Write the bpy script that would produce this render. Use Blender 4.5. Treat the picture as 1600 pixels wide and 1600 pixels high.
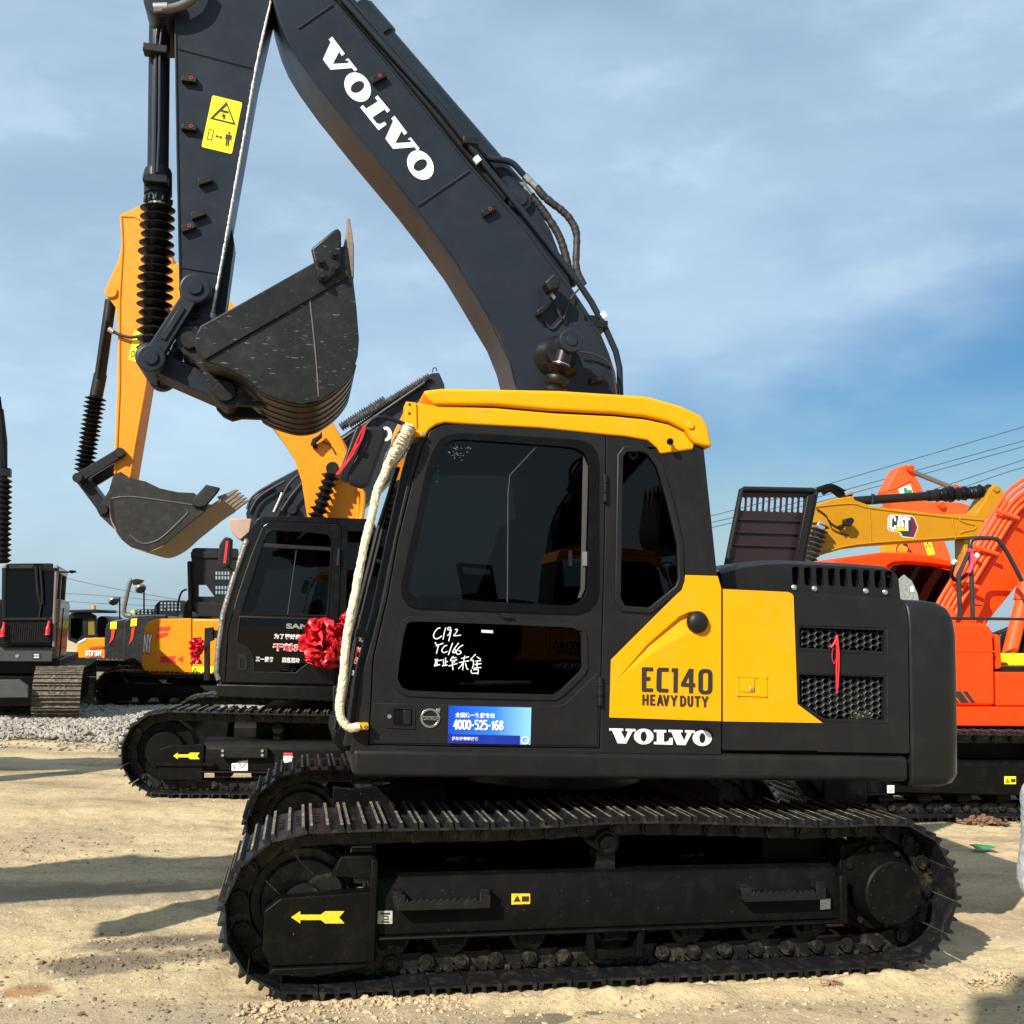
import bpy, bmesh, math, random
import numpy as np
from mathutils import Vector, Matrix
from mathutils.geometry import tessellate_polygon
random.seed(7); RNG = np.random.default_rng(7)
PI = math.pi
scene = bpy.context.scene
for o in list(bpy.data.objects): bpy.data.objects.remove(o)
COL = scene.collection

# ---------------------------------------------------------------- camera
CAM_H, PITCH, ROLL, FPX = 1.70, math.atan(180/1600), 0.024, 1600.0
FW = Vector((0, math.cos(PITCH), math.sin(PITCH)))
UP0 = Vector((0, -math.sin(PITCH), math.cos(PITCH)))
CX = Vector((1, 0, 0))*math.cos(ROLL) + UP0*math.sin(ROLL)
CY = Vector((-1, 0, 0))*math.sin(ROLL) + UP0*math.cos(ROLL)
CPOS = Vector((0, 0, CAM_H))
cam = bpy.data.cameras.new('camera'); camo = bpy.data.objects.new('camera', cam); COL.objects.link(camo)
M3 = Matrix((CX, CY, -FW)).transposed()
camo.matrix_world = Matrix.Translation(CPOS) @ M3.to_4x4()
cam.sensor_width = 36; cam.lens = 36*FPX/1600; cam.clip_start = 0.05; cam.clip_end = 3000
scene.camera = camo
scene.render.resolution_x = scene.render.resolution_y = 1024

# ---------------------------------------------------------------- light and sky
SUN_TO = Vector((-0.80, -1.10, 0.95)).normalized()        # towards the sun
world = bpy.data.worlds.new('World'); scene.world = world; world.use_nodes = True
nt = world.node_tree; N = nt.nodes; L = nt.links
bg = N['Background']; bg.inputs[1].default_value = 0.085
sky = N.new('ShaderNodeTexSky'); sky.sky_type = 'NISHITA'; sky.sun_disc = False
sky.sun_elevation = math.asin(SUN_TO.z); sky.sun_rotation = math.atan2(SUN_TO.x, SUN_TO.y)
sky.air_density = 1.15; sky.dust_density = 0.6; sky.ozone_density = 2.2
tc = N.new('ShaderNodeTexCoord')
hsv = N.new('ShaderNodeHueSaturation'); hsv.inputs['Saturation'].default_value = 1.38; hsv.inputs['Value'].default_value = 0.66; L.new(sky.outputs[0], hsv.inputs['Color'])
# a high veil of cirrus: covers the sky above a tilted edge, broken up by noise
mp = N.new('ShaderNodeMapping'); mp.inputs['Scale'].default_value = (1.0, 1.0, 2.4); mp.inputs['Rotation'].default_value = (0.20, 0.25, 0.5); mp.inputs['Location'].default_value = (0.35, 0.1, 0.0)
n1 = N.new('ShaderNodeTexNoise'); n1.inputs['Scale'].default_value = 2.1; n1.inputs['Detail'].default_value = 9; n1.inputs['Roughness'].default_value = 0.50; n1.inputs['Distortion'].default_value = 0.4
n2 = N.new('ShaderNodeTexNoise'); n2.inputs['Scale'].default_value = 7.0; n2.inputs['Detail'].default_value = 9; n2.inputs['Roughness'].default_value = 0.58
dot = N.new('ShaderNodeVectorMath'); dot.operation = 'DOT_PRODUCT'; dot.inputs[1].default_value = (-0.27, -0.20, 1.0)
L.new(tc.outputs['Generated'], mp.inputs[0]); L.new(mp.outputs[0], n1.inputs[0]); L.new(mp.outputs[0], n2.inputs[0]); L.new(tc.outputs['Generated'], dot.inputs[0])
def math_(op, a, b, clamp=False):
    q = N.new('ShaderNodeMath'); q.operation = op; q.use_clamp = clamp
    for i, x in enumerate((a, b)):
        if isinstance(x, (int, float)): q.inputs[i].default_value = x
        else: L.new(x, q.inputs[i])
    return q.outputs[0]
def rng_(x, a, b, c, d):
    q = N.new('ShaderNodeMapRange'); q.interpolation_type = 'SMOOTHSTEP'; L.new(x, q.inputs[0])
    for i, y in enumerate((a, b, c, d)): q.inputs[i+1].default_value = y
    return q.outputs[0]
edge_ = rng_(math_('ADD', dot.outputs['Value'], math_('MULTIPLY', math_('SUBTRACT', n1.outputs[0], 0.5), 0.26)), -0.10, 0.09, 0.0, 1.0)
tex_ = math_('ADD', rng_(n1.outputs[0], 0.30, 0.70, 0.50, 0.72), rng_(n2.outputs[0], 0.32, 0.72, -0.03, 0.06))
low_ = rng_(n2.outputs[0], 0.48, 0.72, 0.0, 0.10)
fac_ = math_('ADD', math_('MULTIPLY', edge_, tex_), low_, True)
sepz = N.new('ShaderNodeSeparateXYZ'); L.new(tc.outputs['Generated'], sepz.inputs[0])
hz_ = N.new('ShaderNodeMixRGB'); hz_.inputs[2].default_value = (2.5, 3.7, 4.6, 1); L.new(rng_(sepz.outputs[2], 0.0, 0.24, 0.85, 0.0), hz_.inputs[0]); L.new(hsv.outputs[0], hz_.inputs[1])
mx = N.new('ShaderNodeMixRGB'); mx.inputs[2].default_value = (4.45, 5.75, 6.9, 1)
L.new(fac_, mx.inputs[0]); L.new(hz_.outputs[0], mx.inputs[1]); L.new(mx.outputs[0], bg.inputs[0])
sl = bpy.data.lights.new('sun', 'SUN'); sl.energy = 4.6; sl.angle = math.radians(0.55); sl.color = (1.0, 0.93, 0.82)
so = bpy.data.objects.new('sun', sl); COL.objects.link(so)
so.rotation_euler = (-SUN_TO).to_track_quat('-Z', 'Y').to_euler()
vs_ = scene.view_settings
scene.display_settings.display_device = 'sRGB'
vs_.view_transform = 'Standard'; vs_.look = 'None'; vs_.gamma = 1; vs_.use_curve_mapping = False; vs_.exposure = 0.80

# ---------------------------------------------------------------- materials
MATS = {}
def mat(name, col, rough=0.5, metal=0.0, spec=0.5, coat=0.0, dust=0.0, dustcol=(0.42, 0.34, 0.23), dscale=6.0, var=0.10, bump=0.0, bscale=40.0, speck=0.0, rvar=0.12, emit=None, scratch=0.0):
    """procedural paint/metal/plastic: colour and roughness variation, dust patches, specks and fine relief"""
    if name in MATS: return MATS[name]
    m = bpy.data.materials.new(name); m.use_nodes = True; MATS[name] = m
    n = m.node_tree.nodes; l = m.node_tree.links; b = n['Principled BSDF']
    b.inputs['Metallic'].default_value = metal; b.inputs['Specular IOR Level'].default_value = spec
    b.inputs['Coat Weight'].default_value = coat; b.inputs['Coat Roughness'].default_value = 0.12
    tc = n.new('ShaderNodeTexCoord'); oi = n.new('ShaderNodeObjectInfo'); vm = n.new('ShaderNodeVectorMath'); vm.operation = 'MULTIPLY_ADD'
    cb = n.new('ShaderNodeCombineXYZ'); cb.inputs[0].default_value = 37.0; cb.inputs[1].default_value = 11.0; cb.inputs[2].default_value = 23.0; l.new(oi.outputs['Random'], vm.inputs[0]); l.new(cb.outputs[0], vm.inputs[1]); l.new(tc.outputs['Object'], vm.inputs[2]); co = vm.outputs[0]
    nz = n.new('ShaderNodeTexNoise'); nz.inputs['Scale'].default_value = dscale; nz.inputs['Detail'].default_value = 7; nz.inputs['Roughness'].default_value = 0.62
    l.new(co, nz.inputs['Vector'])
    r1 = n.new('ShaderNodeMapRange'); r1.inputs[1].default_value = 0.3; r1.inputs[2].default_value = 0.7; r1.inputs[3].default_value = 1-var; r1.inputs[4].default_value = 1+var
    l.new(nz.outputs[0], r1.inputs[0])
    hs = n.new('ShaderNodeHueSaturation'); hs.inputs['Color'].default_value = (*col, 1); l.new(r1.outputs[0], hs.inputs['Value'])
    cur = hs.outputs[0]
    rr = n.new('ShaderNodeMapRange'); rr.inputs[1].default_value = 0.3; rr.inputs[2].default_value = 0.7; rr.inputs[3].default_value = max(0.02, rough-rvar*rough); rr.inputs[4].default_value = min(1, rough+rvar*rough*1.5)
    l.new(nz.outputs[0], rr.inputs[0]); rcur = rr.outputs[0]
    if dust > 0:
        nd = n.new('ShaderNodeTexNoise'); nd.inputs['Scale'].default_value = dscale*2.3; nd.inputs['Detail'].default_value = 9; nd.inputs['Roughness'].default_value = 0.7
        l.new(co, nd.inputs['Vector'])
        dr = n.new('ShaderNodeMapRange'); dr.inputs[1].default_value = 0.50; dr.inputs[2].default_value = 0.78; dr.inputs[3].default_value = 0; dr.inputs[4].default_value = dust
        l.new(nd.outputs[0], dr.inputs[0])
        mxx = n.new('ShaderNodeMixRGB'); mxx.inputs[2].default_value = (*dustcol, 1); l.new(dr.outputs[0], mxx.inputs[0]); l.new(cur, mxx.inputs[1]); cur = mxx.outputs[0]
        ra = n.new('ShaderNodeMath'); ra.operation = 'MULTIPLY_ADD'; ra.inputs[1].default_value = 0.6; ra.use_clamp = True
        l.new(dr.outputs[0], ra.inputs[0]); l.new(rcur, ra.inputs[2]); rcur = ra.outputs[0]
    if speck > 0:
        vo = n.new('ShaderNodeTexNoise'); vo.inputs['Scale'].default_value = 95; vo.inputs['Detail'].default_value = 2
        l.new(co, vo.inputs['Vector'])
        sr = n.new('ShaderNodeMapRange'); sr.inputs[1].default_value = 0.735; sr.inputs[2].default_value = 0.80; sr.inputs[3].default_value = 0; sr.inputs[4].default_value = speck
        l.new(vo.outputs[0], sr.inputs[0])
        mxx = n.new('ShaderNodeMixRGB'); mxx.inputs[2].default_value = (0.5, 0.44, 0.34, 1); l.new(sr.outputs[0], mxx.inputs[0]); l.new(cur, mxx.inputs[1]); cur = mxx.outputs[0]
    if scratch > 0:
        for ang, off in ((0.5, 0.0), (-0.35, 3.1), (1.1, 7.7)):
            mpp = n.new('ShaderNodeMapping'); mpp.inputs['Rotation'].default_value = (0, ang, 0); mpp.inputs['Location'].default_value = (off, 0, 0); mpp.inputs['Scale'].default_value = (16, 8, 95); l.new(co, mpp.inputs[0])
            ns = n.new('ShaderNodeTexNoise'); ns.inputs['Scale'].default_value = 1.0; ns.inputs['Detail'].default_value = 1.5; l.new(mpp.outputs[0], ns.inputs['Vector'])
            s2 = n.new('ShaderNodeMapRange'); s2.inputs[1].default_value = 0.715; s2.inputs[2].default_value = 0.77; s2.inputs[3].default_value = 0; s2.inputs[4].default_value = scratch; l.new(ns.outputs[0], s2.inputs[0])
            mxx = n.new('ShaderNodeMixRGB'); mxx.inputs[2].default_value = (0.40, 0.38, 0.34, 1); l.new(s2.outputs[0], mxx.inputs[0]); l.new(cur, mxx.inputs[1]); cur = mxx.outputs[0]
    l.new(cur, b.inputs['Base Color']); l.new(rcur, b.inputs['Roughness'])
    if bump > 0:
        nb = n.new('ShaderNodeTexNoise'); nb.inputs['Scale'].default_value = bscale; nb.inputs['Detail'].default_value = 5; l.new(co, nb.inputs['Vector'])
        bp = n.new('ShaderNodeBump'); bp.inputs['Strength'].default_value = bump; bp.inputs['Distance'].default_value = 0.01
        l.new(nb.outputs[0], bp.inputs['Height']); l.new(bp.outputs[0], b.inputs['Normal'])
    if emit:
        b.inputs['Emission Color'].default_value = (*emit[0], 1); b.inputs['Emission Strength'].default_value = emit[1]
    return m
def glass(name, tint=0.10, rough=0.01):
    m = bpy.data.materials.new(name); m.use_nodes = True; MATS[name] = m
    n = m.node_tree.nodes; l = m.node_tree.links; n.remove(n['Principled BSDF'])
    out = n['Material Output']; tr = n.new('ShaderNodeBsdfTransparent'); tr.inputs[0].default_value = (tint*0.9, tint, tint, 1)
    gl = n.new('ShaderNodeBsdfGlossy'); gl.inputs['Roughness'].default_value = rough
    fr = n.new('ShaderNodeFresnel'); fr.inputs[0].default_value = 1.36
    tcx = n.new('ShaderNodeTexCoord'); nz = n.new('ShaderNodeTexNoise'); nz.inputs['Scale'].default_value = 1.3
    bp = n.new('ShaderNodeBump'); bp.inputs['Strength'].default_value = 0.02; l.new(tcx.outputs['Object'], nz.inputs[0]); l.new(nz.outputs[0], bp.inputs['Height']); l.new(bp.outputs[0], gl.inputs['Normal'])
    mx = n.new('ShaderNodeMixShader'); l.new(fr.outputs[0], mx.inputs[0]); l.new(tr.outputs[0], mx.inputs[1]); l.new(gl.outputs[0], mx.inputs[2]); l.new(mx.outputs[0], out.inputs[0])
    return m
charcoal = mat('charcoal_paint', (0.0105, 0.0105, 0.0108), 0.40, spec=0.22, dust=0.02, dscale=3.0, bump=0.02, bscale=90)
boomgrey = mat('boom_paint', (0.0140, 0.0192, 0.0275), 0.36, spec=0.20, dust=0.02, dscale=3.0, bump=0.02, bscale=60)  # bluer than the charcoal: sky reflection put into the base colour
yellow = mat('yellow_paint', (0.80, 0.322, 0.0004), 0.36, spec=0.25, coat=0.0, dust=0.09, dscale=2.2, var=0.05, bump=0.015, bscale=6)
chassis = mat('black_chassis_paint', (0.0024, 0.0023, 0.0020), 0.52, spec=0.12, dust=0.018, dscale=4.0, bump=0.06, bscale=30, speck=0.22)
blackmetal = mat('black_metal', (0.006, 0.006, 0.0062), 0.42, spec=0.30, dust=0.03, dscale=9, bump=0.08, bscale=50)
shoe_m = mat('track_steel', (0.006, 0.0065, 0.0085), 0.40, spec=0.4, dust=0.10, dscale=7, bump=0.12, bscale=45, speck=0.5)
grous_m = mat('worn_grouser_edge', (0.10, 0.088, 0.066), 0.6, spec=0.3, dust=1.0, dustcol=(0.52, 0.45, 0.33), dscale=9, var=0.3, bump=0.2)
dusty_m = mat('dusty_chain_steel', (0.007, 0.0065, 0.006), 0.5, spec=0.3, dust=0.22, dscale=6, bump=0.12, speck=0.4)
rubber = mat('black_rubber', (0.0022, 0.0022, 0.0024), 0.45, spec=0.14, dust=0.01, bump=0.05)
bellow_m = mat('bellows_rubber', (0.004, 0.004, 0.0045), 0.40, spec=0.35, dust=0.04)
plastic = mat('black_plastic', (0.008, 0.008, 0.0085), 0.45, spec=0.3, bump=0.08, bscale=300)
inner_m = mat('cab_interior_plastic', (0.018, 0.018, 0.019), 0.7, spec=0.3)
chrome = mat('bright_steel', (0.62, 0.62, 0.60), 0.18, metal=1.0)
zinc = mat('zinc_fitting', (0.55, 0.55, 0.52), 0.32, metal=0.9)
white_m = mat('white_vinyl', (0.80, 0.80, 0.78), 0.45, var=0.02)
black_v = mat('black_vinyl', (0.022, 0.020, 0.016), 0.5, var=0.05)
stick_y = mat('yellow_sticker', (0.86, 0.74, 0.01), 0.4, var=0.03)
stick_a = mat('gold_sticker', (0.80, 0.50, 0.02), 0.5, var=0.25, dscale=60)
red_m = mat('red_string', (0.62, 0.012, 0.022), 0.5, var=0.15)
win_m = glass('tinted_window', 0.11)
bucket_m = mat('bucket_scratched_paint', (0.0080, 0.0095, 0.0095), 0.40, spec=0.3, dust=0.12, dustcol=(0.10, 0.095, 0.08), dscale=4, bump=0.08, bscale=35, speck=0.2, scratch=0.35)
weld_m = mat('bare_weld', (0.55, 0.55, 0.53), 0.45, var=0.5, dscale=60, bump=0.5, bscale=120)

# ---------------------------------------------------------------- geometry helpers
class MB:
    """collects shapes; local axes are u (along the machine), v (away from the camera side), w (up)"""
    def __init__(s): s.v = []; s.f = []; s.m = []
    def add(s, verts, faces, m=0):
        b = len(s.v); s.v += [tuple(p) for p in verts]; s.f += [tuple(b+i for i in f) for f in faces]; s.m += [m]*len(faces); return s
    def box(s, a, b, m=0):
        x0, y0, z0 = a; x1, y1, z1 = b
        return s.add([(x0,y0,z0),(x1,y0,z0),(x1,y1,z0),(x0,y1,z0),(x0,y0,z1),(x1,y0,z1),(x1,y1,z1),(x0,y1,z1)],
                     [(0,3,2,1),(4,5,6,7),(0,1,5,4),(1,2,6,5),(2,3,7,6),(3,0,4,7)], m)
    def prism(s, poly, v0, v1, holes=(), m=0, mside=None):
        """polygon in (u,w) pushed from v0 to v1, with openings"""
        loops = [list(poly)]+[list(h) for h in holes]; mside = m if mside is None else mside
        off = []; k = 0
        for lp in loops: off.append(k); k += len(lp)
        allp = [p for lp in loops for p in lp]; b = len(s.v)
        s.v += [(p[0], v0, p[1]) for p in allp]+[(p[0], v1, p[1]) for p in allp]
        if holes:
            tris = tessellate_polygon([[Vector((p[0], p[1], 0)) for p in lp] for lp in loops])
            for t in tris:
                s.f.append(tuple(b+i for i in t)); s.m.append(m); s.f.append(tuple(b+k+i for i in reversed(t))); s.m.append(m)
        else:
            s.f.append(tuple(b+i for i in range(k))); s.m.append(m); s.f.append(tuple(b+k+i for i in reversed(range(k)))); s.m.append(m)
        for o, lp in zip(off, loops):
            n = len(lp)
            for i in range(n):
                j = (i+1) % n; s.f.append((b+o+i, b+o+j, b+k+o+j, b+k+o+i)); s.m.append(mside)
        return s
    def loft(s, rings, m=0, caps=True, closed=True):
        n = len(rings[0]); b = len(s.v)
        for r in rings: s.v += [tuple(p) for p in r]
        for i in range(len(rings)-1):
            for j in range(n if closed else n-1):
                k = (j+1) % n; s.f.append((b+i*n+j, b+i*n+k, b+(i+1)*n+k, b+(i+1)*n+j)); s.m.append(m)
        if caps:
            s.f.append(tuple(b+j for j in reversed(range(n)))); s.m.append(m); s.f.append(tuple(b+(len(rings)-1)*n+j for j in range(n))); s.m.append(m)
        return s
    def tube(s, path, r, n=10, m=0, caps=True):
        P = [Vector(p) for p in path]; R = r if isinstance(r, (list, tuple)) else [r]*len(P)
        T = [(P[min(i+1, len(P)-1)]-P[max(i-1, 0)]).normalized() for i in range(len(P))]
        a = Vector((0, 1, 0)) if abs(T[0].y) < 0.8 else Vector((1, 0, 0))
        x = (a-T[0]*a.dot(T[0])).normalized(); rings = []
        for i, p in enumerate(P):
            x = (x-T[i]*x.dot(T[i])).normalized(); y = T[i].cross(x)
            rings.append([p+(x*math.cos(2*PI*k/n)+y*math.sin(2*PI*k/n))*R[i] for k in range(n)])
        return s.loft(rings, m, caps)
    def cyl(s, c, r, v0, v1, n=24, m=0, chamf=0.0):
        """disc with its axis along v"""
        rr = [(v0, max(1e-4, r-chamf)), (v0+chamf, r), (v1, r)] if chamf else [(v0, r), (v1, r)]
        return s.loft([[(c[0]+q*math.cos(2*PI*k/n), v, c[1]+q*math.sin(2*PI*k/n)) for k in range(n)] for v, q in rr], m)
    def build(s, name, mats, parent=None, bevel=0.0, seg=2, smooth=38, loc=None):
        me = bpy.data.meshes.new(name); me.from_pydata(s.v, [], s.f)
        for mm in (mats if isinstance(mats, (list, tuple)) else [mats]): me.materials.append(mm)
        me.polygons.foreach_set('material_index', s.m)
        bm = bmesh.new(); bm.from_mesh(me); bmesh.ops.recalc_face_normals(bm, faces=bm.faces); bm.to_mesh(me); bm.free()
        if smooth:
            me.polygons.foreach_set('use_smooth', [True]*len(me.polygons)); me.set_sharp_from_angle(angle=math.radians(smooth))
        o = bpy.data.objects.new(name, me); COL.objects.link(o)
        if parent: o.parent = parent
        if loc: o.location = loc
        if bevel:
            bv = o.modifiers.new('edge', 'BEVEL'); bv.width = bevel; bv.segments = seg; bv.limit_method = 'ANGLE'; bv.angle_limit = math.radians(35); bv.harden_normals = False
        return o
def tag(o, label, cat, group=None):
    o['label'] = label; o['category'] = cat
    if group: o['group'] = group
    return o
def kind(o, k): o['kind'] = k; return o
def copy_tree(o, parent=None):
    c = o.copy(); COL.objects.link(c); c.parent = parent
    for ch in o.children: copy_tree(ch, c)
    return c
class Frame:
    """a machine's own axes on the ground; P turns a picture point into (u,w) on the machine's plane at depth v"""
    def __init__(s, x, y, deg):
        a = math.radians(deg); s.O = Vector((x, y, 0)); s.deg = deg
        s.R = Vector((math.cos(a), math.sin(a), 0)); s.N = Vector((-math.sin(a), math.cos(a), 0))
    def P(s, px, py, v):
        d = FW+CX*((px-800)/FPX)+CY*((800-py)/FPX); t = (v+(s.O-CPOS).dot(s.N))/d.dot(s.N); X = CPOS+d*t-s.O
        return (X.dot(s.R), X.z)
    def pp(s, pts, v): return [s.P(x, y, v) for x, y in pts]
    def pt(s, px, py, v): u, w = s.P(px, py, v); return Vector((u, v, w))
    def pts(s, L, v): return [s.pt(x, y, v) for x, y in L]
    def sc(s, px, py, v):      # metres for one picture pixel there
        a = s.pt(px, py, v); d = (s.O+s.R*a.x+s.N*v+Vector((0, 0, a.z))-CPOS).dot(FW); return d/FPX
    def empty(s, name, label, cat, group=None):
        e = bpy.data.objects.new(name, None); COL.objects.link(e); e.location = s.O; e.rotation_euler = (0, 0, math.radians(s.deg)); e.empty_display_size = 0.3
        return tag(e, label, cat, group)
def ground_pt(px, py, z=0):
    d = FW+CX*((px-800)/FPX)+CY*((800-py)/FPX); return CPOS+d*((z-CAM_H)/d.z)
def rnd(pts, r, seg=4):
    """round the corners of a polygon; r one radius or one per corner"""
    out = []; n = len(pts); R = r if isinstance(r, (list, tuple)) else [r]*n
    for i in range(n):
        p = Vector(pts[i]); a = Vector(pts[i-1])-p; b = Vector(pts[(i+1) % n])-p
        la, lb = a.length, b.length
        if R[i] <= 0 or la < 1e-6 or lb < 1e-6: out.append(tuple(p)); continue
        a /= la; b /= lb; ang = a.angle(b, 0) if True else 0
        if ang > PI-0.05: out.append(tuple(p)); continue
        d = min(R[i]/math.tan(ang/2), la*0.48, lb*0.48)
        for k in range(seg+1):
            t = k/seg; q = p+a*d*(1-t)**2+b*d*t*t
            out.append((q.x, q.y))
    return out
def ell(cx, cy, rx, ry, rot=0, n=28):
    c, s_ = math.cos(rot), math.sin(rot)
    return [(cx+rx*math.cos(t)*c-ry*math.sin(t)*s_, cy+rx*math.cos(t)*s_+ry*math.sin(t)*c) for t in [2*PI*k/n for k in range(n)]]
def capsule(a, b, ra, rb, n=10):
    a = Vector(a); b = Vector(b); d = (b-a).normalized(); th = math.atan2(d.y, d.x)
    return [(a.x+ra*math.cos(th+PI/2+PI*k/n), a.y+ra*math.sin(th+PI/2+PI*k/n)) for k in range(n+1)]+[(b.x+rb*math.cos(th-PI/2+PI*k/n), b.y+rb*math.sin(th-PI/2+PI*k/n)) for k in range(n+1)]
def smooth_path(pts, k=6):
    """Catmull-Rom through 2d/3d points"""
    P = [Vector(p) for p in pts]; out = []
    for i in range(len(P)-1):
        p0, p1, p2, p3 = P[max(i-1, 0)], P[i], P[i+1], P[min(i+2, len(P)-1)]
        for j in range(k):
            t = j/k; out.append(0.5*((2*p1)+(p2-p0)*t+(2*p0-5*p1+4*p2-p3)*t*t+(3*p1-p0-3*p2+p3)*t**3))
    out.append(P[-1]); return out
def stroke(pts, wd):
    """outline of a pen stroke of width wd along 2d points"""
    P = [Vector(p) for p in pts]; Lf = []; Rt = []
    for i in range(len(P)):
        t = (P[min(i+1, len(P)-1)]-P[max(i-1, 0)]); t = t.normalized() if t.length > 1e-9 else Vector((1, 0)); nn = Vector((-t.y, t.x))*wd/2
        Lf.append(tuple(P[i]+nn)); Rt.append(tuple(P[i]-nn))
    return Lf+Rt[::-1]
def print_px(F, name, shapes, v, m, parent, lift=0.004, step=0.0):
    """flat print on the plane v: shapes are picture polygons or (polygon, [holes])"""
    mb = MB()
    for i, sh in enumerate(shapes):
        poly, holes = sh if isinstance(sh, tuple) and sh and isinstance(sh[0], list) else (sh, [])
        vv = v-lift-step*i
        mb.prism(F.pp(poly, v), vv, vv+0.002, [F.pp(h, v) for h in holes])
    return mb.build(name, m, parent, smooth=0)
def text_px(F, name, body, quad, v, m, parent, bold=0.0, lift=0.004):
    """a line of type fitted into a picture quad TL,TR,BR,BL on the plane v"""
    c = bpy.data.curves.new(name, 'FONT'); c.body = body; c.offset = bold; o = bpy.data.objects.new(name, c); COL.objects.link(o)
    dg = bpy.context.evaluated_depsgraph_get(); me = bpy.data.meshes.new_from_object(o.evaluated_get(dg))
    bpy.data.objects.remove(o); bpy.data.curves.remove(c)
    xs = [q.co.x for q in me.vertices]; ys = [q.co.y for q in me.vertices]; x0, x1, y0, y1 = min(xs), max(xs), min(ys), max(ys)
    TL, TR, BR, BL = [Vector(p) for p in F.pp(quad, v)]
    for q in me.vertices:
        a = (q.co.x-x0)/(x1-x0); b = (q.co.y-y0)/(y1-y0)
        p = (BL*(1-a)+BR*a)*(1-b)+(TL*(1-a)+TR*a)*b; q.co = (p.x, v-lift, p.y)
    me.materials.clear(); me.materials.append(m); o = bpy.data.objects.new(name, me); COL.objects.link(o); o.parent = parent
    return o
def bellows(path, r0, r1, folds, n=20, m=0, mb=None, jit=0.0):
    """concertina sleeve along a straight path"""
    mb = mb or MB(); a, b = Vector(path[0]), Vector(path[-1]); pts = []; rs = []
    for i in range(folds*4+1):
        t = i/(folds*4); k = i % 4; j = 1+random.uniform(-jit, jit)
        pts.append(a.lerp(b, t)); rs.append({0: r0, 1: r0+(r1-r0)*0.55, 2: r1*j, 3: r0+(r1-r0)*0.45}[k])
    return mb.tube(pts, rs, n, m)
# ---------------------------------------------------------------- crawler tracks
def shoe_mesh(p, wd, hg=0.026, m=(None, None)):
    """triple-grouser shoe: axes t (along), v (across, 0..wd), n (outwards)"""
    t0, t1 = -p/2+0.003, p/2-0.006; out = [(t0, 0), (t1, 0), (t1+0.002, 0.006)]; tips = []
    for gt in (p/2-0.020, 0.0, -p/2+0.012):
        out += [(gt+0.013, 0.011), (gt+0.007, 0.011+hg)]; tips.append(len(out)-1); out += [(gt-0.006, 0.011+hg), (gt-0.011, 0.011)]
    out += [(t0, 0.008)]
    mb = MB(); mb.prism(out, 0, wd)
    for k in tips: mb.m[2+k] = 1
    for q in (0.34, 0.44, 0.56, 0.66):
        for gt in (p*0.22, -p*0.24): mb.box((gt-0.012, wd*q-0.012, 0.010), (gt+0.012, wd*q+0.012, 0.022))
    o = mb.build('track_shoe', list(m), None, smooth=0); me = o.data; bpy.data.objects.remove(o); return me
def link_mesh(p, wd, m):
    mb = MB(); c = wd/2
    for sgn in (-1, 1):
        v = c+sgn*0.088
        mb.prism([(-0.48*p, -0.006), (0.42*p, -0.006), (0.44*p, -0.030), (0.28*p, -0.045), (0.50*p, -0.090), (-0.40*p, -0.094), (-0.50*p, -0.070), (-0.26*p, -0.036)], v-0.016, v+0.016)
        mb.cyl((-p/2, -0.056), 0.036, v+sgn*0.014, v+sgn*0.040, 14, 0, 0)
        mb.cyl((-p/2, -0.056), 0.021, v+sgn*0.040, v+sgn*0.050, 10, 0, 0)
        for q in (-0.18, 0.14): mb.box((q*p-0.013, v+sgn*0.020-0.010, -0.026), (q*p+0.013, v+sgn*0.020+0.010, -0.004))
    mb.cyl((-p/2, -0.056), 0.028, c-0.074, c+0.074, 12)
    o = mb.build('track_link', m, None, smooth=35); me = o.data; bpy.data.objects.remove(o); return me
def track_path(ua, ub, za, zb, ri, bottom, top=None, step=0.01):
    """closed clockwise path of the shoe inner face; ua<ub wheel centres at heights za, zb"""
    pts = []
    for k in range(0, 33):                      # round the left wheel, bottom to top
        a = -PI/2-PI*k/32; pts.append((ua+ri*math.cos(a), za+ri*math.sin(a)))
    tp = top or [((ua+ub)/2, za+ri-0.012)]
    run = [(ua, za+ri)]+list(tp)+[(ub, zb+ri)]
    pts += [(p.x, p.y) for p in smooth_path([Vector(q) for q in run], 8)][1:-1]
    for k in range(0, 33):
        a = PI/2-PI*k/32; pts.append((ub+ri*math.cos(a), zb+ri*math.sin(a)))
    pts.append(((ua+ub)/2, bottom)); return pts
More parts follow.
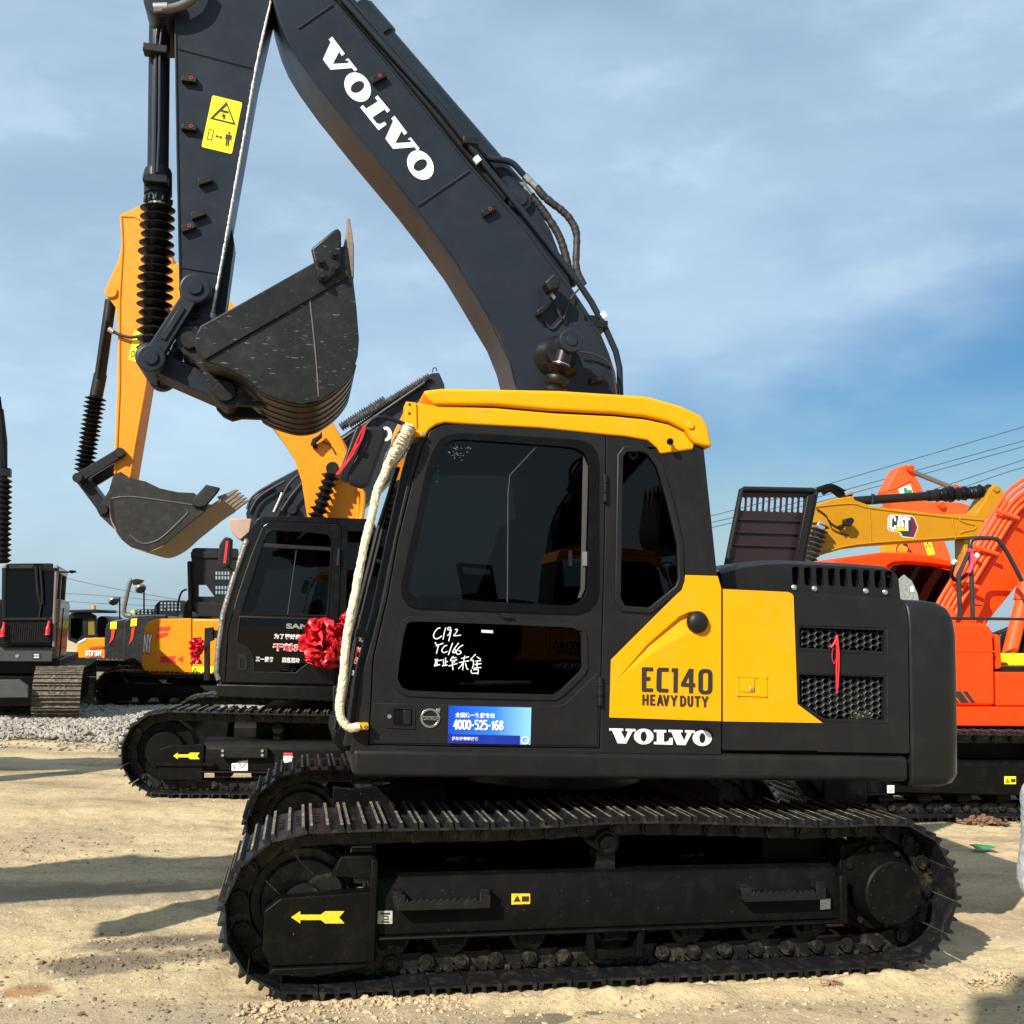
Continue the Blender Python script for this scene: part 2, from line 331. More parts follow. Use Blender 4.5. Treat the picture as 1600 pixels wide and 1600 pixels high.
def make_track(E, path, v0, wd, pitch, shoe, link, chain_m, only=None):
    P = [Vector(p) for p in path]; P.append(P[0]); Ls = [0]
    for i in range(1, len(P)): Ls.append(Ls[-1]+(P[i]-P[i-1]).length)
    tot = Ls[-1]; n = round(tot/pitch); st = tot/n
    def at(s):
        s %= tot; i = np.searchsorted(Ls, s, 'right')-1; i = min(i, len(P)-2); f = (s-Ls[i])/max(1e-9, Ls[i+1]-Ls[i]); return P[i].lerp(P[i+1], f)
    mb = MB(); c = v0+wd/2
    if link is None:                              # far tracks: one continuous chain band
        ring = []; kk = n*3
        for i in range(kk):
            a, b = at((i-0.4)*tot/kk), at((i+0.4)*tot/kk); t = (b-a).normalized(); nn = Vector((-t.y, t.x)); m_ = (a+b)/2; p, q = m_-nn*0.004, m_-nn*0.085
            ring.append([(p.x, c-0.11, p.y), (p.x, c+0.11, p.y), (q.x, c+0.11, q.y), (q.x, c-0.11, q.y)])
        ring.append(ring[0]); mb.loft(ring, 0, False)
    for i in range(n if link is not None else 0):
        a, b = at((i-0.5)*st), at((i+0.5)*st); t = (b-a).normalized(); nn = Vector((-t.y, t.x)); q = a-nn*0.056
        mb.cyl((q.x, q.y), 0.02, c-0.125, c+0.125, 8)
    ch = mb.build('track_chain', chain_m, E)
    for i in range(n):
        a, b = at((i-0.5)*st), at((i+0.5)*st); t = (b-a).normalized(); mid = (a+b)/2
        for me, nm in ((shoe, 'track_shoe'), (link, 'track_link')):
            if me is None: continue
            o = bpy.data.objects.new(nm, me); COL.objects.link(o); o.parent = ch
            o.location = (mid.x, v0, mid.y); o.rotation_euler = (0, math.atan2(-t.y, t.x), 0)
    return ch
def arrow_px(x0, x1, y, h):      # sticker arrow pointing left
    w = x1-x0
    return [(x0, y), (x0+0.17*w, y-h*0.5), (x0+0.17*w, y-h*0.22), (x0+0.56*w, y-h*0.22), (x0+0.64*w, y-h*0.5), (x1, y-h*0.5), (x0+0.90*w, y), (x1, y+h*0.5), (x0+0.64*w, y+h*0.5), (x0+0.56*w, y+h*0.22), (x0+0.17*w, y+h*0.22), (x0+0.17*w, y+h*0.5)]
SHOE_A = shoe_mesh(0.171, 0.60, 0.026, (shoe_m, grous_m)); LINK_A = link_mesh(0.171, 0.60, dusty_m)
# ================================================================ the yellow and charcoal excavator in front
V = Frame(0.553, 5.13, 11.5)
VE = V.empty('excavator', 'large charcoal excavator with yellow cab roof and yellow side panels, boom raised', 'excavator')
z2 = lambda L: [(940+x/8, 1020+y/8) for x, y in L]                 # enlargements the outlines were read from
z1 = lambda L: [(480+x/5.7125, 30+y/5.7125) for x, y in L]
z4 = lambda L: [(660+x/13.333, 970+y/13.333) for x, y in L]
# ---- undercarriage
TP = 0.171
tpath = track_path(-1.49, 1.49, 0.387, 0.387, 0.348, 0.039, [(-1.1, 0.742), (-0.45, 0.742), (0.02, 0.760), (0.5, 0.750), (1.1, 0.725)])
make_track(VE, tpath, 0.0, 0.60, TP, SHOE_A, LINK_A, dusty_m)
make_track(VE, tpath, 2.0, 0.60, TP, SHOE_A, LINK_A, dusty_m)
def side_frame(v, s):
    """track frame of one side; s=+1 near side"""
    f = lambda d: v+s*d
    mb = MB(); vf = f(0.10)
    top = [V.P(585, 1372, 0.10), V.P(860, 1358, 0.10), V.P(915, 1345, 0.10), V.P(925, 1356, 0.10), V.P(985, 1354, 0.10), V.P(1000, 1342, 0.10), V.P(1290, 1336, 0.10)]
    u0, u1 = top[0][0], V.P(1312, 1380, 0.10)[0]
    wt, wl, wb = 0.50, 0.42, 0.245
    # sloped upper shelf, face, lower flange
    prof = [(0.10, wb), (0.10, wl), (0.155, wt), (0.44, wt), (0.50, wl), (0.50, wb)]
    mb.loft([[(u, f(a), b) for a, b in prof] for u in (u0, u1)])
    mb.box((u0, min(f(0.075), f(0.52)), wb-0.018), (u1, max(f(0.075), f(0.52)), wb-0.001))
    mb.box((u1-0.02, min(f(0.06), f(0.10)), wb-0.015), (u1+0.025, max(f(0.06), f(0.10)), wt-0.03))
    fr = mb.build('track_frame', chassis, VE, 0.008)
    # front idler yoke box
    mb = MB(); g0 = V.P(413, 1420, 0.07)[0]
    mb.prism(rnd([(g0, 0.20), (g0, 0.38), (g0+0.07, 0.435), (u0+0.02, 0.455), (u0+0.02, 0.135), (g0+0.04, 0.135)], 0.02), min(f(0.07), f(0.17)), max(f(0.07), f(0.17)))
    mb.prism([(g0+0.03, 0.105), (g0+0.05, 0.132), (u0-0.02, 0.132), (u0-0.02, 0.12), (g0+0.22, 0.085)], min(f(0.05), f(0.16)), max(f(0.05), f(0.16)))
    mb.prism([(u0-0.02, 0.14), (u0+0.012, 0.14), (u0+0.012, 0.60), (u0-0.02, 0.60)], min(f(0.055), f(0.22)), max(f(0.055), f(0.22)))
    mb.prism([(u0-0.20, 0.52), (u0, 0.50), (u0, 0.61), (u0-0.16, 0.61)], min(f(0.10), f(0.20)), max(f(0.10), f(0.20)))
    mb.build('idler_guard', chassis, VE, 0.008)
    # idler wheel
    mb = MB(); c = (-1.49, 0.387)
    mb.cyl(c, 0.25, min(f(0.22), f(0.38)), max(f(0.22), f(0.38)), 40, 0, 0.01); mb.cyl(c, 0.20, min(f(0.19), f(0.41)), max(f(0.19), f(0.41)), 36, 0, 0.01); mb.cyl(c, 0.09, min(f(0.15), f(0.45)), max(f(0.15), f(0.45)), 24)
    mb.build('idler_wheel', dusty_m, VE)
    # sprocket with its drive cover
    c = (1.49, 0.387); a, b = sorted((f(0.26), f(0.34))); mb = MB(); ng = 21; ring = []
    for k in range(ng*4):
        r = 0.262 if k % 4 in (0, 1) else 0.222; t = 2*PI*k/(ng*4); ring.append((c[0]+r*math.cos(t), c[1]+r*math.sin(t)))
    mb.prism(ring, a, b); sp = mb.build('drive_sprocket', dusty_m, VE)
    mb = MB(); mb.loft([[(c[0]+q*math.cos(2*PI*k/40), f(vv), c[1]+q*math.sin(2*PI*k/40)) for k in range(40)] for vv, q in ((0.012, 0.150), (0.020, 0.160), (0.06, 0.162), (0.075, 0.168), (0.17, 0.178), (0.175, 0.215), (0.26, 0.215))])
    hub = mb.build('final_drive_cover', chassis, sp)
    for k in range(12):
        t = 2*PI*k/12; mb = MB(); mb.cyl((c[0]+0.135*math.cos(t), c[1]+0.135*math.sin(t)), 0.007, min(f(0.006), f(0.014)), max(f(0.006), f(0.014)), 6); mb.build('cover_bolt', blackmetal, sp)
    for k in range(8):
        t = 2*PI*k/8+0.2; mb = MB(); mb.cyl((c[0]+0.198*math.cos(t), c[1]+0.198*math.sin(t)), 0.016, min(f(0.155), f(0.18)), max(f(0.155), f(0.18)), 6); mb.build('flange_bolt', blackmetal, sp)
    mb = MB(); mb.prism(rnd([(1.27, 0.20), (1.46, 0.145), (1.46, 0.62), (1.30, 0.60)], 0.02), min(f(0.20), f(0.25)), max(f(0.20), f(0.25))); mb.build('motor_bracket', chassis, VE, 0.006)
    mb = MB(); mb.prism(rnd([(0.92, 0.40), (1.36, 0.40), (1.40, 0.60), (1.20, 0.70), (0.92, 0.66)], 0.02), min(f(0.34), f(0.58)), max(f(0.34), f(0.58))); mb.build('travel_motor_guard', chassis, VE, 0.008)
    # bottom rollers
    for x in (612, 705, 828, 960, 1080, 1190, 1270):
        u = V.P(x, 1470, 0.14)[0]; mb = MB()
        mb.cyl((u, 0.205), 0.072, min(f(0.20), f(0.40)), max(f(0.20), f(0.40)), 28, 0, 0.01); mb.cyl((u, 0.205), 0.088, min(f(0.195), f(0.225)), max(f(0.195), f(0.225)), 28); mb.cyl((u, 0.205), 0.088, min(f(0.375), f(0.405)), max(f(0.375), f(0.405)), 28)
        ro = mb.build('track_roller', dusty_m, VE)
        mb = MB(); mb.prism(rnd([(u-0.06, 0.175), (u+0.06, 0.175), (u+0.065, 0.235), (u-0.065, 0.235)], 0.012), min(f(0.12), f(0.195)), max(f(0.12), f(0.195))); mb.cyl((u, 0.203), 0.024, min(f(0.114), f(0.12)), max(f(0.114), f(0.12)), 18); mb.build('roller_collar', chassis, ro, 0.004)
    u = V.P(960, 1475, 0.12)[0]; mb = MB()
    for q in (-1, 1): mb.prism([(u+q*0.15, 0.228), (u+q*0.115, 0.228), (u+q*0.10, 0.10), (u+q*0.135, 0.10)], min(f(0.09), f(0.16)), max(f(0.09), f(0.16)))
    mb.prism([(u-0.118, 0.098), (u+0.118, 0.098), (u+0.10, 0.145), (u+0.03, 0.135), (u-0.03, 0.135), (u-0.10, 0.145)], min(f(0.10), f(0.13)), max(f(0.10), f(0.13))); mb.build('track_guard', chassis, VE, 0.004)
    # carrier roller
    u, w = V.P(950, 1318, 0.16); mb = MB(); mb.cyl((u, w), 0.066, min(f(0.17), f(0.42)), max(f(0.17), f(0.42)), 28, 0, 0.008); mb.cyl((u, w), 0.045, min(f(0.14), f(0.17)), max(f(0.14), f(0.17)), 24, 0, 0.006)
    mb.cyl((u, w-0.02), 0.009, min(f(0.132), f(0.14)), max(f(0.132), f(0.14)), 8); mb.box((u-0.05, min(f(0.2), f(0.3)), 0.49), (u+0.05, max(f(0.2), f(0.3)), w-0.05)); mb.build('carrier_roller', blackmetal, VE)
    return fr
FR1 = side_frame(0.0, 1); FR2 = side_frame(2.6, -1)
# saw-toothed steps on the near frame
for (xa, xb, ya, yb) in ((612, 765, 1396, 1424), (1155, 1288, 1385, 1410)):
    (ua, wa), (ub, wb) = V.P(xa, yb, 0.04), V.P(xb, yb-8, 0.04); w0 = min(wa, wb)+0.005; n = 11; mb = MB()
    ms = [(ua+0.02, w0), (ub, w0), (ub, w0+0.06), (ub-0.05, w0+0.075), (ub-0.05, w0+0.035)]
    for k in range(n):
        t = ub-0.06-(ub-ua-0.14)*k/(n-1); ms += [(t, w0+0.035), (t-0.009, w0+0.052)]
    ms += [(ua+0.06, w0+0.035), (ua+0.06, w0+0.075), (ua, w0+0.065), (ua+0.01, w0+0.02)]
    mb.prism(ms, 0.022, 0.032)
    for q in (ua+0.005, ub-0.045): mb.box((q, 0.032, w0+0.045), (q+0.04, 0.098, w0+0.085))
    mb.prism([(ua+0.02, w0), (ub, w0), (ub, w0+0.012), (ua+0.02, w0+0.012)], 0.034, 0.097)
    mb.build('boarding_step', blackmetal, VE, 0.002)
print_px(V, 'arrow_sticker', [arrow_px(455, 538, 1433, 19)], 0.07, stick_a, VE)
print_px(V, 'warning_sticker', [[(799, 1396), (828, 1396), (828, 1412), (799, 1413)]], 0.10, stick_a, VE)
print_px(V, 'sticker_print', [[(802, 1408), (808, 1399), (813, 1408)], [(815, 1400), (826, 1400), (826, 1408), (815, 1408)]], 0.10, black_v, VE, 0.0065)
print_px(V, 'data_plate', [[(589, 1423), (613, 1423), (613, 1443), (589, 1443)]], 0.10, mat('dusty_white_label', (0.42, 0.40, 0.36), 0.6, var=0.3, dscale=80), VE)
print_px(V, 'plate_print', [stroke([(594, 1427), (609, 1427)], 2.5), stroke([(598, 1431), (606, 1431), (606, 1436), (599, 1436)], 1.6), stroke([(596, 1440), (608, 1440)], 2)], 0.10, black_v, VE, 0.0065)
print_px(V, 'data_plate', [[(1281, 1405), (1297, 1404), (1297, 1420), (1281, 1421)]], 0.10, MATS['dusty_white_label'], VE)
# centre frame, swing ring
mb = MB(); mb.prism(rnd([(-0.95, 0.50), (-0.95, 0.70), (-0.45, 0.80), (0.45, 0.80), (0.95, 0.68), (0.95, 0.46), (0.4, 0.42), (-0.4, 0.42)], 0.03), 0.75, 1.85)
for a, b in ((-0.95, 0.62), (0.95, 0.60)):
    for vq in (0.48, 1.80): mb.box((a-0.18, vq, 0.34), (a+0.18, vq+0.32, 0.60))
mb.build('centre_frame', mat('matte_black', (0.0022, 0.0021, 0.0020), 0.9, spec=0.02), VE, 0.012)
mb = MB(); mb.loft([[(0.0+r*math.cos(2*PI*k/64), 1.3+r*math.sin(2*PI*k/64), w) for k in range(64)] for r, w in ((0.52, 0.78), (0.52, 0.845), (0.56, 0.845), (0.56, 0.89), (0.50, 0.89), (0.50, 0.97))]); mb.build('swing_ring', blackmetal, VE)
mb = MB(); mb.prism([V.P(520, 1228, 0.75), V.P(560, 1232, 0.75), V.P(620, 1222, 0.75), V.P(690, 1228, 0.75), V.P(705, 1262, 0.75), V.P(520, 1266, 0.75)], 0.72, 0.75); mb.build('frame_gusset', chassis, VE, 0.004)
# ---- upper structure
S = 0.10                                                              # depth of the body's side plane
sill = [(548, 1166), (1420, 1181), (1421, 1205), (1412, 1222), (557, 1214), (549, 1205)]
mb = MB(); mb.prism(V.pp([(548, 1168), (700, 1170.5), (1420, 1182), (1421, 1222), (551, 1214.5)], S), S-0.005, 2.45)
mb.build('deck_skirt', charcoal, VE, 0.030, 4)
mb = MB(); mb.prism(V.pp([(560, 1150), (1415, 1160), (1415, 1190), (560, 1185)], S+0.05), S+0.05, 2.43); mb.build('deck_plate', chassis, VE)
# counterweight: rounded block
def rrect(u0, u1, v0, v1, r, w, n=6, front=0.02):
    out = []
    for (cu, cv, a0, rr) in ((u1-r, v0+r, -PI/2, r), (u1-r, v1-r, 0, r), (u0+front, v1-front, PI/2, front), (u0+front, v0+front, PI, front)):
        for k in range(n+1):
            a = a0+PI/2*k/n; out.append((cu+rr*math.cos(a), cv+rr*math.sin(a), w))
    return out
cwl = V.P(1422, 1100, S)[0]; rings = []
for (xr, y, ins) in ((1470, 1226, 0.04), (1479, 1221, 0.015), (1484, 1208, 0.0), (1484, 1150, 0.0), (1482.5, 1050, 0.0), (1481, 991, 0.0), (1478, 966, 0.008), (1472, 951, 0.025), (1462, 942, 0.05), (1446, 938.5, 0.09)):
    uu, ww = V.P(xr, y, S+0.10); rings.append(rrect(cwl+0.002, uu+0.035-ins*0.2, S+ins*0.8-0.004, 2.45-ins, 0.13, ww))
mb = MB(); mb.loft(rings); CWT = mb.build('counterweight', charcoal, VE, smooth=50)
# engine side door with two hexagon grilles
pan = [(1129, 919), (1239, 924.5), (1412, 936), (1416, 950), (1418.5, 972), (1421, 1177), (1129, 1172)]
g1 = [(1246.5, 977), (1387, 981), (1387, 1023), (1249, 1016)]; g2 = [(1248.5, 1052), (1387, 1055.5), (1387, 1130), (1287, 1127), (1248.5, 1101)]
h1 = [(1249, 980), (1382, 985), (1382, 1018), (1249.5, 1012)]; h2 = [(1249.5, 1054), (1382, 1058), (1382, 1125), (1290, 1123), (1250, 1099)]
pan_uw = V.pp(pan, S); mb = MB(); mb.prism(rnd(pan_uw, [0.01, 0, 0.03, 0, 0, 0.01, 0.01]), S, S+0.03, [V.pp(h1, S), V.pp(h2, S)])
SD = mb.build('engine_side_door', charcoal, VE, 0.006, 3)
for g, h in ((g1, h1), (g2, h2)):
    mb = MB(); mb.prism(V.pp(h, S), S+0.09, S+0.095); mb.build('grille_backing', mat('grille_dark', (0.004, 0.004, 0.004), 0.9, spec=0.1), SD)
    # bevelled surround
    mb = MB(); A = V.pp(g, S); B = V.pp(h, S); n = len(A)
    mb.add([(p[0], S-0.0035, p[1]) for p in A]+[(p[0], S+0.016, p[1]) for p in B], [(i, (i+1) % n, n+(i+1) % n, n+i) for i in range(n)]); mb.build('grille_surround', charcoal, SD, smooth=0)
    # hexagon mesh, one sheet with holes
    from mathutils.geometry import intersect_point_quad_2d
    def inside(p, poly):
        r = False; j = len(poly)-1
        for i in range(len(poly)):
            a, b = poly[i], poly[j]
            if (a[1] > p[1]) != (b[1] > p[1]) and p[0] < (b[0]-a[0])*(p[1]-a[1])/(b[1]-a[1])+a[0]: r = not r
            j = i
        return r
    us = [p[0] for p in B]; ws = [p[1] for p in B]; a = 0.0540; hgt = 0.0165; mb = MB(); row = 0; w = min(ws)
    while w < max(ws)+hgt:
        u = min(us)+(a*0.75 if row % 2 else 0)
        while u < max(us)+a:
            hexo = [(u+a*0.5*dx, w+hgt*dy) for dx, dy in ((-1, 0), (-0.5, 1), (0.5, 1), (1, 0), (0.5, -1), (-0.5, -1))]
            hexi = [(u+(p[0]-u)*0.80, w+(p[1]-w)*0.74) for p in hexo]
            if inside((u, w), B):
                vo = S+0.024; b0 = len(mb.v)
                mb.v += [(p[0], vo, p[1]) for p in hexo]+[(p[0], vo-0.004, p[1]) for p in hexi]+[(p[0], vo+0.012, p[1]) for p in hexi]
                for i in range(6):
                    j = (i+1) % 6; mb.f += [(b0+i, b0+j, b0+6+j, b0+6+i), (b0+6+i, b0+6+j, b0+12+j, b0+12+i)]; mb.m += [0, 0]
            u += a*1.5
        w += hgt; row += 1
    kind(mb.build('hexagon_mesh', mat('mesh_grey', (0.028, 0.028, 0.028), 0.45, spec=0.3), SD, smooth=0), 'stuff')
foam = MB(); fb = V.pp([(1300, 1080), (1376, 1078), (1376, 1108), (1300, 1108)], S); foam.prism(fb, S+0.05, S+0.085); foam.build('foam_strip', mat('black_foam', (0.03, 0.028, 0.024), 0.85, bump=1.0, bscale=90, var=0.6, dscale=60), SD)
foam = MB(); foam.prism(V.pp([(1342, 1112), (1372, 1112), (1372, 1124), (1342, 1124)], S), S+0.06, S+0.085); foam.build('radiator_corner', mat('cream_plate', (0.62, 0.50, 0.32), 0.6), SD)
mb = MB(); mb.prism(V.pp([(1129.5, 920.5), (1231, 925), (1237, 927.5), (1239.5, 932), (1245.5, 1100), (1285, 1129.5), (1129.5, 1127)], S), S-0.003, S+0.001); mb.build('yellow_panel', yellow, SD)
# latch
mb = MB(); mb.prism(rnd(V.pp([(1150, 1054), (1198, 1056), (1198, 1089), (1150, 1087)], S), 0.006), S-0.008, S, [V.pp([(1154, 1058), (1185, 1059.5), (1185, 1083), (1154, 1081.5)], S)]); mb.build('latch_frame', yellow, SD, 0.002)
mb = MB(); mb.prism(V.pp([(1155, 1059), (1178, 1060), (1178, 1082), (1155, 1081)], S), S-0.010, S-0.002); LT = mb.build('latch_paddle', yellow, SD, 0.003)
mb = MB(); mb.cyl(V.P(1173, 1076, S), 0.012, S-0.016, S-0.008, 20, 0, 0.002); mb.build('latch_lock', chrome, SD)
mb = MB()
for x, y in ((1151.5, 1055.5), (1196, 1057.5), (1196, 1087), (1152, 1085.5)): mb.cyl(V.P(x, y, S), 0.006, S-0.012, S-0.007, 12)
mb.build('latch_rivets', yellow, SD)
# panel body behind: closes the engine bay
mb = MB(); mb.prism(V.pp([(1129, 922), (1239, 928), (1410, 939), (1418, 1177), (1129, 1172)], S+0.1), S+0.10, 2.43); mb.build('engine_bay', chassis, VE, 0.02)
# rear roof cowl with slots
HV = 0.30
hood = [(1128, 921), (1129, 896), (1160, 887), (1196, 882.5), (1234, 881), (1330, 885.5), (1388, 890), (1399, 896), (1404, 906), (1407, 937)]
slots = [rnd(V.pp([(900+x/2.667-6.0, 560+(866+k*2.4)/2.667), (900+x/2.667+6.0, 560+(867+k*2.4)/2.667), (900+x/2.667+7.5, 560+(945+k*1.8)/2.667), (900+x/2.667-4.5, 560+(944+k*1.8)/2.667)], HV), 0.02, 4) for k, x in enumerate((915, 965, 1015, 1065, 1113, 1162, 1210, 1258, 1303))]
mb = MB(); mb.prism(V.pp(hood, HV), HV, HV+0.02, slots); CWL = mb.build('slotted_engine_cowl', charcoal, VE, 0.005)
mb = MB(); mb.prism(V.pp([(1128, 921), (1131, 896), (1196, 883), (1234, 881.5), (1388, 890.5), (1402, 906), (1405, 937)], HV), HV+0.14, 1.05); mb.build('cowl_top', charcoal, CWL, 0.02, 3)
mb = MB(); mb.prism(V.pp([(1236, 886), (1388, 893), (1400, 905), (1404, 936), (1236, 924)], HV), HV+0.05, HV+0.06); mb.build('cowl_dark_backing', MATS['grille_dark'], CWL)  # dark sheet added behind the slots so they look black inside
pa = V.pp([(1128, 897), (1160, 887), (1196, 882.5), (1234, 881), (1330, 885.5), (1388, 890), (1399, 896), (1404, 906)], HV)
mb = MB(); mb.loft([[(u, HV+0.002, w-0.001) for u, w in pa], [(u, HV+0.05, w+0.022) for u, w in pa], [(u, HV+0.15, w+0.03) for u, w in pa], [(u, 1.05, w+0.03) for u, w in pa]], 0, False, False); mb.build('cowl_crown', charcoal, CWL)
for x, y in ((908, 955), (993, 960), (1207, 970), (1287, 975)):
    mb = MB(); mb.cyl(V.P(900+x/2.667, 560+y/2.667, HV), 0.016, HV-0.008, HV, 18, 0, 0.003); mb.cyl(V.P(900+x/2.667, 560+y/2.667, HV), 0.008, HV-0.014, HV-0.008, 6); mb.build('cowl_bolt', zinc, CWL)
# open engine hood standing up behind
OV = 1.35
hs = [[(1159+k*9.15-0.5, 777), (1165.5+k*9.15-0.5, 777), (1164+k*9.15-0.5, 798+k*0.3), (1157.5+k*9.15-0.5, 798+k*0.3)] for k in range(11)]
mb = MB(); mb.prism(rnd(V.pp([(1159, 764), (1275, 767), (1250, 893), (1132, 893)], OV), [0.04, 0.04, 0, 0]), OV, OV+0.012, [rnd(V.pp(h, OV), 0.012, 3) for h in hs])
OH = mb.build('open_hood', mat('hood_underside', (0.022, 0.010, 0.011), 0.35, spec=0.4), VE, 0.003)
mb = MB(); rim = V.pts([(1133, 893), (1158, 766), (1163, 764), (1270, 766), (1275, 769), (1250, 893)], OV-0.02); mb.tube(rim, 0.018, 8); mb.build('hood_rim', charcoal, OH)
for y, k in ((812, 0), (832, 1), (852, 2)):
    mb = MB(); mb.tube(V.pts([(1152-k*4, y), (1262-k*4.5, y+3)], OV-0.008), 0.008, 6); mb.build('hood_rib', mat('rib_black', (0.015, 0.010, 0.011), 0.4), OH)
mb = MB(); mb.prism(V.pp([(1262, 775), (1275, 770), (1251, 893), (1240, 893)], OV-0.05), OV-0.05, OV-0.01); mb.build('hood_flange', charcoal, OH, 0.004)
# ---- cab
side = [(547, 1178), (564, 1060), (594, 950), (616, 841), (638, 745), (652, 690), (668, 664), (700, 645), (1000, 645), (1060, 660), (1100, 700), (1121, 899), (1127.5, 917), (1127.5, 1180), (940, 1178)]
door = [(577, 1162), (584, 1029), (606, 935), (623, 841), (645, 752), (661, 697), (672, 674), (692, 664), (730, 663), (844, 669), (930, 677), (945, 681), (946, 700), (943, 860), (938, 1053), (936, 1168), (700, 1165)]
qwin = [(968, 712), (976, 701), (1001, 700), (1015, 706), (1031, 727), (1048, 785), (1063, 849), (1065, 905), (1060, 919), (1016, 955), (973, 952), (964, 935)]
def grow(poly, d):
    c = Vector((sum(p[0] for p in poly)/len(poly), sum(p[1] for p in poly)/len(poly))); n = len(poly); out = []
    ar = sum(poly[i][0]*poly[(i+1) % n][1]-poly[(i+1) % n][0]*poly[i][1] for i in range(n)); sg = 1 if ar > 0 else -1
    for i in range(n):
        a = Vector(poly[i])-Vector(poly[i-1]); b = Vector(poly[(i+1) % n])-Vector(poly[i]); a.normalize(); b.normalize()
        na = Vector((a.y, -a.x))*sg; nb = Vector((b.y, -b.x))*sg; m_ = (na+nb)
        m_ = m_.normalized()/max(0.4, m_.normalized().dot(na)) if m_.length > 1e-6 else na
        out.append((poly[i][0]+m_.x*d, poly[i][1]+m_.y*d))
    return out
CU = [(962, 1064.5), (1012, 1006), (1061, 963), (1078, 955.5), (1095, 956), (1105.5, 970)]; CLo = [(962, 1065.5), (1024, 1017), (1066, 994), (1082, 990), (1097, 988), (1105.5, 973)]
crease = CU+CLo[:0:-1]
mb = MB(); mb.prism(V.pp(side, S), S, S+0.05, [V.pp(grow(door, 1.3), S), V.pp(qwin, S), V.pp(crease, S)])
CAB = mb.build('cab', charcoal, VE, 0.006, 3)
mb = MB(); mb.prism(V.pp(side, S), 1.02, 1.06, [V.pp([(640, 930), (700, 700), (1030, 705), (1060, 900)], S)]); mb.build('far_side_wall', charcoal, CAB)
# rounded rear pillar and back wall
rp_px = [(1098, 690), (1106, 715), (1110.5, 760), (1115, 820), (1121, 899), (1127, 918)]
rings = []
for x, y in rp_px:
    u, w = V.P(x, y, S); r = 0.07
    rings.append([(u-0.17, S-0.001, w), (u-r, S-0.002, w)]+[(u-r+r*math.sin(PI/2*k/6), S-0.002+r-r*math.cos(PI/2*k/6), w) for k in range(1, 7)]+[(u, 1.06, w), (u-0.03, 1.06, w), (u-0.03, S+0.08, w), (u-0.17, S+0.03, w)])
mb = MB()
for i in range(len(rings)): 
    if i: pass
cut = [V.P(x, y, S)[0] for x, y in ((1030, 700), (1040, 745), (1052, 790), (1063, 840), (1071, 899), (1078, 918))]
for r_, c_ in zip(rings, cut): r_[0] = (c_, r_[0][1], r_[0][2]); r_[-1] = (c_, r_[-1][1], r_[-1][2])
mb.loft(rings); mb.build('rear_pillar', charcoal, CAB, smooth=60)
# floor, inner back wall below glass
mb = MB(); u0 = V.P(560, 1160, S)[0]; u1 = V.P(1120, 1160, S)[0]; w0 = V.P(800, 1165, S)[1]
mb.box((u0, S+0.06, w0-0.02), (u1, 1.02, w0+0.02)); mb.box((u1-0.06, S+0.08, w0), (u1-0.02, 1.02, w0+0.85)); mb.build('cab_floor', inner_m, CAB)
# yellow roof
slab = [(661, 610), (690, 606.5), (706, 606.5), (875, 610), (1000, 618), (1016, 620), (1065, 634), (1095, 648), (1106, 663), (1114, 699), (1100, 697), (1086, 692), (1079, 684), (1070, 671), (1045, 659), (1009, 651), (960, 646), (862, 641), (772, 633), (680, 632.5), (668, 622)]
mb = MB(); mb.prism(V.pp(slab, S-0.03), S-0.03, 1.10); RF = mb.build('cab_roof', yellow, VE, 0.018, 4)
band = [(637, 628), (660, 630), (677, 633), (772, 637), (862, 645), (960, 650), (1009, 655), (1045, 663), (1070, 675), (1079, 688), (1085, 694), (1084, 702), (1033, 709), (1027, 699), (1012, 687.5), (975, 681.5), (950, 679.5), (844, 668.5), (730, 662.5), (695, 660), (682, 663.5), (671, 671), (664, 682), (648, 680), (640, 668)]
mb = MB(); mb.prism(V.pp(band, S-0.012), S-0.012, 1.07); mb.build('roof_band', yellow, RF, 0.010, 3)
mb = MB(); mb.cyl(V.P(1079, 665, S-0.03), 0.022, S-0.040, S-0.02, 20, 0, 0.006); mb.build('roof_plug', yellow, RF)
mb = MB(); mb.prism(rnd(V.pp([(634, 627), (651, 629), (652, 674), (633, 666)], S-0.02), 0.008), S-0.02, S+0.10); mb.build('lamp_bracket', yellow, RF, 0.004)
mb = MB()
for x, y in ((640, 632), (639.5, 646), (638.5, 662)): mb.cyl(V.P(x, y, S-0.02), 0.006, S-0.023, S-0.018, 10)
mb.build('bracket_holes', blackmetal, RF)
mb = MB(); mb.prism(V.pp([(640, 668), (650, 671), (662, 673), (666, 681), (655, 682), (645, 676)], S-0.03), S-0.03, S); mb.build('rail_bracket', yellow, RF, 0.004)
mb = MB(); mb.cyl(V.P(661, 678, S-0.03), 0.009, S-0.040, S-0.03, 12); mb.build('rail_bolt', zinc, RF)
mb = MB(); mb.tube([V.pt(1047, 690, S-0.012), V.pt(1047, 690, S-0.05)], 0.009, 12); mb.tube([V.pt(1047, 690, S-0.05), V.pt(1047, 690, S-0.065)], 0.018, 14); mb.build('roof_stop_knob', rubber, RF)
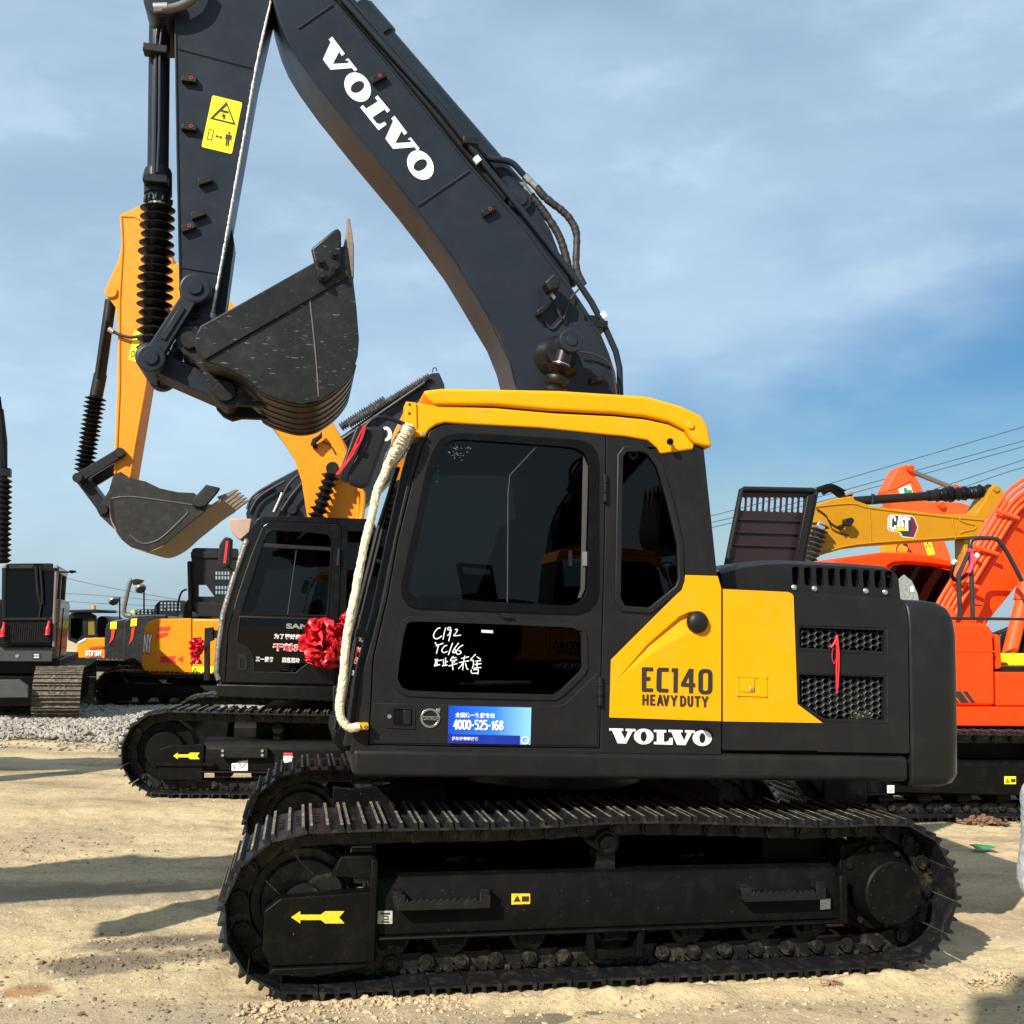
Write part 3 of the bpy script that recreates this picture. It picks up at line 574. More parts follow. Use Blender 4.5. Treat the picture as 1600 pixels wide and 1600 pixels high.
# door
wu = [(725, 677), (700, 680), (687, 686), (676, 702), (666, 730), (640, 850), (626, 915), (628, 933), (637, 946), (652, 951), (780, 956), (900, 960), (918, 954), (930, 940), (934, 925), (934, 720), (931, 706), (922, 694), (905, 688), (880, 686)]
wui = [(722, 687), (705, 689.5), (694, 696), (686, 708), (677, 735), (652, 850), (638, 912), (639, 924), (645, 931), (655, 934), (780, 941), (889, 946.5), (904, 942), (913, 931), (917, 918), (921, 740), (919, 724), (911, 708), (899, 701), (876, 698)]
wl = [(612, 1062), (615, 1035), (622, 992), (628, 970), (636, 964), (650, 962.5), (780, 967), (895, 972), (909, 978), (916, 990), (917.5, 1044), (913, 1054), (880, 1086), (866, 1094), (700, 1090), (637, 1087.5), (621, 1080)]
wli = grow(wl, -8.5)
mb = MB(); mb.prism(V.pp(door, S), S-0.006, S+0.035, [V.pp(grow(wu, -2), S), V.pp(grow(wl, -2), S)]); DR = mb.build('door', charcoal, CAB, 0.006, 3)
mb = MB(); mb.prism(V.pp(wu, S), S-0.014, S+0.02, [V.pp(wui, S)]); mb.build('upper_window_seal', rubber, CAB, 0.007, 3)
mb = MB(); mb.prism(V.pp(wl, S), S-0.014, S+0.02, [V.pp(wli, S)]); mb.build('lower_window_seal', plastic, CAB, 0.007, 3)
mb = MB(); mb.prism(V.pp(grow(qwin, 4), S), S-0.010, S+0.02, [V.pp(grow(qwin, -5.5), S)]); mb.build('quarter_window_seal', plastic, CAB, 0.006, 3)
gl = [(x, y) for x, y in grow(wui, 2)]
gA = [p for p in gl]
mb = MB(); mb.prism(V.pp(gl, S), S+0.012, S+0.016); mb.build('door_glass', win_m, CAB, smooth=0)
mb = MB(); mb.prism(V.pp(grow(wli, 2), S), S+0.008, S+0.012); mb.build('lower_door_glass', win_m, CAB, smooth=0)
mb = MB(); mb.prism(V.pp(grow(qwin, -3), S), S+0.010, S+0.014); mb.build('quarter_glass', win_m, CAB, smooth=0)
mb = MB(); mb.prism(V.pp(stroke([(839, 697), (797, 742), (794, 770), (793, 941)], 1.6), S), S+0.004, S+0.010); mb.build('sliding_pane_edge', mat('pane_edge', (0.045, 0.05, 0.05), 0.3), CAB)
mb = MB(); mb.prism(V.pp(grow([(912, 712), (919, 728), (919, 745), (914, 920), (908, 934), (903, 934), (908, 920), (911, 745)], 0), S), S+0.004, S+0.010); mb.build('sliding_channel', mat('channel_grey', (0.05, 0.048, 0.042), 0.5), CAB)
mb = MB(); mb.prism(V.pp([(910, 862), (917, 862), (917, 884), (910, 884)], S), S-0.004, S+0.008); mb.build('window_catch', zinc, CAB)
mb = MB(); mb.prism(rnd(V.pp([(889, 860), (894, 860), (894, 884), (889, 884)], S), 0.006), S+0.002, S+0.010); mb.build('window_pull', plastic, CAB)
mb = MB(); mb.prism(V.pp([(779, 958), (797, 959), (803, 967), (785, 966)], S), S-0.03, S-0.012); mb.build('door_catch', plastic, CAB, 0.003)
rs_ = random.Random(12); fl = []
for k in range(46):                                   # glue flakes left on the glass
    cx0, cy0, sx0, sy0 = rs_.choice(((708, 703, 10, 9), (735, 700, 12, 5), (683, 735, 3, 12), (720, 712, 14, 4))); x, y = rs_.gauss(cx0, sx0*0.6), rs_.gauss(cy0, sy0*0.6); r = rs_.uniform(0.5, 1.5)
    if y > 692: fl.append([(x+r*rs_.uniform(0.5, 1.4)*math.cos(t), y+r*rs_.uniform(0.4, 1.0)*math.sin(t)) for t in (0.2, 1.3, 2.6, 3.7, 5.1)])
kind(print_px(V, 'glue_flakes', fl, S+0.012, mat('glue_grey', (0.10, 0.12, 0.13), 0.7), CAB, 0.002, 0.00003), 'stuff')
# crease lines of the lower door skin: a raised lower pressing
low = [(579, 1160), (583, 1098), (700, 1100), (868, 1103), (882, 1099), (934, 1050), (933, 1165), (700, 1162)]
mb = MB(); mb.prism(V.pp(low, S), S-0.011, S-0.004); mb.build('door_lower_pressing', charcoal, CAB, 0.005, 3)
mb = MB(); mb.prism(rnd(V.pp([(603, 1104), (648, 1105.5), (648, 1139), (602, 1137)], S), 0.006), S-0.016, S-0.008, [V.pp([(615, 1107), (644, 1108), (644, 1134), (614, 1133)], S)]); HD = mb.build('door_handle', plastic, CAB, 0.002)
mb = MB(); mb.prism(V.pp([(614, 1106), (645, 1107), (645, 1135), (613, 1134)], S), S-0.0112, S-0.0108); mb.build('handle_well', rubber, CAB)
mb = MB(); mb.prism(V.pp([(630, 1109), (642, 1109.5), (642, 1132), (630, 1131.5)], S), S-0.020, S-0.012); mb.build('handle_lever', plastic, CAB, 0.003)
mb = MB(); mb.cyl(V.P(608, 1119, S), 0.010, S-0.020, S-0.014, 16); mb.build('door_lock', zinc, CAB)
for (x0, y0, x1, y1) in ((942, 741, 949, 785), (934, 1058, 941, 1103)):
    mb = MB()
    for k in range(3):
        ya = y0+(y1-y0)*k/3; yb = y0+(y1-y0)*(k+0.92)/3; xm = (x0+x1)/2; mb.tube([V.pt(xm, ya, S-0.014), V.pt(xm, yb, S-0.014)], 0.012, 12)
    mb.build('door_hinge', charcoal, CAB)
# front: pillars, windscreen, wiper frame on the cab nose
def front_post(v0, v1, off, wd, name, m):
    mb = MB(); A = V.pp([(548, 1168), (564, 1060), (594, 950), (616, 841), (638, 745), (652, 690)], S)
    mb.loft([[(u-off, v0, w), (u-off+wd, v0, w), (u-off+wd, v1, w), (u-off, v1, w)] for u, w in A]); return mb.build(name, m, CAB, 0.012, 3)
front_post(S+0.02, S+0.09, 0.035, 0.06, 'front_pillar', charcoal); front_post(0.97, 1.03, 0.035, 0.06, 'front_pillar', charcoal)
A = V.pp([(548, 1150), (594, 950), (638, 745), (652, 690)], S); mb = MB(); mb.loft([[(u-0.03, S+0.09, w), (u-0.026, S+0.09, w), (u-0.026, 0.97, w), (u-0.03, 0.97, w)] for u, w in A]); mb.build('windscreen', win_m, CAB, smooth=0)
mb = MB(); mb.tube([V.pt(523, 1140, 0.22), V.pt(548, 1000, 0.22), V.pt(590, 830, 0.22), V.pt(622, 730, 0.22)], 0.012, 8); mb.tube([V.pt(532, 1140, 0.32), V.pt(560, 980, 0.32), V.pt(604, 800, 0.32)], 0.008, 8); mb.build('wiper_rail', blackmetal, CAB)
mb = MB(); mb.prism(V.pp([(556, 983), (577, 986), (575, 998), (554, 995)], S+0.05), S, S+0.12); mb.build('rail_clip', plastic, CAB, 0.003)
mb = MB(); mb.prism(V.pp([(522, 1138), (552, 1150), (553, 1172), (535, 1175), (520, 1160)], S+0.10), S+0.10, 1.0); mb.build('nose_step', chassis, CAB, 0.01)
# interior: seat, console, dash
mb = MB(); sv0, sv1 = 0.40, 0.88
bk = V.pp([(755, 945), (790, 850), (800, 815), (820, 803), (855, 805), (868, 820), (878, 945)], 0.5); mb.prism(rnd(bk, 0.03), sv0, sv1)
st = V.pp([(700, 1010), (705, 970), (880, 965), (880, 1020)], 0.5); mb.prism(rnd(st, 0.03), sv0, sv1); st = V.pp([(740, 1150), (745, 1010), (860, 1010), (870, 1150)], 0.5); mb.prism(st, sv0+0.08, sv1-0.08)
mb.build('driver_seat', inner_m, CAB, 0.03, 3)
mb = MB(); mb.prism(rnd(V.pp([(640, 1000), (655, 930), (720, 930), (760, 1000), (760, 1130), (640, 1130)], 0.3), 0.03), 0.24, 0.36); mb.build('control_console', inner_m, CAB, 0.02)
# lower yellow panel of the cab rear
yp = [(954.5, 1031), (1066, 920), (1071, 898.5), (1121, 900), (1126.5, 919), (1126.5, 1127), (952, 1121)]
mb = MB(); mb.prism(V.pp(yp, S), S-0.004, S+0.002, [V.pp(crease, S)]); YP = mb.build('yellow_panel', yellow, CAB, 0.001)
UU, LL = V.pp(CU, S), V.pp(CLo, S); dep = (0, 0.012, 0.020, 0.022, 0.022, 0.0); s4 = S-0.004; n_c = len(UU); mb = MB()
mb.add([(p[0], s4, p[1]) for p in UU]+[(p[0]+(q[0]-p[0])*0.22, s4+d_, p[1]+(q[1]-p[1])*0.22) for p, q, d_ in zip(UU, LL, dep)]+[(p[0], s4, p[1]) for p in LL], [(i, i+1, n_c+i+1, n_c+i) for i in range(n_c-1)]+[(n_c+i, n_c+i+1, 2*n_c+i+1, 2*n_c+i) for i in range(n_c-1)])
mb.build('panel_crease', yellow, CAB, smooth=0)
mb = MB(); c = V.P(1089, 972, S); mb.loft([[(c[0]+q*math.cos(2*PI*k/32), v_, c[1]+q*math.sin(2*PI*k/32)) for k in range(32)] for v_, q in ((S-0.002, 0.058), (S-0.014, 0.057), (S-0.030, 0.048), (S-0.040, 0.030), (S-0.043, 0.004))]); mb.build('filler_cap', plastic, CAB)
mb = MB(); mb.tube([V.pt(1100, 1134, S), V.pt(1100, 1134, S-0.03)], 0.010, 12); mb.tube([V.pt(1099, 1133, S-0.03), V.pt(1099, 1133, S-0.05)], 0.018, 14); mb.build('door_stop_knob', rubber, CAB)
# ---- lettering
def letters_volvo(f):
    """the five slab letters given a picture-space mapping f"""
    V_ = [(0, 1), (0.515, 1), (0.515, 0.845), (0.425, 0.845), (0.595, 0.30), (0.755, 0.845), (0.645, 0.845), (0.645, 1), (1.0, 1), (1.0, 0.845), (0.935, 0.845), (0.645, 0), (0.365, 0), (0.085, 0.845), (0, 0.845)]
    L_ = [(0, 1), (0.65, 1), (0.65, 0.845), (0.52, 0.845), (0.52, 0.15), (0.70, 0.15), (0.80, 0.20), (0.88, 0.46), (1.0, 0.46), (1.0, 0), (0, 0), (0, 0.15), (0.15, 0.15), (0.15, 0.845), (0, 0.845)]
    return V_, L_
W_ = [(95, 943), (248+20, 947), (268, 975), (238, 974), (290, 1083), (330, 978), (300, 977), (300, 948), (422, 953), (422, 982), (385, 981), (305, 1133), (200, 1130), (130, 972), (95, 971)]
V1 = W_
O1 = (ell(525, 1046, 122, 98), ell(524, 1046, 40, 64)); O2 = (ell(1255, 1066, 119, 98), ell(1258, 1066, 40, 64))
L1 = [(652, 962), (805, 966), (805, 995), (775, 994), (775, 1113), (815, 1112), (838, 1095), (852, 1062), (887, 1063), (885, 1148), (652, 1142), (652, 1112), (690, 1113), (690, 990), (652, 989)]
V2 = [(x+747, y+20) if False else (x*1.0+741, y+19) for x, y in W_]
SHV = [(z2(V1), []), (z2(O1[0]), [z2(O1[1])]), (z2(L1), []), (z2(V2), []), (z2(O2[0]), [z2(O2[1])])]
print_px(V, 'brand_lettering', SHV, S, white_m, CAB, 0.003)
E_ = [(510, 178), (640, 182), (643, 230), (560, 227), (558, 300), (608, 302), (606, 350), (557, 348), (556, 440), (641, 443), (640, 488), (512, 486), (499, 470), (500, 190)]
C_ = [(712, 183), (836, 187), (836, 237), (748, 234), (744, 445), (832, 449), (832, 496), (710, 492), (686, 470), (682, 430), (688, 215)]
I_ = [(874, 190), (953, 193), (947, 499), (895, 497), (898, 240), (872, 239)]
F_ = ([(1090, 198), (1146, 200), (1142, 378), (1168, 380), (1168, 428), (1142, 428), (1140, 505), (1090, 504), (1090, 426), (990, 420), (990, 380)], [(1085, 290), (1050, 378), (1090, 380)])
r0 = rnd([(1208, 200), (1384, 203), (1382, 520), (1206, 516)], 75, 8); r1 = rnd([(1265, 248), (1330, 250), (1326, 474), (1263, 472)], 28, 6)
print_px(V, 'model_lettering', [(z2(E_), []), (z2(C_), []), (z2(I_), []), (z2(F_[0]), [z2(F_[1])]), (z2(r0), [z2(r1)])], S-0.004, black_v, CAB, 0.003)
def hd(x0, x1, strokes, wd=25):
    out = []
    for st_ in strokes: out.append(z2(stroke([(x0+(x1-x0)*a, 530+(x0-508)*0.0317+(112)*(1-b)) for a, b in st_], wd)))
    return out
HDL = []
for x0, x1, sts in ((520, 572, [[(0, -.1), (0, 1.1)], [(1, -.1), (1, 1.1)], [(0, .5), (1, .5)]]), (617, 668, [[(0, -.1), (0, 1.1)], [(0, 1), (1, 1)], [(0, .5), (.85, .5)], [(0, 0), (1, 0)]]), (698, 760, [[(0, -.1), (.5, 1.1)], [(.5, 1.1), (1, -.1)], [(.15, .28), (.85, .28)]]), (776, 832, [[(0, 1.1), (.5, -.1)], [(.5, -.1), (1, 1.1)]]), (868, 936, [[(0, 1.1), (.5, .45)], [(1, 1.1), (.5, .45)], [(.5, .5), (.5, -.1)]]),
                    (990, 1040, [[(0, -.1), (0, 1.1)], [(0, 1), (.55, 1), (.95, .8), (1, .5), (.95, .2), (.55, 0), (0, 0)]]), (1082, 1128, [[(0, 1.1), (0, .25), (.2, .03), (.5, -.02), (.8, .03), (1, .25), (1, 1.1)]]), (1160, 1230, [[(0, 1), (1, 1)], [(.5, 1), (.5, -.1)]]), (1254, 1322, [[(0, 1.1), (.5, .45)], [(1, 1.1), (.5, .45)], [(.5, .5), (.5, -.1)]])):
    HDL += hd(x0, x1, sts)
print_px(V, 'duty_lettering', HDL, S-0.004, black_v, CAB, 0.003, 0.00006)
# blue service sticker
SQ = [(701, 1102.5), (830, 1105.6), (828.5, 1163.5), (699.5, 1161)]
blue = bpy.data.materials.new('blue_gradient_sticker'); blue.use_nodes = True; n_ = blue.node_tree.nodes; l_ = blue.node_tree.links
g_ = n_.new('ShaderNodeTexCoord'); sp_ = n_.new('ShaderNodeSeparateXYZ'); l_.new(g_.outputs['Generated'], sp_.inputs[0]); rp_ = n_.new('ShaderNodeValToRGB')
rp_.color_ramp.elements[0].color = (0.004, 0.05, 0.50, 1); rp_.color_ramp.elements[1].color = (0.22, 0.50, 0.85, 1); rp_.color_ramp.elements[1].position = 1.0; rp_.color_ramp.elements.new(0.55).color = (0.02, 0.17, 0.72, 1)
l_.new(sp_.outputs[0], rp_.inputs[0]); l_.new(rp_.outputs[0], n_['Principled BSDF'].inputs['Base Color']); n_['Principled BSDF'].inputs['Roughness'].default_value = 0.35
SB = S-0.011
mb = MB(); mb.prism(V.pp(SQ, SB), SB-0.003, SB); STK = mb.build('service_sticker', blue, CAB, smooth=0)
def sq(a, b):
    TL, TR, BR, BL = [Vector(p) for p in SQ]; q = (TL*(1-a)+TR*a)*(1-b)+(BL*(1-a)+BR*a)*b; return (q.x, q.y)
mb = MB(); mb.prism(V.pp([sq(0, 0.76), sq(0.87, 0.76), sq(0.87, 1), sq(0, 1)], SB), SB-0.005, SB-0.003); mb.build('sticker_band', mat('navy_print', (0.006, 0.02, 0.26), 0.4), CAB, smooth=0)
qd = lambda a, b, c, d: [sq(a, b), sq(c, b), sq(c, d), sq(a, d)]
text_px(V, 'sticker_print', '全国统一客服专线', qd(0.08, 0.17, 0.56, 0.31), SB, white_m, CAB, 0.02, 0.006)
DG = {'4': [[(.72, -.08), (.72, 1.05)], [(.72, 1), (0, .28), (1.05, .28)]], '0': [[(.5, 1), (.15, .9), (0, .65), (0, .35), (.15, .1), (.5, 0), (.85, .1), (1, .35), (1, .65), (.85, .9), (.5, 1)]], '-': [[(.1, .45), (.9, .45)]], '5': [[(.95, 1), (.1, 1), (.1, .58), (.55, .64), (.92, .5), (1, .28), (.85, .06), (.45, 0), (0, .08)]], '2': [[(0, .78), (.15, .95), (.5, 1), (.88, .9), (.95, .68), (.75, .42), (.05, .02), (1.05, .02)]], '1': [[(.2, .78), (.6, 1), (.6, -.06)]],
      '6': [[(.9, .92), (.5, 1), (.15, .85), (0, .5), (.05, .2), (.3, .02), (.65, .02), (.95, .18), (.95, .42), (.7, .58), (.35, .56), (.05, .4)]], '8': [[(.5, .54), (.15, .66), (.12, .86), (.5, 1), (.88, .86), (.85, .66), (.5, .54), (.08, .38), (.05, .14), (.5, 0), (.95, .14), (.92, .38), (.5, .54)]]}
PH = []; xx = 0.068
for ch_ in '4000-525-168':
    wdt = 0.040 if ch_ not in '-1' else 0.028
    for st_ in DG[ch_]: PH.append(stroke([sq(xx+wdt*a, 0.615-0.235*b) for a, b in st_], 2.6))
    xx += wdt+0.0135
print_px(V, 'phone_print', PH, SB, white_m, CAB, 0.006, 0.00008)
text_px(V, 'sticker_print', '沃尔沃建筑设备', qd(0.045, 0.82, 0.37, 0.92), SB, white_m, CAB, 0.02, 0.007)
cx_, cy_ = sq(0.935, 0.885); print_px(V, 'sticker_ring', [(ell(cx_, cy_, 6.2, 6.2), [ell(cx_, cy_, 4.8, 4.8)])], SB, white_m, CAB, 0.007)
# ring emblem on the door
mb = MB(); mb.prism(V.pp(ell(672, 1122, 15.3, 15.3), SB), SB-0.006, SB, [V.pp(ell(672, 1122, 12.0, 12.0), SB)]); mb.prism(V.pp([(681, 1108), (688, 1106), (687, 1114), (684, 1112), (682.5, 1113.5)], SB), SB-0.0055, SB)
EMB = mb.build('ring_emblem', zinc, CAB, 0.0015)
print_px(V, 'emblem_bar', [[(657, 1118.5), (687.5, 1119.5), (687, 1125.5), (656.5, 1124.5)]], SB, zinc, CAB, 0.008)
text_px(V, 'emblem_lettering', 'VOLVO', [(658.5, 1119.6), (686, 1120.5), (685.6, 1124.6), (658, 1123.6)], SB, black_v, CAB, 0.04, 0.0095)
# handwriting on the lower window
GW = S+0.008; hw = []
def pen(pts, k=5): hw.append(stroke([tuple(p) for p in smooth_path([Vector(q) for q in z4(pts)], k)], 1.35))
pen([(370, 160), (340, 148), (270, 210), (230, 300), (250, 360), (300, 375), (370, 340), (400, 310)]); pen([(488, 140), (450, 260), (428, 392)], 3)
pen([(595, 180), (570, 135), (530, 150), (535, 190), (590, 190), (545, 290), (515, 298)], 4); pen([(598, 190), (575, 300), (545, 425)], 3)
pen([(675, 185), (715, 175), (725, 200), (690, 260), (650, 310), (800, 298)], 4)
pen([(258, 448), (310, 510)], 2); pen([(275, 525), (350, 495), (435, 468)], 2); pen([(335, 505), (310, 600), (290, 682)], 3)
pen([(515, 515), (470, 520), (410, 590), (410, 640), (460, 662), (515, 635)], 4); pen([(628, 460), (575, 600), (538, 710)], 3)
pen([(752, 460), (670, 570), (630, 650), (660, 665), (700, 620), (660, 590)], 4); pen([(845, 502), (760, 560), (700, 650), (730, 695), (790, 680), (800, 640), (750, 620)], 4)
for st_ in ([(262, 795), (275, 850), (248, 942)], [(305, 790), (300, 925)], [(310, 830), (408, 815)], [(250, 942), (365, 910)], [(435, 800), (440, 930)], [(480, 765), (478, 925)], [(480, 860), (525, 845)], [(405, 938), (520, 920)],
            [(600, 775), (705, 765)], [(640, 735), (580, 830), (720, 810)], [(540, 942), (725, 888)], [(620, 850), (625, 950), (635, 1025)], [(660, 820), (665, 860), (620, 870)],
            [(805, 785), (965, 748)], [(755, 870), (970, 830)], [(880, 725), (850, 880), (835, 1025)], [(845, 870), (800, 940), (745, 995)], [(895, 880), (920, 990), (955, 1010)],
            [(1105, 695), (1000, 810), (1060, 820)], [(1050, 810), (1060, 900), (1035, 995)], [(1130, 750), (1210, 800)], [(1100, 840), (1215, 828)], [(1080, 910), (1225, 890)], [(1065, 985), (1222, 972)], [(1130, 830), (1135, 975)], [(1010, 1020), (1025, 1090), (1150, 1085)], [(1060, 1020), (1155, 1015), (1145, 1115)]):
    pen(st_, 3)
print_px(V, 'handwriting', hw, GW, mat('paint_pen', (0.82, 0.84, 0.82), 0.5), CAB, 0.004, 0.00012)
print_px(V, 'window_label', [z4([(1228, 188), (1470, 200), (1468, 258), (1228, 244)])], GW, mat('mint_label', (0.55, 0.68, 0.60), 0.5), CAB, 0.003)
# ---- grab rail in its foam wrap, mirror, red cord
rail = [(641, 664), (632, 684), (622, 702), (607, 726), (601, 740), (589, 768), (581, 806), (570, 850), (560, 900), (549, 956), (541, 1003), (536, 1059), (531, 1095), (531, 1112), (535, 1126), (546, 1137), (562, 1135)]
RV = 0.04
path = smooth_path([V.pt(x, y, RV) for x, y in rail], 14); rr_ = []
for i, p in enumerate(path):
    t = i/len(path); base = 0.0195 if t > 0.22 else 0.0195+0.014*math.sin(PI*min(1, (t+0.03)/0.25)); rr_.append(base)
mb = MB(); mb.tube(path, rr_, 20)
for i in range(len(mb.v)):
    a = Vector(mb.v[i]); k = (i//20); c = path[min(k, len(path)-1)]; mb.v[i] = tuple(c+(a-c)*(1+RNG.uniform(-0.14, 0.16)))
mb.build('wrapped_grab_rail', mat('cream_foam_wrap', (0.72, 0.64, 0.44), 0.8, var=0.25, dscale=40, bump=0.9, bscale=120), VE, smooth=60)
wp = path[3:42]; mb = MB(); mb.tube(wp, [q*1.16+0.004 for q in rr_[3:42]], 16)
for i in range(len(mb.v)):
    a = Vector(mb.v[i]); c = wp[min(i//16, len(wp)-1)]; mb.v[i] = tuple(c+(a-c)*(1+RNG.uniform(-0.10, 0.10)))
pw = bpy.data.materials.new('plastic_film'); pw.use_nodes = True; MATS['plastic_film'] = pw
n_ = pw.node_tree.nodes; l_ = pw.node_tree.links; n_.remove(n_['Principled BSDF']); tr_ = n_.new('ShaderNodeBsdfTransparent'); gg_ = n_.new('ShaderNodeBsdfGlossy'); gg_.inputs['Roughness'].default_value = 0.15; df_ = n_.new('ShaderNodeBsdfDiffuse'); df_.inputs[0].default_value = (0.7, 0.7, 0.7, 1)
m1 = n_.new('ShaderNodeMixShader'); m1.inputs[0].default_value = 0.35; l_.new(gg_.outputs[0], m1.inputs[1]); l_.new(df_.outputs[0], m1.inputs[2])
fr_ = n_.new('ShaderNodeLayerWeight'); fr_.inputs[0].default_value = 0.35; m2 = n_.new('ShaderNodeMixShader'); l_.new(fr_.outputs[0], m2.inputs[0]); l_.new(tr_.outputs[0], m2.inputs[1]); l_.new(m1.outputs[0], m2.inputs[2]); l_.new(m2.outputs[0], n_['Material Output'].inputs[0])
mb.build('rail_plastic_wrap', pw, VE, smooth=0)
mb = MB(); mb.prism(rnd(V.pp([(552, 1133), (562, 1130.5), (576, 1130), (576, 1140), (552, 1140)], RV), 0.006), RV-0.005, S); mb.build('rail_foot', yellow, VE, 0.003)
mb = MB(); mb.cyl(V.P(571, 1135, RV), 0.010, RV-0.013, RV-0.005, 14, 0, 0.002); mb.build('rail_foot_bolt', zinc, VE)
MV = 0.02
mb = MB(); mb.prism(rnd(V.pp([(571, 665), (600, 666), (605, 678), (578, 757), (566, 763), (546, 756), (541, 746)], MV), 0.03, 5), MV, MV+0.06); MR = mb.build('mirror', plastic, VE, 0.018, 4)
mb = MB(); mb.prism(rnd(V.pp([(556, 666), (572, 664), (574, 672), (545, 755), (531, 748), (529, 741)], MV+0.05), 0.03, 5), MV+0.03, MV+0.11); mb.build('mirror_back', plastic, MR, 0.012, 3)
mb = MB(); mb.tube(smooth_path(V.pts([(572, 666), (582, 656), (594, 652), (612, 655), (634, 664)], MV+0.08), 6), 0.011, 10); mb.build('mirror_arm', blackmetal, MR)
mb = MB(); mb.prism(V.pp([(569, 707), (575, 708), (574, 716), (568, 715)], MV), MV-0.003, MV+0.002); mb.build('mirror_mark', rubber, MR)
mb = MB(); random.seed(3)
for k in range(9):
    L_ = [(570+random.uniform(-2, 2), 665), (560+random.uniform(-3, 3), 690), (553+random.uniform(-3, 4), 703+random.uniform(-4, 4))]
    if k % 2: L_ += [(540+random.uniform(-2, 2), 725), (526+random.uniform(-2, 2), 742)]
    mb.tube(smooth_path([V.pt(x, y, MV-0.012-0.003*k % 0.02) for x, y in L_], 4), 0.0045, 5)
tag(mb.build('red_tassel', red_m, None), 'red cord tassel tied over the cab mirror beside the wrapped rail', 'cord', None)
bpy.data.objects['red_tassel'].location = V.O; bpy.data.objects['red_tassel'].rotation_euler = (0, 0, math.radians(V.deg))
# red cord on the grille
mb = MB(); mb.tube(smooth_path(V.pts([(1308, 993), (1308, 1020), (1307, 1050), (1308, 1083)], S-0.012), 4), 0.005, 6); mb.tube(smooth_path(V.pts([(1308, 993), (1304, 1004), (1298, 1012)], S-0.014), 4), 0.006, 6); mb.tube(smooth_path(V.pts([(1303, 1006), (1300, 1025), (1303, 1037), (1306, 1030)], S-0.012), 5), 0.0018, 5); mb.tube(smooth_path(V.pts([(1309, 996), (1311, 1030), (1309, 1075)], S-0.016), 4), 0.004, 6)
rs = tag(mb.build('hanging_cord', red_m, None), 'thin red cord dangling from the hexagon grille of the side door', 'cord'); rs.location = V.O; rs.rotation_euler = (0, 0, math.radians(V.deg))
# ---- boom, arm, bucket of the front machine
BV = 1.07; BW = 0.42; BC = BV+BW/2
lowE = [(806, 602), (796, 562), (780, 522), (759, 487), (735, 446), (710, 405), (672, 353), (631, 300), (560, 215), (500, 140), (469, 97), (450, 66), (438, 38), (428, 5)]
tip = [(418, -40), (408, -90), (418, -122), (440, -132), (462, -112)]
upE = [(480, -60), (522, 0), (600, 91), (660, 163), (740, 262), (777, 302), (830, 363), (894, 450), (918, 486), (939, 521), (952, 552), (959, 574), (966, 610)]
foot = [(975, 700), (960, 860), (840, 880), (815, 700)]
mb = MB(); mb.prism(V.pp(lowE+tip+upE+foot, BV), BV, BV+BW); BOOM = mb.build('boom', boomgrey, VE, 0.006, 2)
print_px(V, 'boom_lettering', [
    (z1([(222, 158), (335, 310), (310, 330), (285, 292), (228, 402), (360, 395), (378, 378), (340, 368), (365, 350), (446, 452), (424, 468), (400, 437), (210, 453), (140, 362), (210, 205), (192, 182)]), []),
    (z1(ell(450, 608, 140, 108, 0.98)), [z1(ell(449, 607, 47, 66, 0.98))]),
    (z1([(628, 682), (738, 815), (714, 836), (690, 806), (580, 880), (622, 932), (650, 938), (690, 918), (708, 942), (636, 992), (474, 790), (498, 768), (525, 802), (632, 735), (605, 702)]), []),
    (z1([(x+557, y+706) for x, y in [(222, 158), (335, 310), (310, 330), (285, 292), (228, 402), (360, 395), (378, 378), (340, 368), (365, 350), (446, 452), (424, 468), (400, 437), (210, 453), (140, 362), (210, 205), (192, 182)]]), []),
    (z1(ell(1010, 1304, 140, 108, 0.98)), [z1(ell(1010, 1304, 47, 66, 0.98))])], BV, white_m, BOOM, 0.003)
def weld(F, a, b, v, parent, r=0.006, m=None, name='weld_seam'):
    mb = MB(); mb.tube([F.pt(*a, v-0.001), F.pt(*b, v-0.001)], r, 6); return mb.build(name, m or boomgrey, parent)
weld(V, (653, 322), (734, 267), BV, BOOM, 0.009); weld(V, (466, 45), (520, 8), BV, BOOM, 0.008)
# folded edge rails along top and bottom of the near web
mb = MB(); mb.tube(V.pts([(524, 4), (600, 93), (660, 165), (738, 264), (777, 306), (828, 367), (890, 452), (935, 523), (955, 578), (962, 612)], BV-0.004), 0.006, 6); mb.tube(V.pts([(466, 94), (631, 303), (710, 408), (759, 490), (796, 565), (805, 602)], BV-0.002), 0.005, 6); mb.build('web_edge_bead', boomgrey, BOOM)
def tab(F, x, y, v, ang, parent, L=0.075, red=True, m=None):
    c = F.pt(x, y, v); mb = MB(); hl = L/2; ca, sa = math.cos(ang), math.sin(ang)
    q = [(c.x+a*ca-b*sa, c.z+a*sa+b*ca) for a, b in ((-hl, -0.022), (hl, -0.022), (hl, 0.016), (-hl+0.01, 0.016))]
    mb.prism(q, v-0.035, v); t = mb.build('hose_bracket', blackmetal, parent, 0.003)
    if red:
        mb = MB(); cc = (c.x+0.012*ca, c.z+0.012*sa); mb.prism(ell(*cc, 0.0105, 0.0105, 0, 16), v-0.038, v-0.034, [ell(*cc, 0.0065, 0.0065, 0, 16)]); mb.build('bracket_ring', mat('red_plastic', (0.35, 0.02, 0.02), 0.5), parent)
for x, y, a in ((590, 124, 0.6), (762, 331, 0.6), (931, 594, 0.25)): tab(V, x, y, BV, a, BOOM, 0.10)
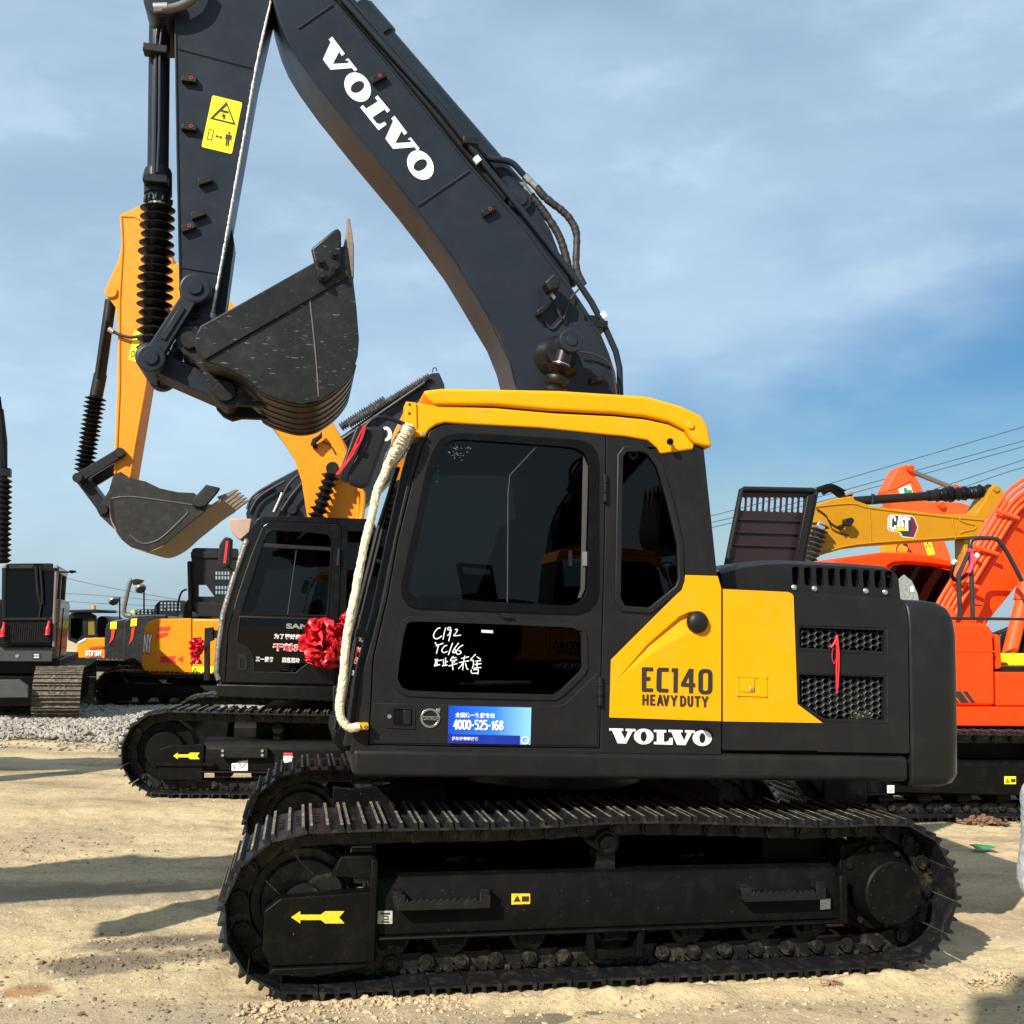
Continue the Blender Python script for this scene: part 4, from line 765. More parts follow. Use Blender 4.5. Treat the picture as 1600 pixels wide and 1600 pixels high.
# boom pipes
pv = BV+0.03
mb = MB(); mb.tube(V.pts([(533, -4), (600, 72), (690, 172), (732, 226), (800, 310), (860, 385), (904, 442), (924, 472), (946, 513), (962, 549), (968, 575), (970, 640)], pv), 0.020, 12)
mb.tube(V.pts([(545, -4), (610, 72), (700, 172), (745, 232)], pv+0.10), 0.020, 12); mb.tube(V.pts([(525, 10), (600, 100), (640, 148)], pv-0.02), 0.014, 10)
mb.build('boom_pipe', boomgrey, BOOM)
mb = MB(); mb.tube(V.pts([(528, -2), (600, 82), (690, 190), (740, 252), (790, 312)], pv+0.05), 0.030, 10); mb.tube(V.pts([(540, 0), (605, 78), (690, 180), (745, 244)], pv+0.16), 0.034, 10); mb.build('gap_filler_pipe', charcoal, BOOM)  # dark filler pipes, added to close the bright gap along the boom
mb = MB(); mb.tube(smooth_path(V.pts([(735, 222), (748, 236), (762, 247), (790, 251), (803, 257), (816, 271), (823, 278)], pv+0.05), 5), 0.020, 12); mb.build('bent_pipe', boomgrey, BOOM)
mb = MB(); mb.tube(V.pts([(820, 275), (828, 284)], pv+0.05), 0.028, 8); mb.tube(V.pts([(826, 281), (839, 294)], pv+0.05), 0.022, 12); mb.tube(smooth_path(V.pts([(807, 288), (818, 290), (823, 297)], pv+0.12), 4), 0.018, 10); mb.tube(V.pts([(821, 294), (830, 307)], pv+0.12), 0.022, 12); mb.build('hose_fitting', zinc, BOOM)
def hose(pts, v, r, name='hose', jit=0.10, par=None, m=None, F=V):
    p = smooth_path(F.pts(pts, v), 8); mb = MB(); mb.tube(p, [r*(1+random.uniform(-jit, jit)) for _ in p], 12); return mb.build(name, m or mat('hose_sleeve', (0.018, 0.015, 0.015), 0.6, bump=0.4, bscale=60), par or BOOM)
hose([(838, 292), (848, 305), (862, 317), (879, 330), (893, 346), (901, 368), (900, 412), (903, 428), (912, 446)], pv+0.05, 0.024); hose([(829, 305), (840, 318), (856, 340), (870, 362), (878, 380), (886, 408), (890, 430), (894, 448)], pv+0.12, 0.026)
for x, y, a in ((735, 222, 0.7), (921, 500, 0.7), (936, 508, 0.7)):
    c = V.pt(x, y, pv); mb = MB(); mb.box((c.x-0.05, pv-0.03, c.z-0.025), (c.x+0.05, pv+0.16, c.z+0.025)); o = mb.build('pipe_clamp', blackmetal, BOOM, 0.006)
for x, y in ((746, 250), (942, 493)):
    mb = MB(); mb.tube(V.pts([(x-3, y-4), (x+3, y+4)], pv), 0.026, 12); mb.build('pipe_tape', mat('white_tape', (0.75, 0.74, 0.70), 0.5), BOOM)
# arm cylinder on top of the boom
br = [(764, 291), (782, 288), (800, 287), (820, 296), (842, 325), (862, 358), (882, 410), (900, 462), (860, 405), (800, 330)]
for v_ in (BC-0.13, BC+0.09):
    mb = MB(); mb.prism(V.pp(br, BV+0.06), v_, v_+0.04); mb.build('cylinder_bracket', boomgrey, BOOM, 0.006)
c0 = V.P(812, 312, BC-0.15); mb = MB(); mb.cyl(c0, 0.075, BC-0.165, BC-0.13, 28, 0, 0.004); mb.cyl(c0, 0.045, BC-0.178, BC-0.165, 24, 0, 0.003); mb.build('bracket_pin', boomgrey, BOOM)
cp0, cp1 = V.pt(808, 303, BC), V.pt(600, 62, BC)
mb = MB(); mb.tube([cp0, cp1], 0.082, 24); d_ = (cp1-cp0).normalized(); mb.tube([cp1, cp1+d_*0.22], 0.098, 24); mb.tube([cp1+d_*0.22, cp1+d_*0.25], 0.088, 20); mb.build('arm_cylinder', boomgrey, BOOM)
mb = MB(); mb.tube([cp1+d_*0.25, cp1+d_*0.29], 0.06, 16); mb.build('cylinder_rod', chrome, BOOM)
mb = bellows([cp1+d_*0.29, cp1+d_*1.3], 0.06, 0.10, 20); mb.build('rod_bellows', bellow_m, BOOM)
# lamp on the boom with its cable
c = V.pt(857, 456, BV); mb = MB(); mb.prism(rnd(V.pp([(842, 452), (858, 437), (868, 447), (866, 462), (850, 467)], BV), 0.02), BV-0.15, BV-0.05); LB = mb.build('work_lamp', plastic, BOOM, 0.015, 3)
mb = MB(); mb.prism(V.pp([(836, 489), (846, 482), (858, 470), (862, 474), (845, 494), (836, 497)], BV), BV-0.06, BV); mb.build('lamp_bracket', blackmetal, BOOM, 0.004)
mb = MB(); mb.prism(V.pp([(853, 463), (857, 461), (864, 470), (861, 474)], BV), BV-0.075, BV-0.062); mb.build('lamp_plate', zinc, BOOM)
hose([(866, 466), (874, 490), (880, 498), (886, 480), (894, 464), (904, 452)], BV-0.03, 0.006, 'lamp_cable', 0); hose([(850, 500), (862, 514), (874, 504), (880, 497)], BV-0.01, 0.005, 'lamp_cable', 0)
# boom cylinder head pin and its bellows
c = V.P(880, 545, 0.86); mb = MB(); mb.loft([[(c[0]+q*math.cos(2*PI*k/32), v_, c[1]+q*math.sin(2*PI*k/32)) for k in range(32)] for v_, q in ((1.08, 0.13), (1.02, 0.125), (0.99, 0.10), (0.94, 0.085), (0.92, 0.085))]); mb.build('pin_boss', mat('polished_boss', (0.012, 0.012, 0.0125), 0.32, spec=0.35), BOOM, smooth=60)
c = V.P(892, 533, 0.80); mb = MB(); mb.cyl(c, 0.072, 0.78, 0.92, 30, 0, 0.006); mb.cyl(c, 0.034, 0.772, 0.78, 24, 0, 0.003); mb.build('cylinder_head', boomgrey, BOOM)
a, b = V.pt(882, 550, 0.86), V.pt(858, 640, 0.86); mb = MB(); mb.tube([a, a.lerp(b, 0.3)], 0.05, 14); mb = bellows([a.lerp(b, 0.22), b], 0.05, 0.095, 4, 16, mb=mb, jit=0.2); mb.build('boom_cylinder_bellows', bellow_m, BOOM)
mb = MB(); mb.tube([a.lerp(b, 0.22), a.lerp(b, 0.27)], 0.056, 14); mb.build('bellows_clip', zinc, BOOM)
hose([(906, 550), (925, 553), (945, 562), (957, 575), (962, 600), (964, 620)], BV-0.04, 0.007, 'grease_line', 0)
# ---- arm
AV, AW = 1.11, 0.34; AC = AV+AW/2
armp = [(281, 455), (279.5, 400), (276, 225), (272.5, 22), (258, -30), (262, -80), (330, -170), (400, -190), (450, -150), (448, -90), (436, -40), (424, 0), (400, 105), (359, 337), (333, 480), (326, 520), (312, 548), (294, 552), (280, 535), (278, 500)]
mb = MB(); mb.prism(V.pp(armp, AV), AV, AV+AW); ARM = mb.build('arm', boomgrey, VE, 0.006, 2)
mb = MB(); pth = [V.pt(424-79.5*t-12*t*t+8*t, 0+500*t, AV-0.0) for t in [k/60 for k in range(61)]]
wl_ = V.pts([(423, 2), (400, 106), (380, 220), (359, 338), (343, 428), (330, 496)], AV-0.002); wl_ = smooth_path(wl_, 30); mb.tube(wl_, [0.007*(1+random.uniform(-0.35, 0.35)) for _ in wl_], 6); mb.build('bare_weld_line', weld_m, ARM)
weld(V, (279, 77), (399, 108), AV, ARM, 0.006); weld(V, (283, 418), (338, 427), AV, ARM, 0.006)
mb = MB(); mb.tube(V.pts([(274, 24), (277, 225), (281, 420), (282, 455)], AV-0.002), 0.007, 6); mb.build('web_edge_bead', boomgrey, ARM)
for x, y, a, rd in ((296, 126, 0, 1), (296, 201, 0, 1), (320, 284, 0.45, 0), (309, 337, 0.45, 0), (294, 357, 0.45, 1)): tab(V, x, y, AV, a, ARM, 0.085, rd)
c = V.P(314, 475, AV); 
mb = MB(); mb.prism(V.pp([(361, 345), (366, 382), (352, 486), (336, 492), (346, 430)], AV+0.2), AV+0.20, AV+0.36); mb.build('hose_guard', blackmetal, ARM, 0.004)
# warning sticker
z8 = lambda L: [(300+x/14.55, 140+y/14.55) for x, y in L]
mb = MB(); mb.prism(rnd(V.pp(z8([(465, 130), (1145, 300), (905, 1470), (215, 1305)]), AV), 0.012), AV-0.003, AV); mb.build('crush_warning_sticker', stick_y, ARM, smooth=0)
bsh = [(z8([(785, 285), (990, 810), (410, 665)]), [z8([(790, 360), (940, 765), (480, 650)])]), (z8([(668, 465), (830, 500), (820, 548), (662, 510)]), []),
       (z8([(715, 545), (760, 590), (745, 640), (790, 710), (735, 660), (705, 680), (720, 625), (665, 610), (700, 580)]), []),
       (z8([(530, 1070), (575, 1030), (570, 1058), (645, 1075), (655, 1050), (692, 1095), (640, 1122), (645, 1095), (565, 1078), (562, 1103)]), []),
       (z8(ell(847, 990, 25, 25)), []), (z8([(780, 1015), (905, 1048), (888, 1160), (866, 1155), (870, 1090), (860, 1085), (828, 1295), (803, 1290), (815, 1150), (800, 1147), (780, 1285), (755, 1278), (790, 1085), (780, 1080), (772, 1130), (750, 1125)]), []),
       (z8([(385, 900), (495, 930), (445, 1160), (340, 1135)]), [z8([(392, 910), (483, 935), (437, 1147), (352, 1128)])])]
print_px(V, 'warning_print', bsh, AV, black_v, ARM, 0.006)
# bucket cylinder
p0, p1, p2, p3 = V.pt(250, -6, AC), V.pt(247, 265, AC), V.pt(247, 318, AC), V.pt(239, 552, AC)
s0 = V.sc(247, 200, AC)
mb = MB(); mb.tube([p0, p0.lerp(p1, 0.12), p1], 16*s0, 28); mb.tube([p1, p1.lerp(p2, 0.1), p1.lerp(p2, 0.75)], [19*s0, 21*s0, 21*s0], 28); mb.tube([p1.lerp(p2, 0.72), p2], 18*s0, 24); BCY = mb.build('bucket_cylinder', boomgrey, VE)
mb = MB(); mb.tube(V.pts([(252, 15), (244, 60), (242, 200), (241, 278)], AC-0.085), 0.014, 10); mb.tube(V.pts([(257, 20), (250, 70), (249, 200), (246, 270)], AC-0.10), 0.010, 10); mb.build('cylinder_pipe', mat('glossy_pipe', (0.02, 0.021, 0.024), 0.12, spec=0.7), BCY)
for y in (81, 283): 
    mb = MB(); c = V.pt(244, y, AC-0.08); mb.box((c.x-0.07, AC-0.13, c.z-0.025), (c.x+0.07, AC-0.05, c.z+0.025)); mb.build('pipe_clip', blackmetal, BCY, 0.006)
mb = MB()
for k in range(12):
    t = 2*PI*k/12; q = p2+Vector((0.075*math.cos(t), 0.075*math.sin(t), 0)); mb.tube([q, q+Vector((0, 0, 0.03))], 0.010, 6)
mb.build('gland_bolts', blackmetal, BCY)
mb = bellows([p2+Vector((0, 0, -0.01)), p3], 0.052, 0.098, 17, 26, jit=0.10); mb.build('rod_bellows', bellow_m, BCY)
mb = MB(); mb.tube([p2+Vector((0, 0, 0.02)), p2+Vector((0, 0, -0.03))], 0.06, 20); mb.build('rod_end_ring', zinc, BCY)
c = V.P(252, 2, AV-0.05); mb = MB(); mb.cyl(c, 0.10, AV-0.06, AV+AW+0.06, 28, 0, 0.006); mb.build('cylinder_pin', boomgrey, ARM)
hose([(242, 12), (262, 14), (285, 8), (305, -6), (316, -30)], AV-0.07, 0.026, 'arm_hose', 0, ARM, mat('grey_hose_sheath', (0.10, 0.10, 0.09), 0.45))
mb = MB(); mb.tube(V.pts([(240, 13), (262, 12)], AV-0.07), 0.030, 12); mb.build('hose_fitting', zinc, ARM)
# links
Lv = AV-0.09
pa, pb, pc, pd = (305, 450), (236, 559), (352, 611), (296, 531)
for v_ in (Lv, AV+AW+0.03):
    A_, B_ = V.P(*pa, Lv), V.P(*pb, Lv); mb = MB(); mb.prism(capsule(A_, B_, 0.045, 0.050), v_, v_+0.055); mb.cyl(A_, 0.090, v_-0.006, v_+0.06, 32, 0, 0.008); mb.cyl(B_, 0.082, v_-0.006, v_+0.06, 32, 0, 0.008); lk = mb.build('bucket_lever', boomgrey, VE, 0.006, 2)
    for q in (A_, B_):
        mb = MB(); mb.cyl(q, 0.042, v_-0.020, v_-0.006, 28, 0, 0.004); mb.cyl(q, 0.005, v_-0.0205, v_-0.0200, 8); mb.build('lever_pin', boomgrey, lk)
    a2, b2 = Vector(A_).lerp(Vector(B_), 0.28), Vector(A_).lerp(Vector(B_), 0.74); mb = MB(); mb.prism(stroke([a2, b2], 0.036), v_-0.010, v_); mb.build('lever_rib', boomgrey, lk, 0.004)
B_, C_2 = V.P(*pb, Lv), V.P(*pc, AV+0.02); mb = MB(); mb.prism(capsule(V.P(*pb, AV), V.P(*pc, AV), 0.062, 0.058), AV+0.02, AV+AW-0.02); mb.cyl(V.P(*pb, AV), 0.085, AV-0.03, AV+AW+0.02, 28, 0, 0.006); mb.build('bucket_link', boomgrey, VE, 0.012, 3)
mb = MB(); mb.prism(rnd(V.pp([(298, 468), (313, 470), (310, 500), (295, 498)], AV), 0.02), AV-0.022, AV, [ell(*V.P(305, 479, AV), 0.016, 0.016, 0, 14), ell(*V.P(304, 490, AV), 0.016, 0.016, 0, 14)]); mb.build('rubber_stop', rubber, ARM, 0.003)
mb = MB(); mb.tube(V.pts([(247, 595), (247, 606)], AC), 0.012, 8); mb.build('grease_nipple', blackmetal, VE)
# ---- bucket
KV0, KV1 = 0.80, 1.76
sidep = [(304, 540), (306, 524), (313, 509), (400, 461), (487, 412), (520, 394), (543, 380), (552, 437), (557, 480), (561, 530), (559, 556), (552, 580), (532, 605), (502, 626), (470, 632), (437, 625), (407, 612), (385, 592), (360, 577), (320, 564), (309, 555)]
su = V.pp(sidep, KV0); mb = MB()
mb.prism(su, KV0, KV0+0.025)
BK = mb.build('bucket', bucket_m, VE, 0.004, 2)
mb = MB(); mb.prism(su, KV1-0.025, KV1); mb.build('bucket_side', bucket_m, BK, 0.004, 2)
# curved shell between the sides: from the mouth lip round the back
shell = smooth_path([Vector(p) for p in V.pp([(548, 392), (552, 437), (556, 480), (560, 530), (558, 556), (551, 580), (531, 605), (501, 626), (470, 632), (437, 625), (407, 612), (385, 592), (360, 577), (320, 564), (308, 545)], KV0)], 5)
cen = Vector((sum(p.x for p in shell)/len(shell), sum(p.y for p in shell)/len(shell)))
inn = [p+(cen-p).normalized()*0.03 for p in shell]; n = len(shell)
mb = MB(); vs = [(p.x, KV0+0.004, p.y) for p in shell]+[(p.x, KV1-0.004, p.y) for p in shell]+[(p.x, KV0+0.004, p.y) for p in inn]+[(p.x, KV1-0.004, p.y) for p in inn]
fs = []
for i in range(n-1): fs += [(i, i+1, n+i+1, n+i), (2*n+i, 3*n+i, 3*n+i+1, 2*n+i+1)]
mb.add(vs, fs); mb.build('bucket_shell', mat('bucket_back', (0.030, 0.024, 0.019), 0.38, spec=0.5, dust=0.3, dustcol=(0.10, 0.08, 0.06)), BK, smooth=60)
# wear strips round the heel
for k, q in enumerate((0.10, 0.28, 0.46, 0.64, 0.82, 0.95)):
    vv = KV0+(KV1-KV0)*q; pr = [p+(p-cen).normalized()*0.007 for p in shell[22:52]]; mb = MB(); ring = [[(p.x, vv-0.035, p.y), (p.x, vv+0.035, p.y), (o_.x, vv+0.035, o_.y), (o_.x, vv-0.035, o_.y)] for p, o_ in zip(pr, shell[22:52])]
    mb.loft(ring); mb.build('wear_strip', mat('bucket_back', None) if False else MATS['bucket_back'], BK, smooth=60)
# stiffener over the upper half of the side plate and weld line
mb = MB(); mb.prism(V.pp([(306, 541), (307, 524), (314, 511), (400, 463), (487, 414), (541, 384), (546, 432), (440, 494), (320, 563)], KV0), KV0-0.014, KV0); mb.build('side_stiffener', bucket_m, BK, 0.004)
mb = MB(); mb.tube(smooth_path(V.pts([(484, 467), (490, 520), (495, 575), (498, 620)], KV0-0.001), 8), 0.005, 6); mb.build('weld_seam', mat('light_weld', (0.075, 0.07, 0.06), 0.5, var=0.4, dscale=50), BK)
# ears with pins
ear = [(274, 527), (279, 514), (290, 508), (308, 509), (316, 520), (312, 545), (322, 568), (340, 590), (360, 600), (378, 606), (400, 625), (420, 634), (400, 634), (372, 633), (356, 637), (341, 630), (330, 618), (326, 600), (316, 580), (300, 562), (284, 550), (276, 540)]
for v_ in (BC-0.22, BC+0.16):
    E_ = V.pp(ear, BC-0.22); mb = MB(); mb.prism(E_, v_, v_+0.055); mb.build('bucket_ear', bucket_m, BK, 0.005)
for q, r in ((pd, 0.052), (pc, 0.060)):
    A_ = V.P(*q, BC-0.24); mb = MB(); mb.cyl(A_, r, BC-0.245, BC+0.24, 30, 0, 0.005); mb.build('bucket_pin', blackmetal, BK)
# side cutters, teeth
for v_ in (KV0-0.042, KV1):
    mb = MB(); mb.prism(V.pp([(486, 388), (520, 360), (528, 356), (533, 362), (534, 420), (508, 441), (497, 436)], KV0-0.04), v_, v_+0.042); sc_ = mb.build('side_cutter', bucket_m, BK, 0.012, 3)
    if v_ < 1:
        for x, y in ((501, 410), (522, 398), (503, 433), (525, 419)):
            mb = MB(); q = V.P(x, y, KV0-0.04); mb.cyl(q, 0.026, v_-0.012, v_, 20, 0, 0.004); mb.cyl(q, 0.016, v_-0.032, v_-0.012, 6); mb.build('cutter_bolt', blackmetal, sc_)
worn = mat('worn_tooth_steel', (0.16, 0.13, 0.10), 0.55, metal=0.3, dust=0.4, dustcol=(0.30, 0.24, 0.17), var=0.3, dscale=14)
for k in range(5):
    vv = KV0+0.05+(KV1-KV0-0.10)*k/4; ls = [(536, 425), (537, 382), (545, 376), (553, 382), (553, 432), (546, 438)]; mb = MB(); mb.prism(V.pp(ls, KV0), vv-0.05, vv+0.05); td = mb.build('tooth_adapter', worn, BK, 0.006)
    b0 = V.pp([(537, 382), (545, 376), (553, 383)], KV0); t0 = V.pp([(542.5, 338), (544.8, 331), (547, 338)], KV0)
    mb = MB(); mb.loft([[(b0[0][0], vv-0.045, b0[0][1]), (b0[2][0], vv-0.045, b0[2][1]), (b0[2][0], vv+0.045, b0[2][1]), (b0[0][0], vv+0.045, b0[0][1])], [(b0[0][0]+0.012, vv-0.038, b0[0][1]+0.08), (b0[2][0]-0.012, vv-0.038, b0[2][1]+0.08), (b0[2][0]-0.012, vv+0.038, b0[2][1]+0.08), (b0[0][0]+0.012, vv+0.038, b0[0][1]+0.08)], [(t0[0][0], vv-0.02, t0[0][1]), (t0[2][0], vv-0.02, t0[2][1]), (t0[2][0], vv+0.02, t0[2][1]), (t0[0][0], vv+0.02, t0[0][1])]]); mb.build('bucket_tooth', worn, BK, 0.004)
# ================================================================ black-cab excavator with a yellow arm, second row
sany_y = mat('golden_paint', (0.70, 0.235, 0.006), 0.38, spec=0.3, coat=0.0, dust=0.03, var=0.04)
gloss_k = mat('gloss_black_paint', (0.003, 0.003, 0.0035), 0.22, spec=0.35, dust=0.02)
SHOE_B = shoe_mesh(0.19, 0.60, 0.026, (shoe_m, grous_m)); LINK_B = link_mesh(0.19, 0.60, dusty_m)
shoe_d = mat('muddy_track_steel', (0.10, 0.085, 0.065), 0.75, spec=0.3, dust=0.9, dustcol=(0.40, 0.33, 0.24), dscale=5, bump=0.4)
SHOE_D = shoe_mesh(0.19, 0.70, 0.030, (shoe_d, grous_m))
Q = Frame(-1.79, 10.24, 6.8)
QE = Q.empty('excavator', 'excavator with glossy black cab, golden yellow arm and big red bow on its door', 'excavator')
def crawler(F, E, ua, ub, R, gauge=2.1, wd=0.6, shoe=SHOE_B, link=LINK_B, pitch=0.19, top=None, v0=0.0, m=chassis, far=True):
    """a pair of tracks with plain side frames, idlers, sprockets and rollers"""
    ri = R-0.038; path = track_path(ua, ub, R, R, ri, 0.039, top)
    for side, vv in ((1, v0), (-1, v0+gauge)):
        if side < 0 and not far: continue
        make_track(E, path, vv, wd, pitch, shoe, link, dusty_m)
        f = (lambda d: vv+d) if side > 0 else (lambda d: vv+wd-d)
        lo = lambda a, b: (min(f(a), f(b)), max(f(a), f(b)))
        for cu, nm in ((ua, 'idler_wheel'), (ub, 'drive_sprocket')):
            a, b = lo(0.20, 0.40); mb = MB(); mb.cyl((cu, R), ri-0.10, a, b, 36, 0, 0.01); a, b = lo(0.10, 0.20); mb.cyl((cu, R), (ri-0.10)*0.66, a, b, 32, 0, 0.01); mb.build(nm, m, E)
        mb = MB(); prof = [(0.10, 0.24), (0.10, R+0.03), (0.16, R+0.11), (0.44, R+0.11), (0.50, R+0.03), (0.50, 0.24)]
        mb.loft([[(u, f(a), b) for a, b in prof] for u in (ua+R*0.85, ub-R*0.85)]); a, b = lo(0.07, 0.52); mb.box((ua+R*0.85, a, 0.222), (ub-R*0.85, b, 0.239)); mb.build('track_frame', m, E, 0.008)
        mb = MB(); a, b = lo(0.08, 0.18); mb.prism(rnd([(ua-0.05, 0.15), (ua-0.05, R+0.02), (ua+0.05, R+0.06), (ua+R*0.9, R+0.07), (ua+R*0.9, 0.15)], 0.02), a, b); mb.build('idler_guard', m, E, 0.008)
        n = 7; a, b = lo(0.14, 0.42)
        for k in range(n):
            u = ua+R*0.9+(ub-ua-1.8*R)*(k+0.5)/n; mb = MB(); mb.cyl((u, 0.205), 0.08, a, b, 20, 0, 0.01); ro = mb.build('track_roller', m, E); a2, b2 = lo(0.11, 0.15); mb = MB(); mb.prism(rnd([(u-0.07, 0.17), (u+0.07, 0.17), (u+0.07, 0.226), (u-0.07, 0.226)], 0.01), a2, b2); mb.build('roller_collar', m, ro)
        for k in (0.33, 0.68):
            u = ua+(ub-ua)*k; mb = MB(); a, b = lo(0.16, 0.42); mb.cyl((u, 2*ri-0.12), 0.06, a, b, 18, 0, 0.008); mb.box((u-0.05, min(f(0.25), f(0.35)), R+0.08), (u+0.05, max(f(0.25), f(0.35)), 2*ri-0.16)); mb.build('carrier_roller', m, E)
    mb = MB(); c = (ua+ub)/2; mb.box((c-0.8, v0+0.45, 0.48), (c+0.8, v0+gauge+0.15, R*2-0.05)); mb.build('centre_frame', m, E, 0.02)
    mb = MB(); mb.loft([[(c+r*math.cos(2*PI*k/40), v0+(gauge+wd)/2+r*math.sin(2*PI*k/40), w) for k in range(40)] for r, w in ((0.6, R*2-0.06), (0.6, R*2+0.16))]); mb.build('swing_ring', m, E)
crawler(Q, QE, -1.53, 1.70, 0.42)
print_px(Q, 'arrow_sticker', [arrow_px(271, 312, 1181, 10)], 0.08, stick_y, QE)
print_px(Q, 'label', [[(362, 1193), (387, 1187), (387, 1204), (362, 1204)]], 0.10, white_m, QE)
print_px(Q, 'label_print', [stroke([(372, 1188), (386, 1188)], 1.5), stroke([(374, 1192), (378, 1200), (384, 1193)], 1.3), stroke([(365, 1195), (367, 1202)], 1.3)], 0.10, black_v, QE, 0.0065)
print_px(Q, 'red_label', [[(443, 1176), (457, 1176), (457, 1181), (443, 1181)]], 0.10, mat('red_print', (0.6, 0.05, 0.03), 0.5), QE); print_px(Q, 'white_label', [[(443, 1181.3), (457, 1181.3), (456, 1195), (443, 1195)]], 0.10, white_m, QE)
mb = MB(); mb.prism(rnd(Q.pp([(344, 1169), (419, 1169), (418, 1184), (345, 1184)], 0.05), 0.01), 0.03, 0.10); mb.build('boarding_step', blackmetal, QE, 0.006)
for x, y in ((348, 1173), (348, 1180), (410, 1173), (410, 1180)):
    mb = MB(); mb.cyl(Q.P(x, y, 0.03), 0.014, 0.018, 0.03, 10); mb.build('step_bolt', zinc, QE)
mb = MB(); mb.prism(Q.pp([(238, 1191), (335, 1192), (335, 1197), (238, 1196)], 0.06), 0.055, 0.08); mb.build('guard_rib', chassis, QE)
QS = 0.20
# house and cab
mb = MB(); mb.prism(Q.pp([(337, 1068), (520, 1072), (900, 1080), (900, 1110), (520, 1097), (339, 1090)], QS), QS-0.01, 2.5); mb.build('deck_skirt', gloss_k, QE, 0.02, 3)
mb = MB(); mb.prism(Q.pp([(590, 1075), (590, 960), (900, 965), (900, 1080)], QS), QS+0.02, 2.5); mb.build('engine_housing', gloss_k, QE, 0.05, 3)
csd = [(338, 1066), (341, 1039), (351, 959), (370, 895), (386, 842), (396, 822), (402, 812), (412, 807), (499, 808), (580, 811), (590, 830), (590, 1072)]
qdoor = [(352, 1066), (357, 985), (372, 930), (392, 871), (411, 822), (420, 816), (470, 817), (527, 819), (533, 825), (530, 950), (524, 1069)]
qw = [(376, 959), (390, 915), (412, 846), (417, 834), (426, 828), (470, 830), (512, 834), (519, 842), (517, 880), (512, 963)]
ql = [(375, 964), (512, 967.5), (508, 1010), (490, 1030), (462, 1052), (397, 1050), (396, 1028), (388, 1013), (370, 1004)]
qr = [(543, 830), (582, 831), (582, 1000), (540, 1000)]
mb = MB(); mb.prism(Q.pp(csd, QS), QS, QS+0.05, [Q.pp(grow(qdoor, 1), QS), Q.pp(qr, QS)]); QC = mb.build('cab', gloss_k, QE, 0.015, 3)
mb = MB(); mb.prism(Q.pp(csd, QS), 1.16, 1.20, [Q.pp(qw, QS)]); mb.build('far_side_wall', gloss_k, QC)
mb = MB(); mb.prism(Q.pp([(400, 814), (410, 807), (500, 808), (580, 811), (588, 822), (400, 824)], QS), QS+0.03, 1.18); mb.build('cab_roof', gloss_k, QC, 0.02, 3)
mb = MB(); mb.prism(Q.pp([(580, 830), (590, 830), (590, 1072), (580, 1072)], QS), QS+0.04, 1.18); mb.prism(Q.pp([(345, 1062), (590, 1068), (590, 1074), (345, 1069)], QS), QS+0.04, 1.18); mb.build('cab_back_wall', inner_m, QC)
mb = MB(); mb.prism(Q.pp(qdoor, QS), QS-0.012, QS+0.03, [Q.pp(grow(qw, -0.5), QS), Q.pp(grow(ql, -0.5), QS)]); mb.build('door', gloss_k, QC, 0.008, 3)
mb = MB(); mb.prism(Q.pp(grow(qw, 1.5), QS), QS-0.018, QS, [Q.pp(grow(qw, -1.5), QS)]); mb.build('window_seal', rubber, QC, 0.004)
mb = MB(); mb.prism(Q.pp(grow(ql, 1.2), QS), QS-0.018, QS, [Q.pp(grow(ql, -1.2), QS)]); mb.build('lower_window_seal', plastic, QC, 0.004)
for nm, g_ in (('door_glass', qw), ('lower_door_glass', ql), ('rear_side_glass', qr)):
    mb = MB(); mb.prism(Q.pp(g_, QS), QS+0.004, QS+0.008); mb.build(nm, win_m, QC, smooth=0)
mb = MB(); mb.prism(Q.pp([(411, 849), (517, 855), (517, 861), (410, 855)], QS), QS-0.012, QS+0.003); mb.build('window_crossbar', plastic, QC, 0.003)
mb = MB(); mb.prism(Q.pp(stroke([(463, 860), (456, 910), (449, 962)], 1.1), QS), QS-0.002, QS+0.003); mb.build('sliding_pane_edge', MATS['pane_edge'], QC)
mb = MB(); mb.prism(rnd(Q.pp([(372, 1022), (386, 1022), (386, 1047), (372, 1046)], QS), 0.01), QS-0.022, QS-0.012, [Q.pp([(375.5, 1030), (382.5, 1030), (382.5, 1044), (375.5, 1043)], QS)]); mb.build('door_handle', plastic, QC, 0.003)
mb = MB(); mb.tube([Q.pt(530, 857, QS-0.03), Q.pt(528, 884, QS-0.03)], 0.018, 10); mb.build('door_hinge', plastic, QC)
mb = MB(); mb.prism(Q.pp([(455, 1015), (470, 1000), (480, 945), (500, 935), (508, 1000), (500, 1015)], 0.6), 0.5, 0.95); mb.prism(Q.pp([(440, 1060), (440, 1015), (505, 1015), (505, 1060)], 0.6), 0.5, 0.95); mb.build('driver_seat', inner_m, QC, 0.03)
mb = MB(); mb.tube(Q.pts([(386, 843), (368, 893), (349, 958), (341, 1012), (338, 1050), (342, 1062)], QS-0.01), 0.028, 12); mb.build('front_rail', mat('foil_wrap', (0.32, 0.31, 0.28), 0.28, metal=0.7, bump=0.6, bscale=50, var=0.4, dscale=20), QC)
A_ = Q.pp([(340, 1060), (351, 959), (370, 895), (396, 822)], QS); mb = MB(); mb.loft([[(u+0.01, QS+0.06, w), (u+0.02, QS+0.06, w), (u+0.02, 1.14, w), (u+0.01, 1.14, w)] for u, w in A_]); mb.build('windscreen', win_m, QC, smooth=0)
mb = MB(); mb.prism(rnd(Q.pp([(353, 840), (364, 842), (362, 882), (352, 890), (342, 884), (345, 852)], QS), 0.03), QS-0.10, QS+0.02); QM = mb.build('mirror', plastic, QC, 0.012, 3); mb = MB(); mb.tube(Q.pts([(356, 885), (366, 893), (372, 888)], QS), 0.012, 8); mb.build('mirror_arm', blackmetal, QC)
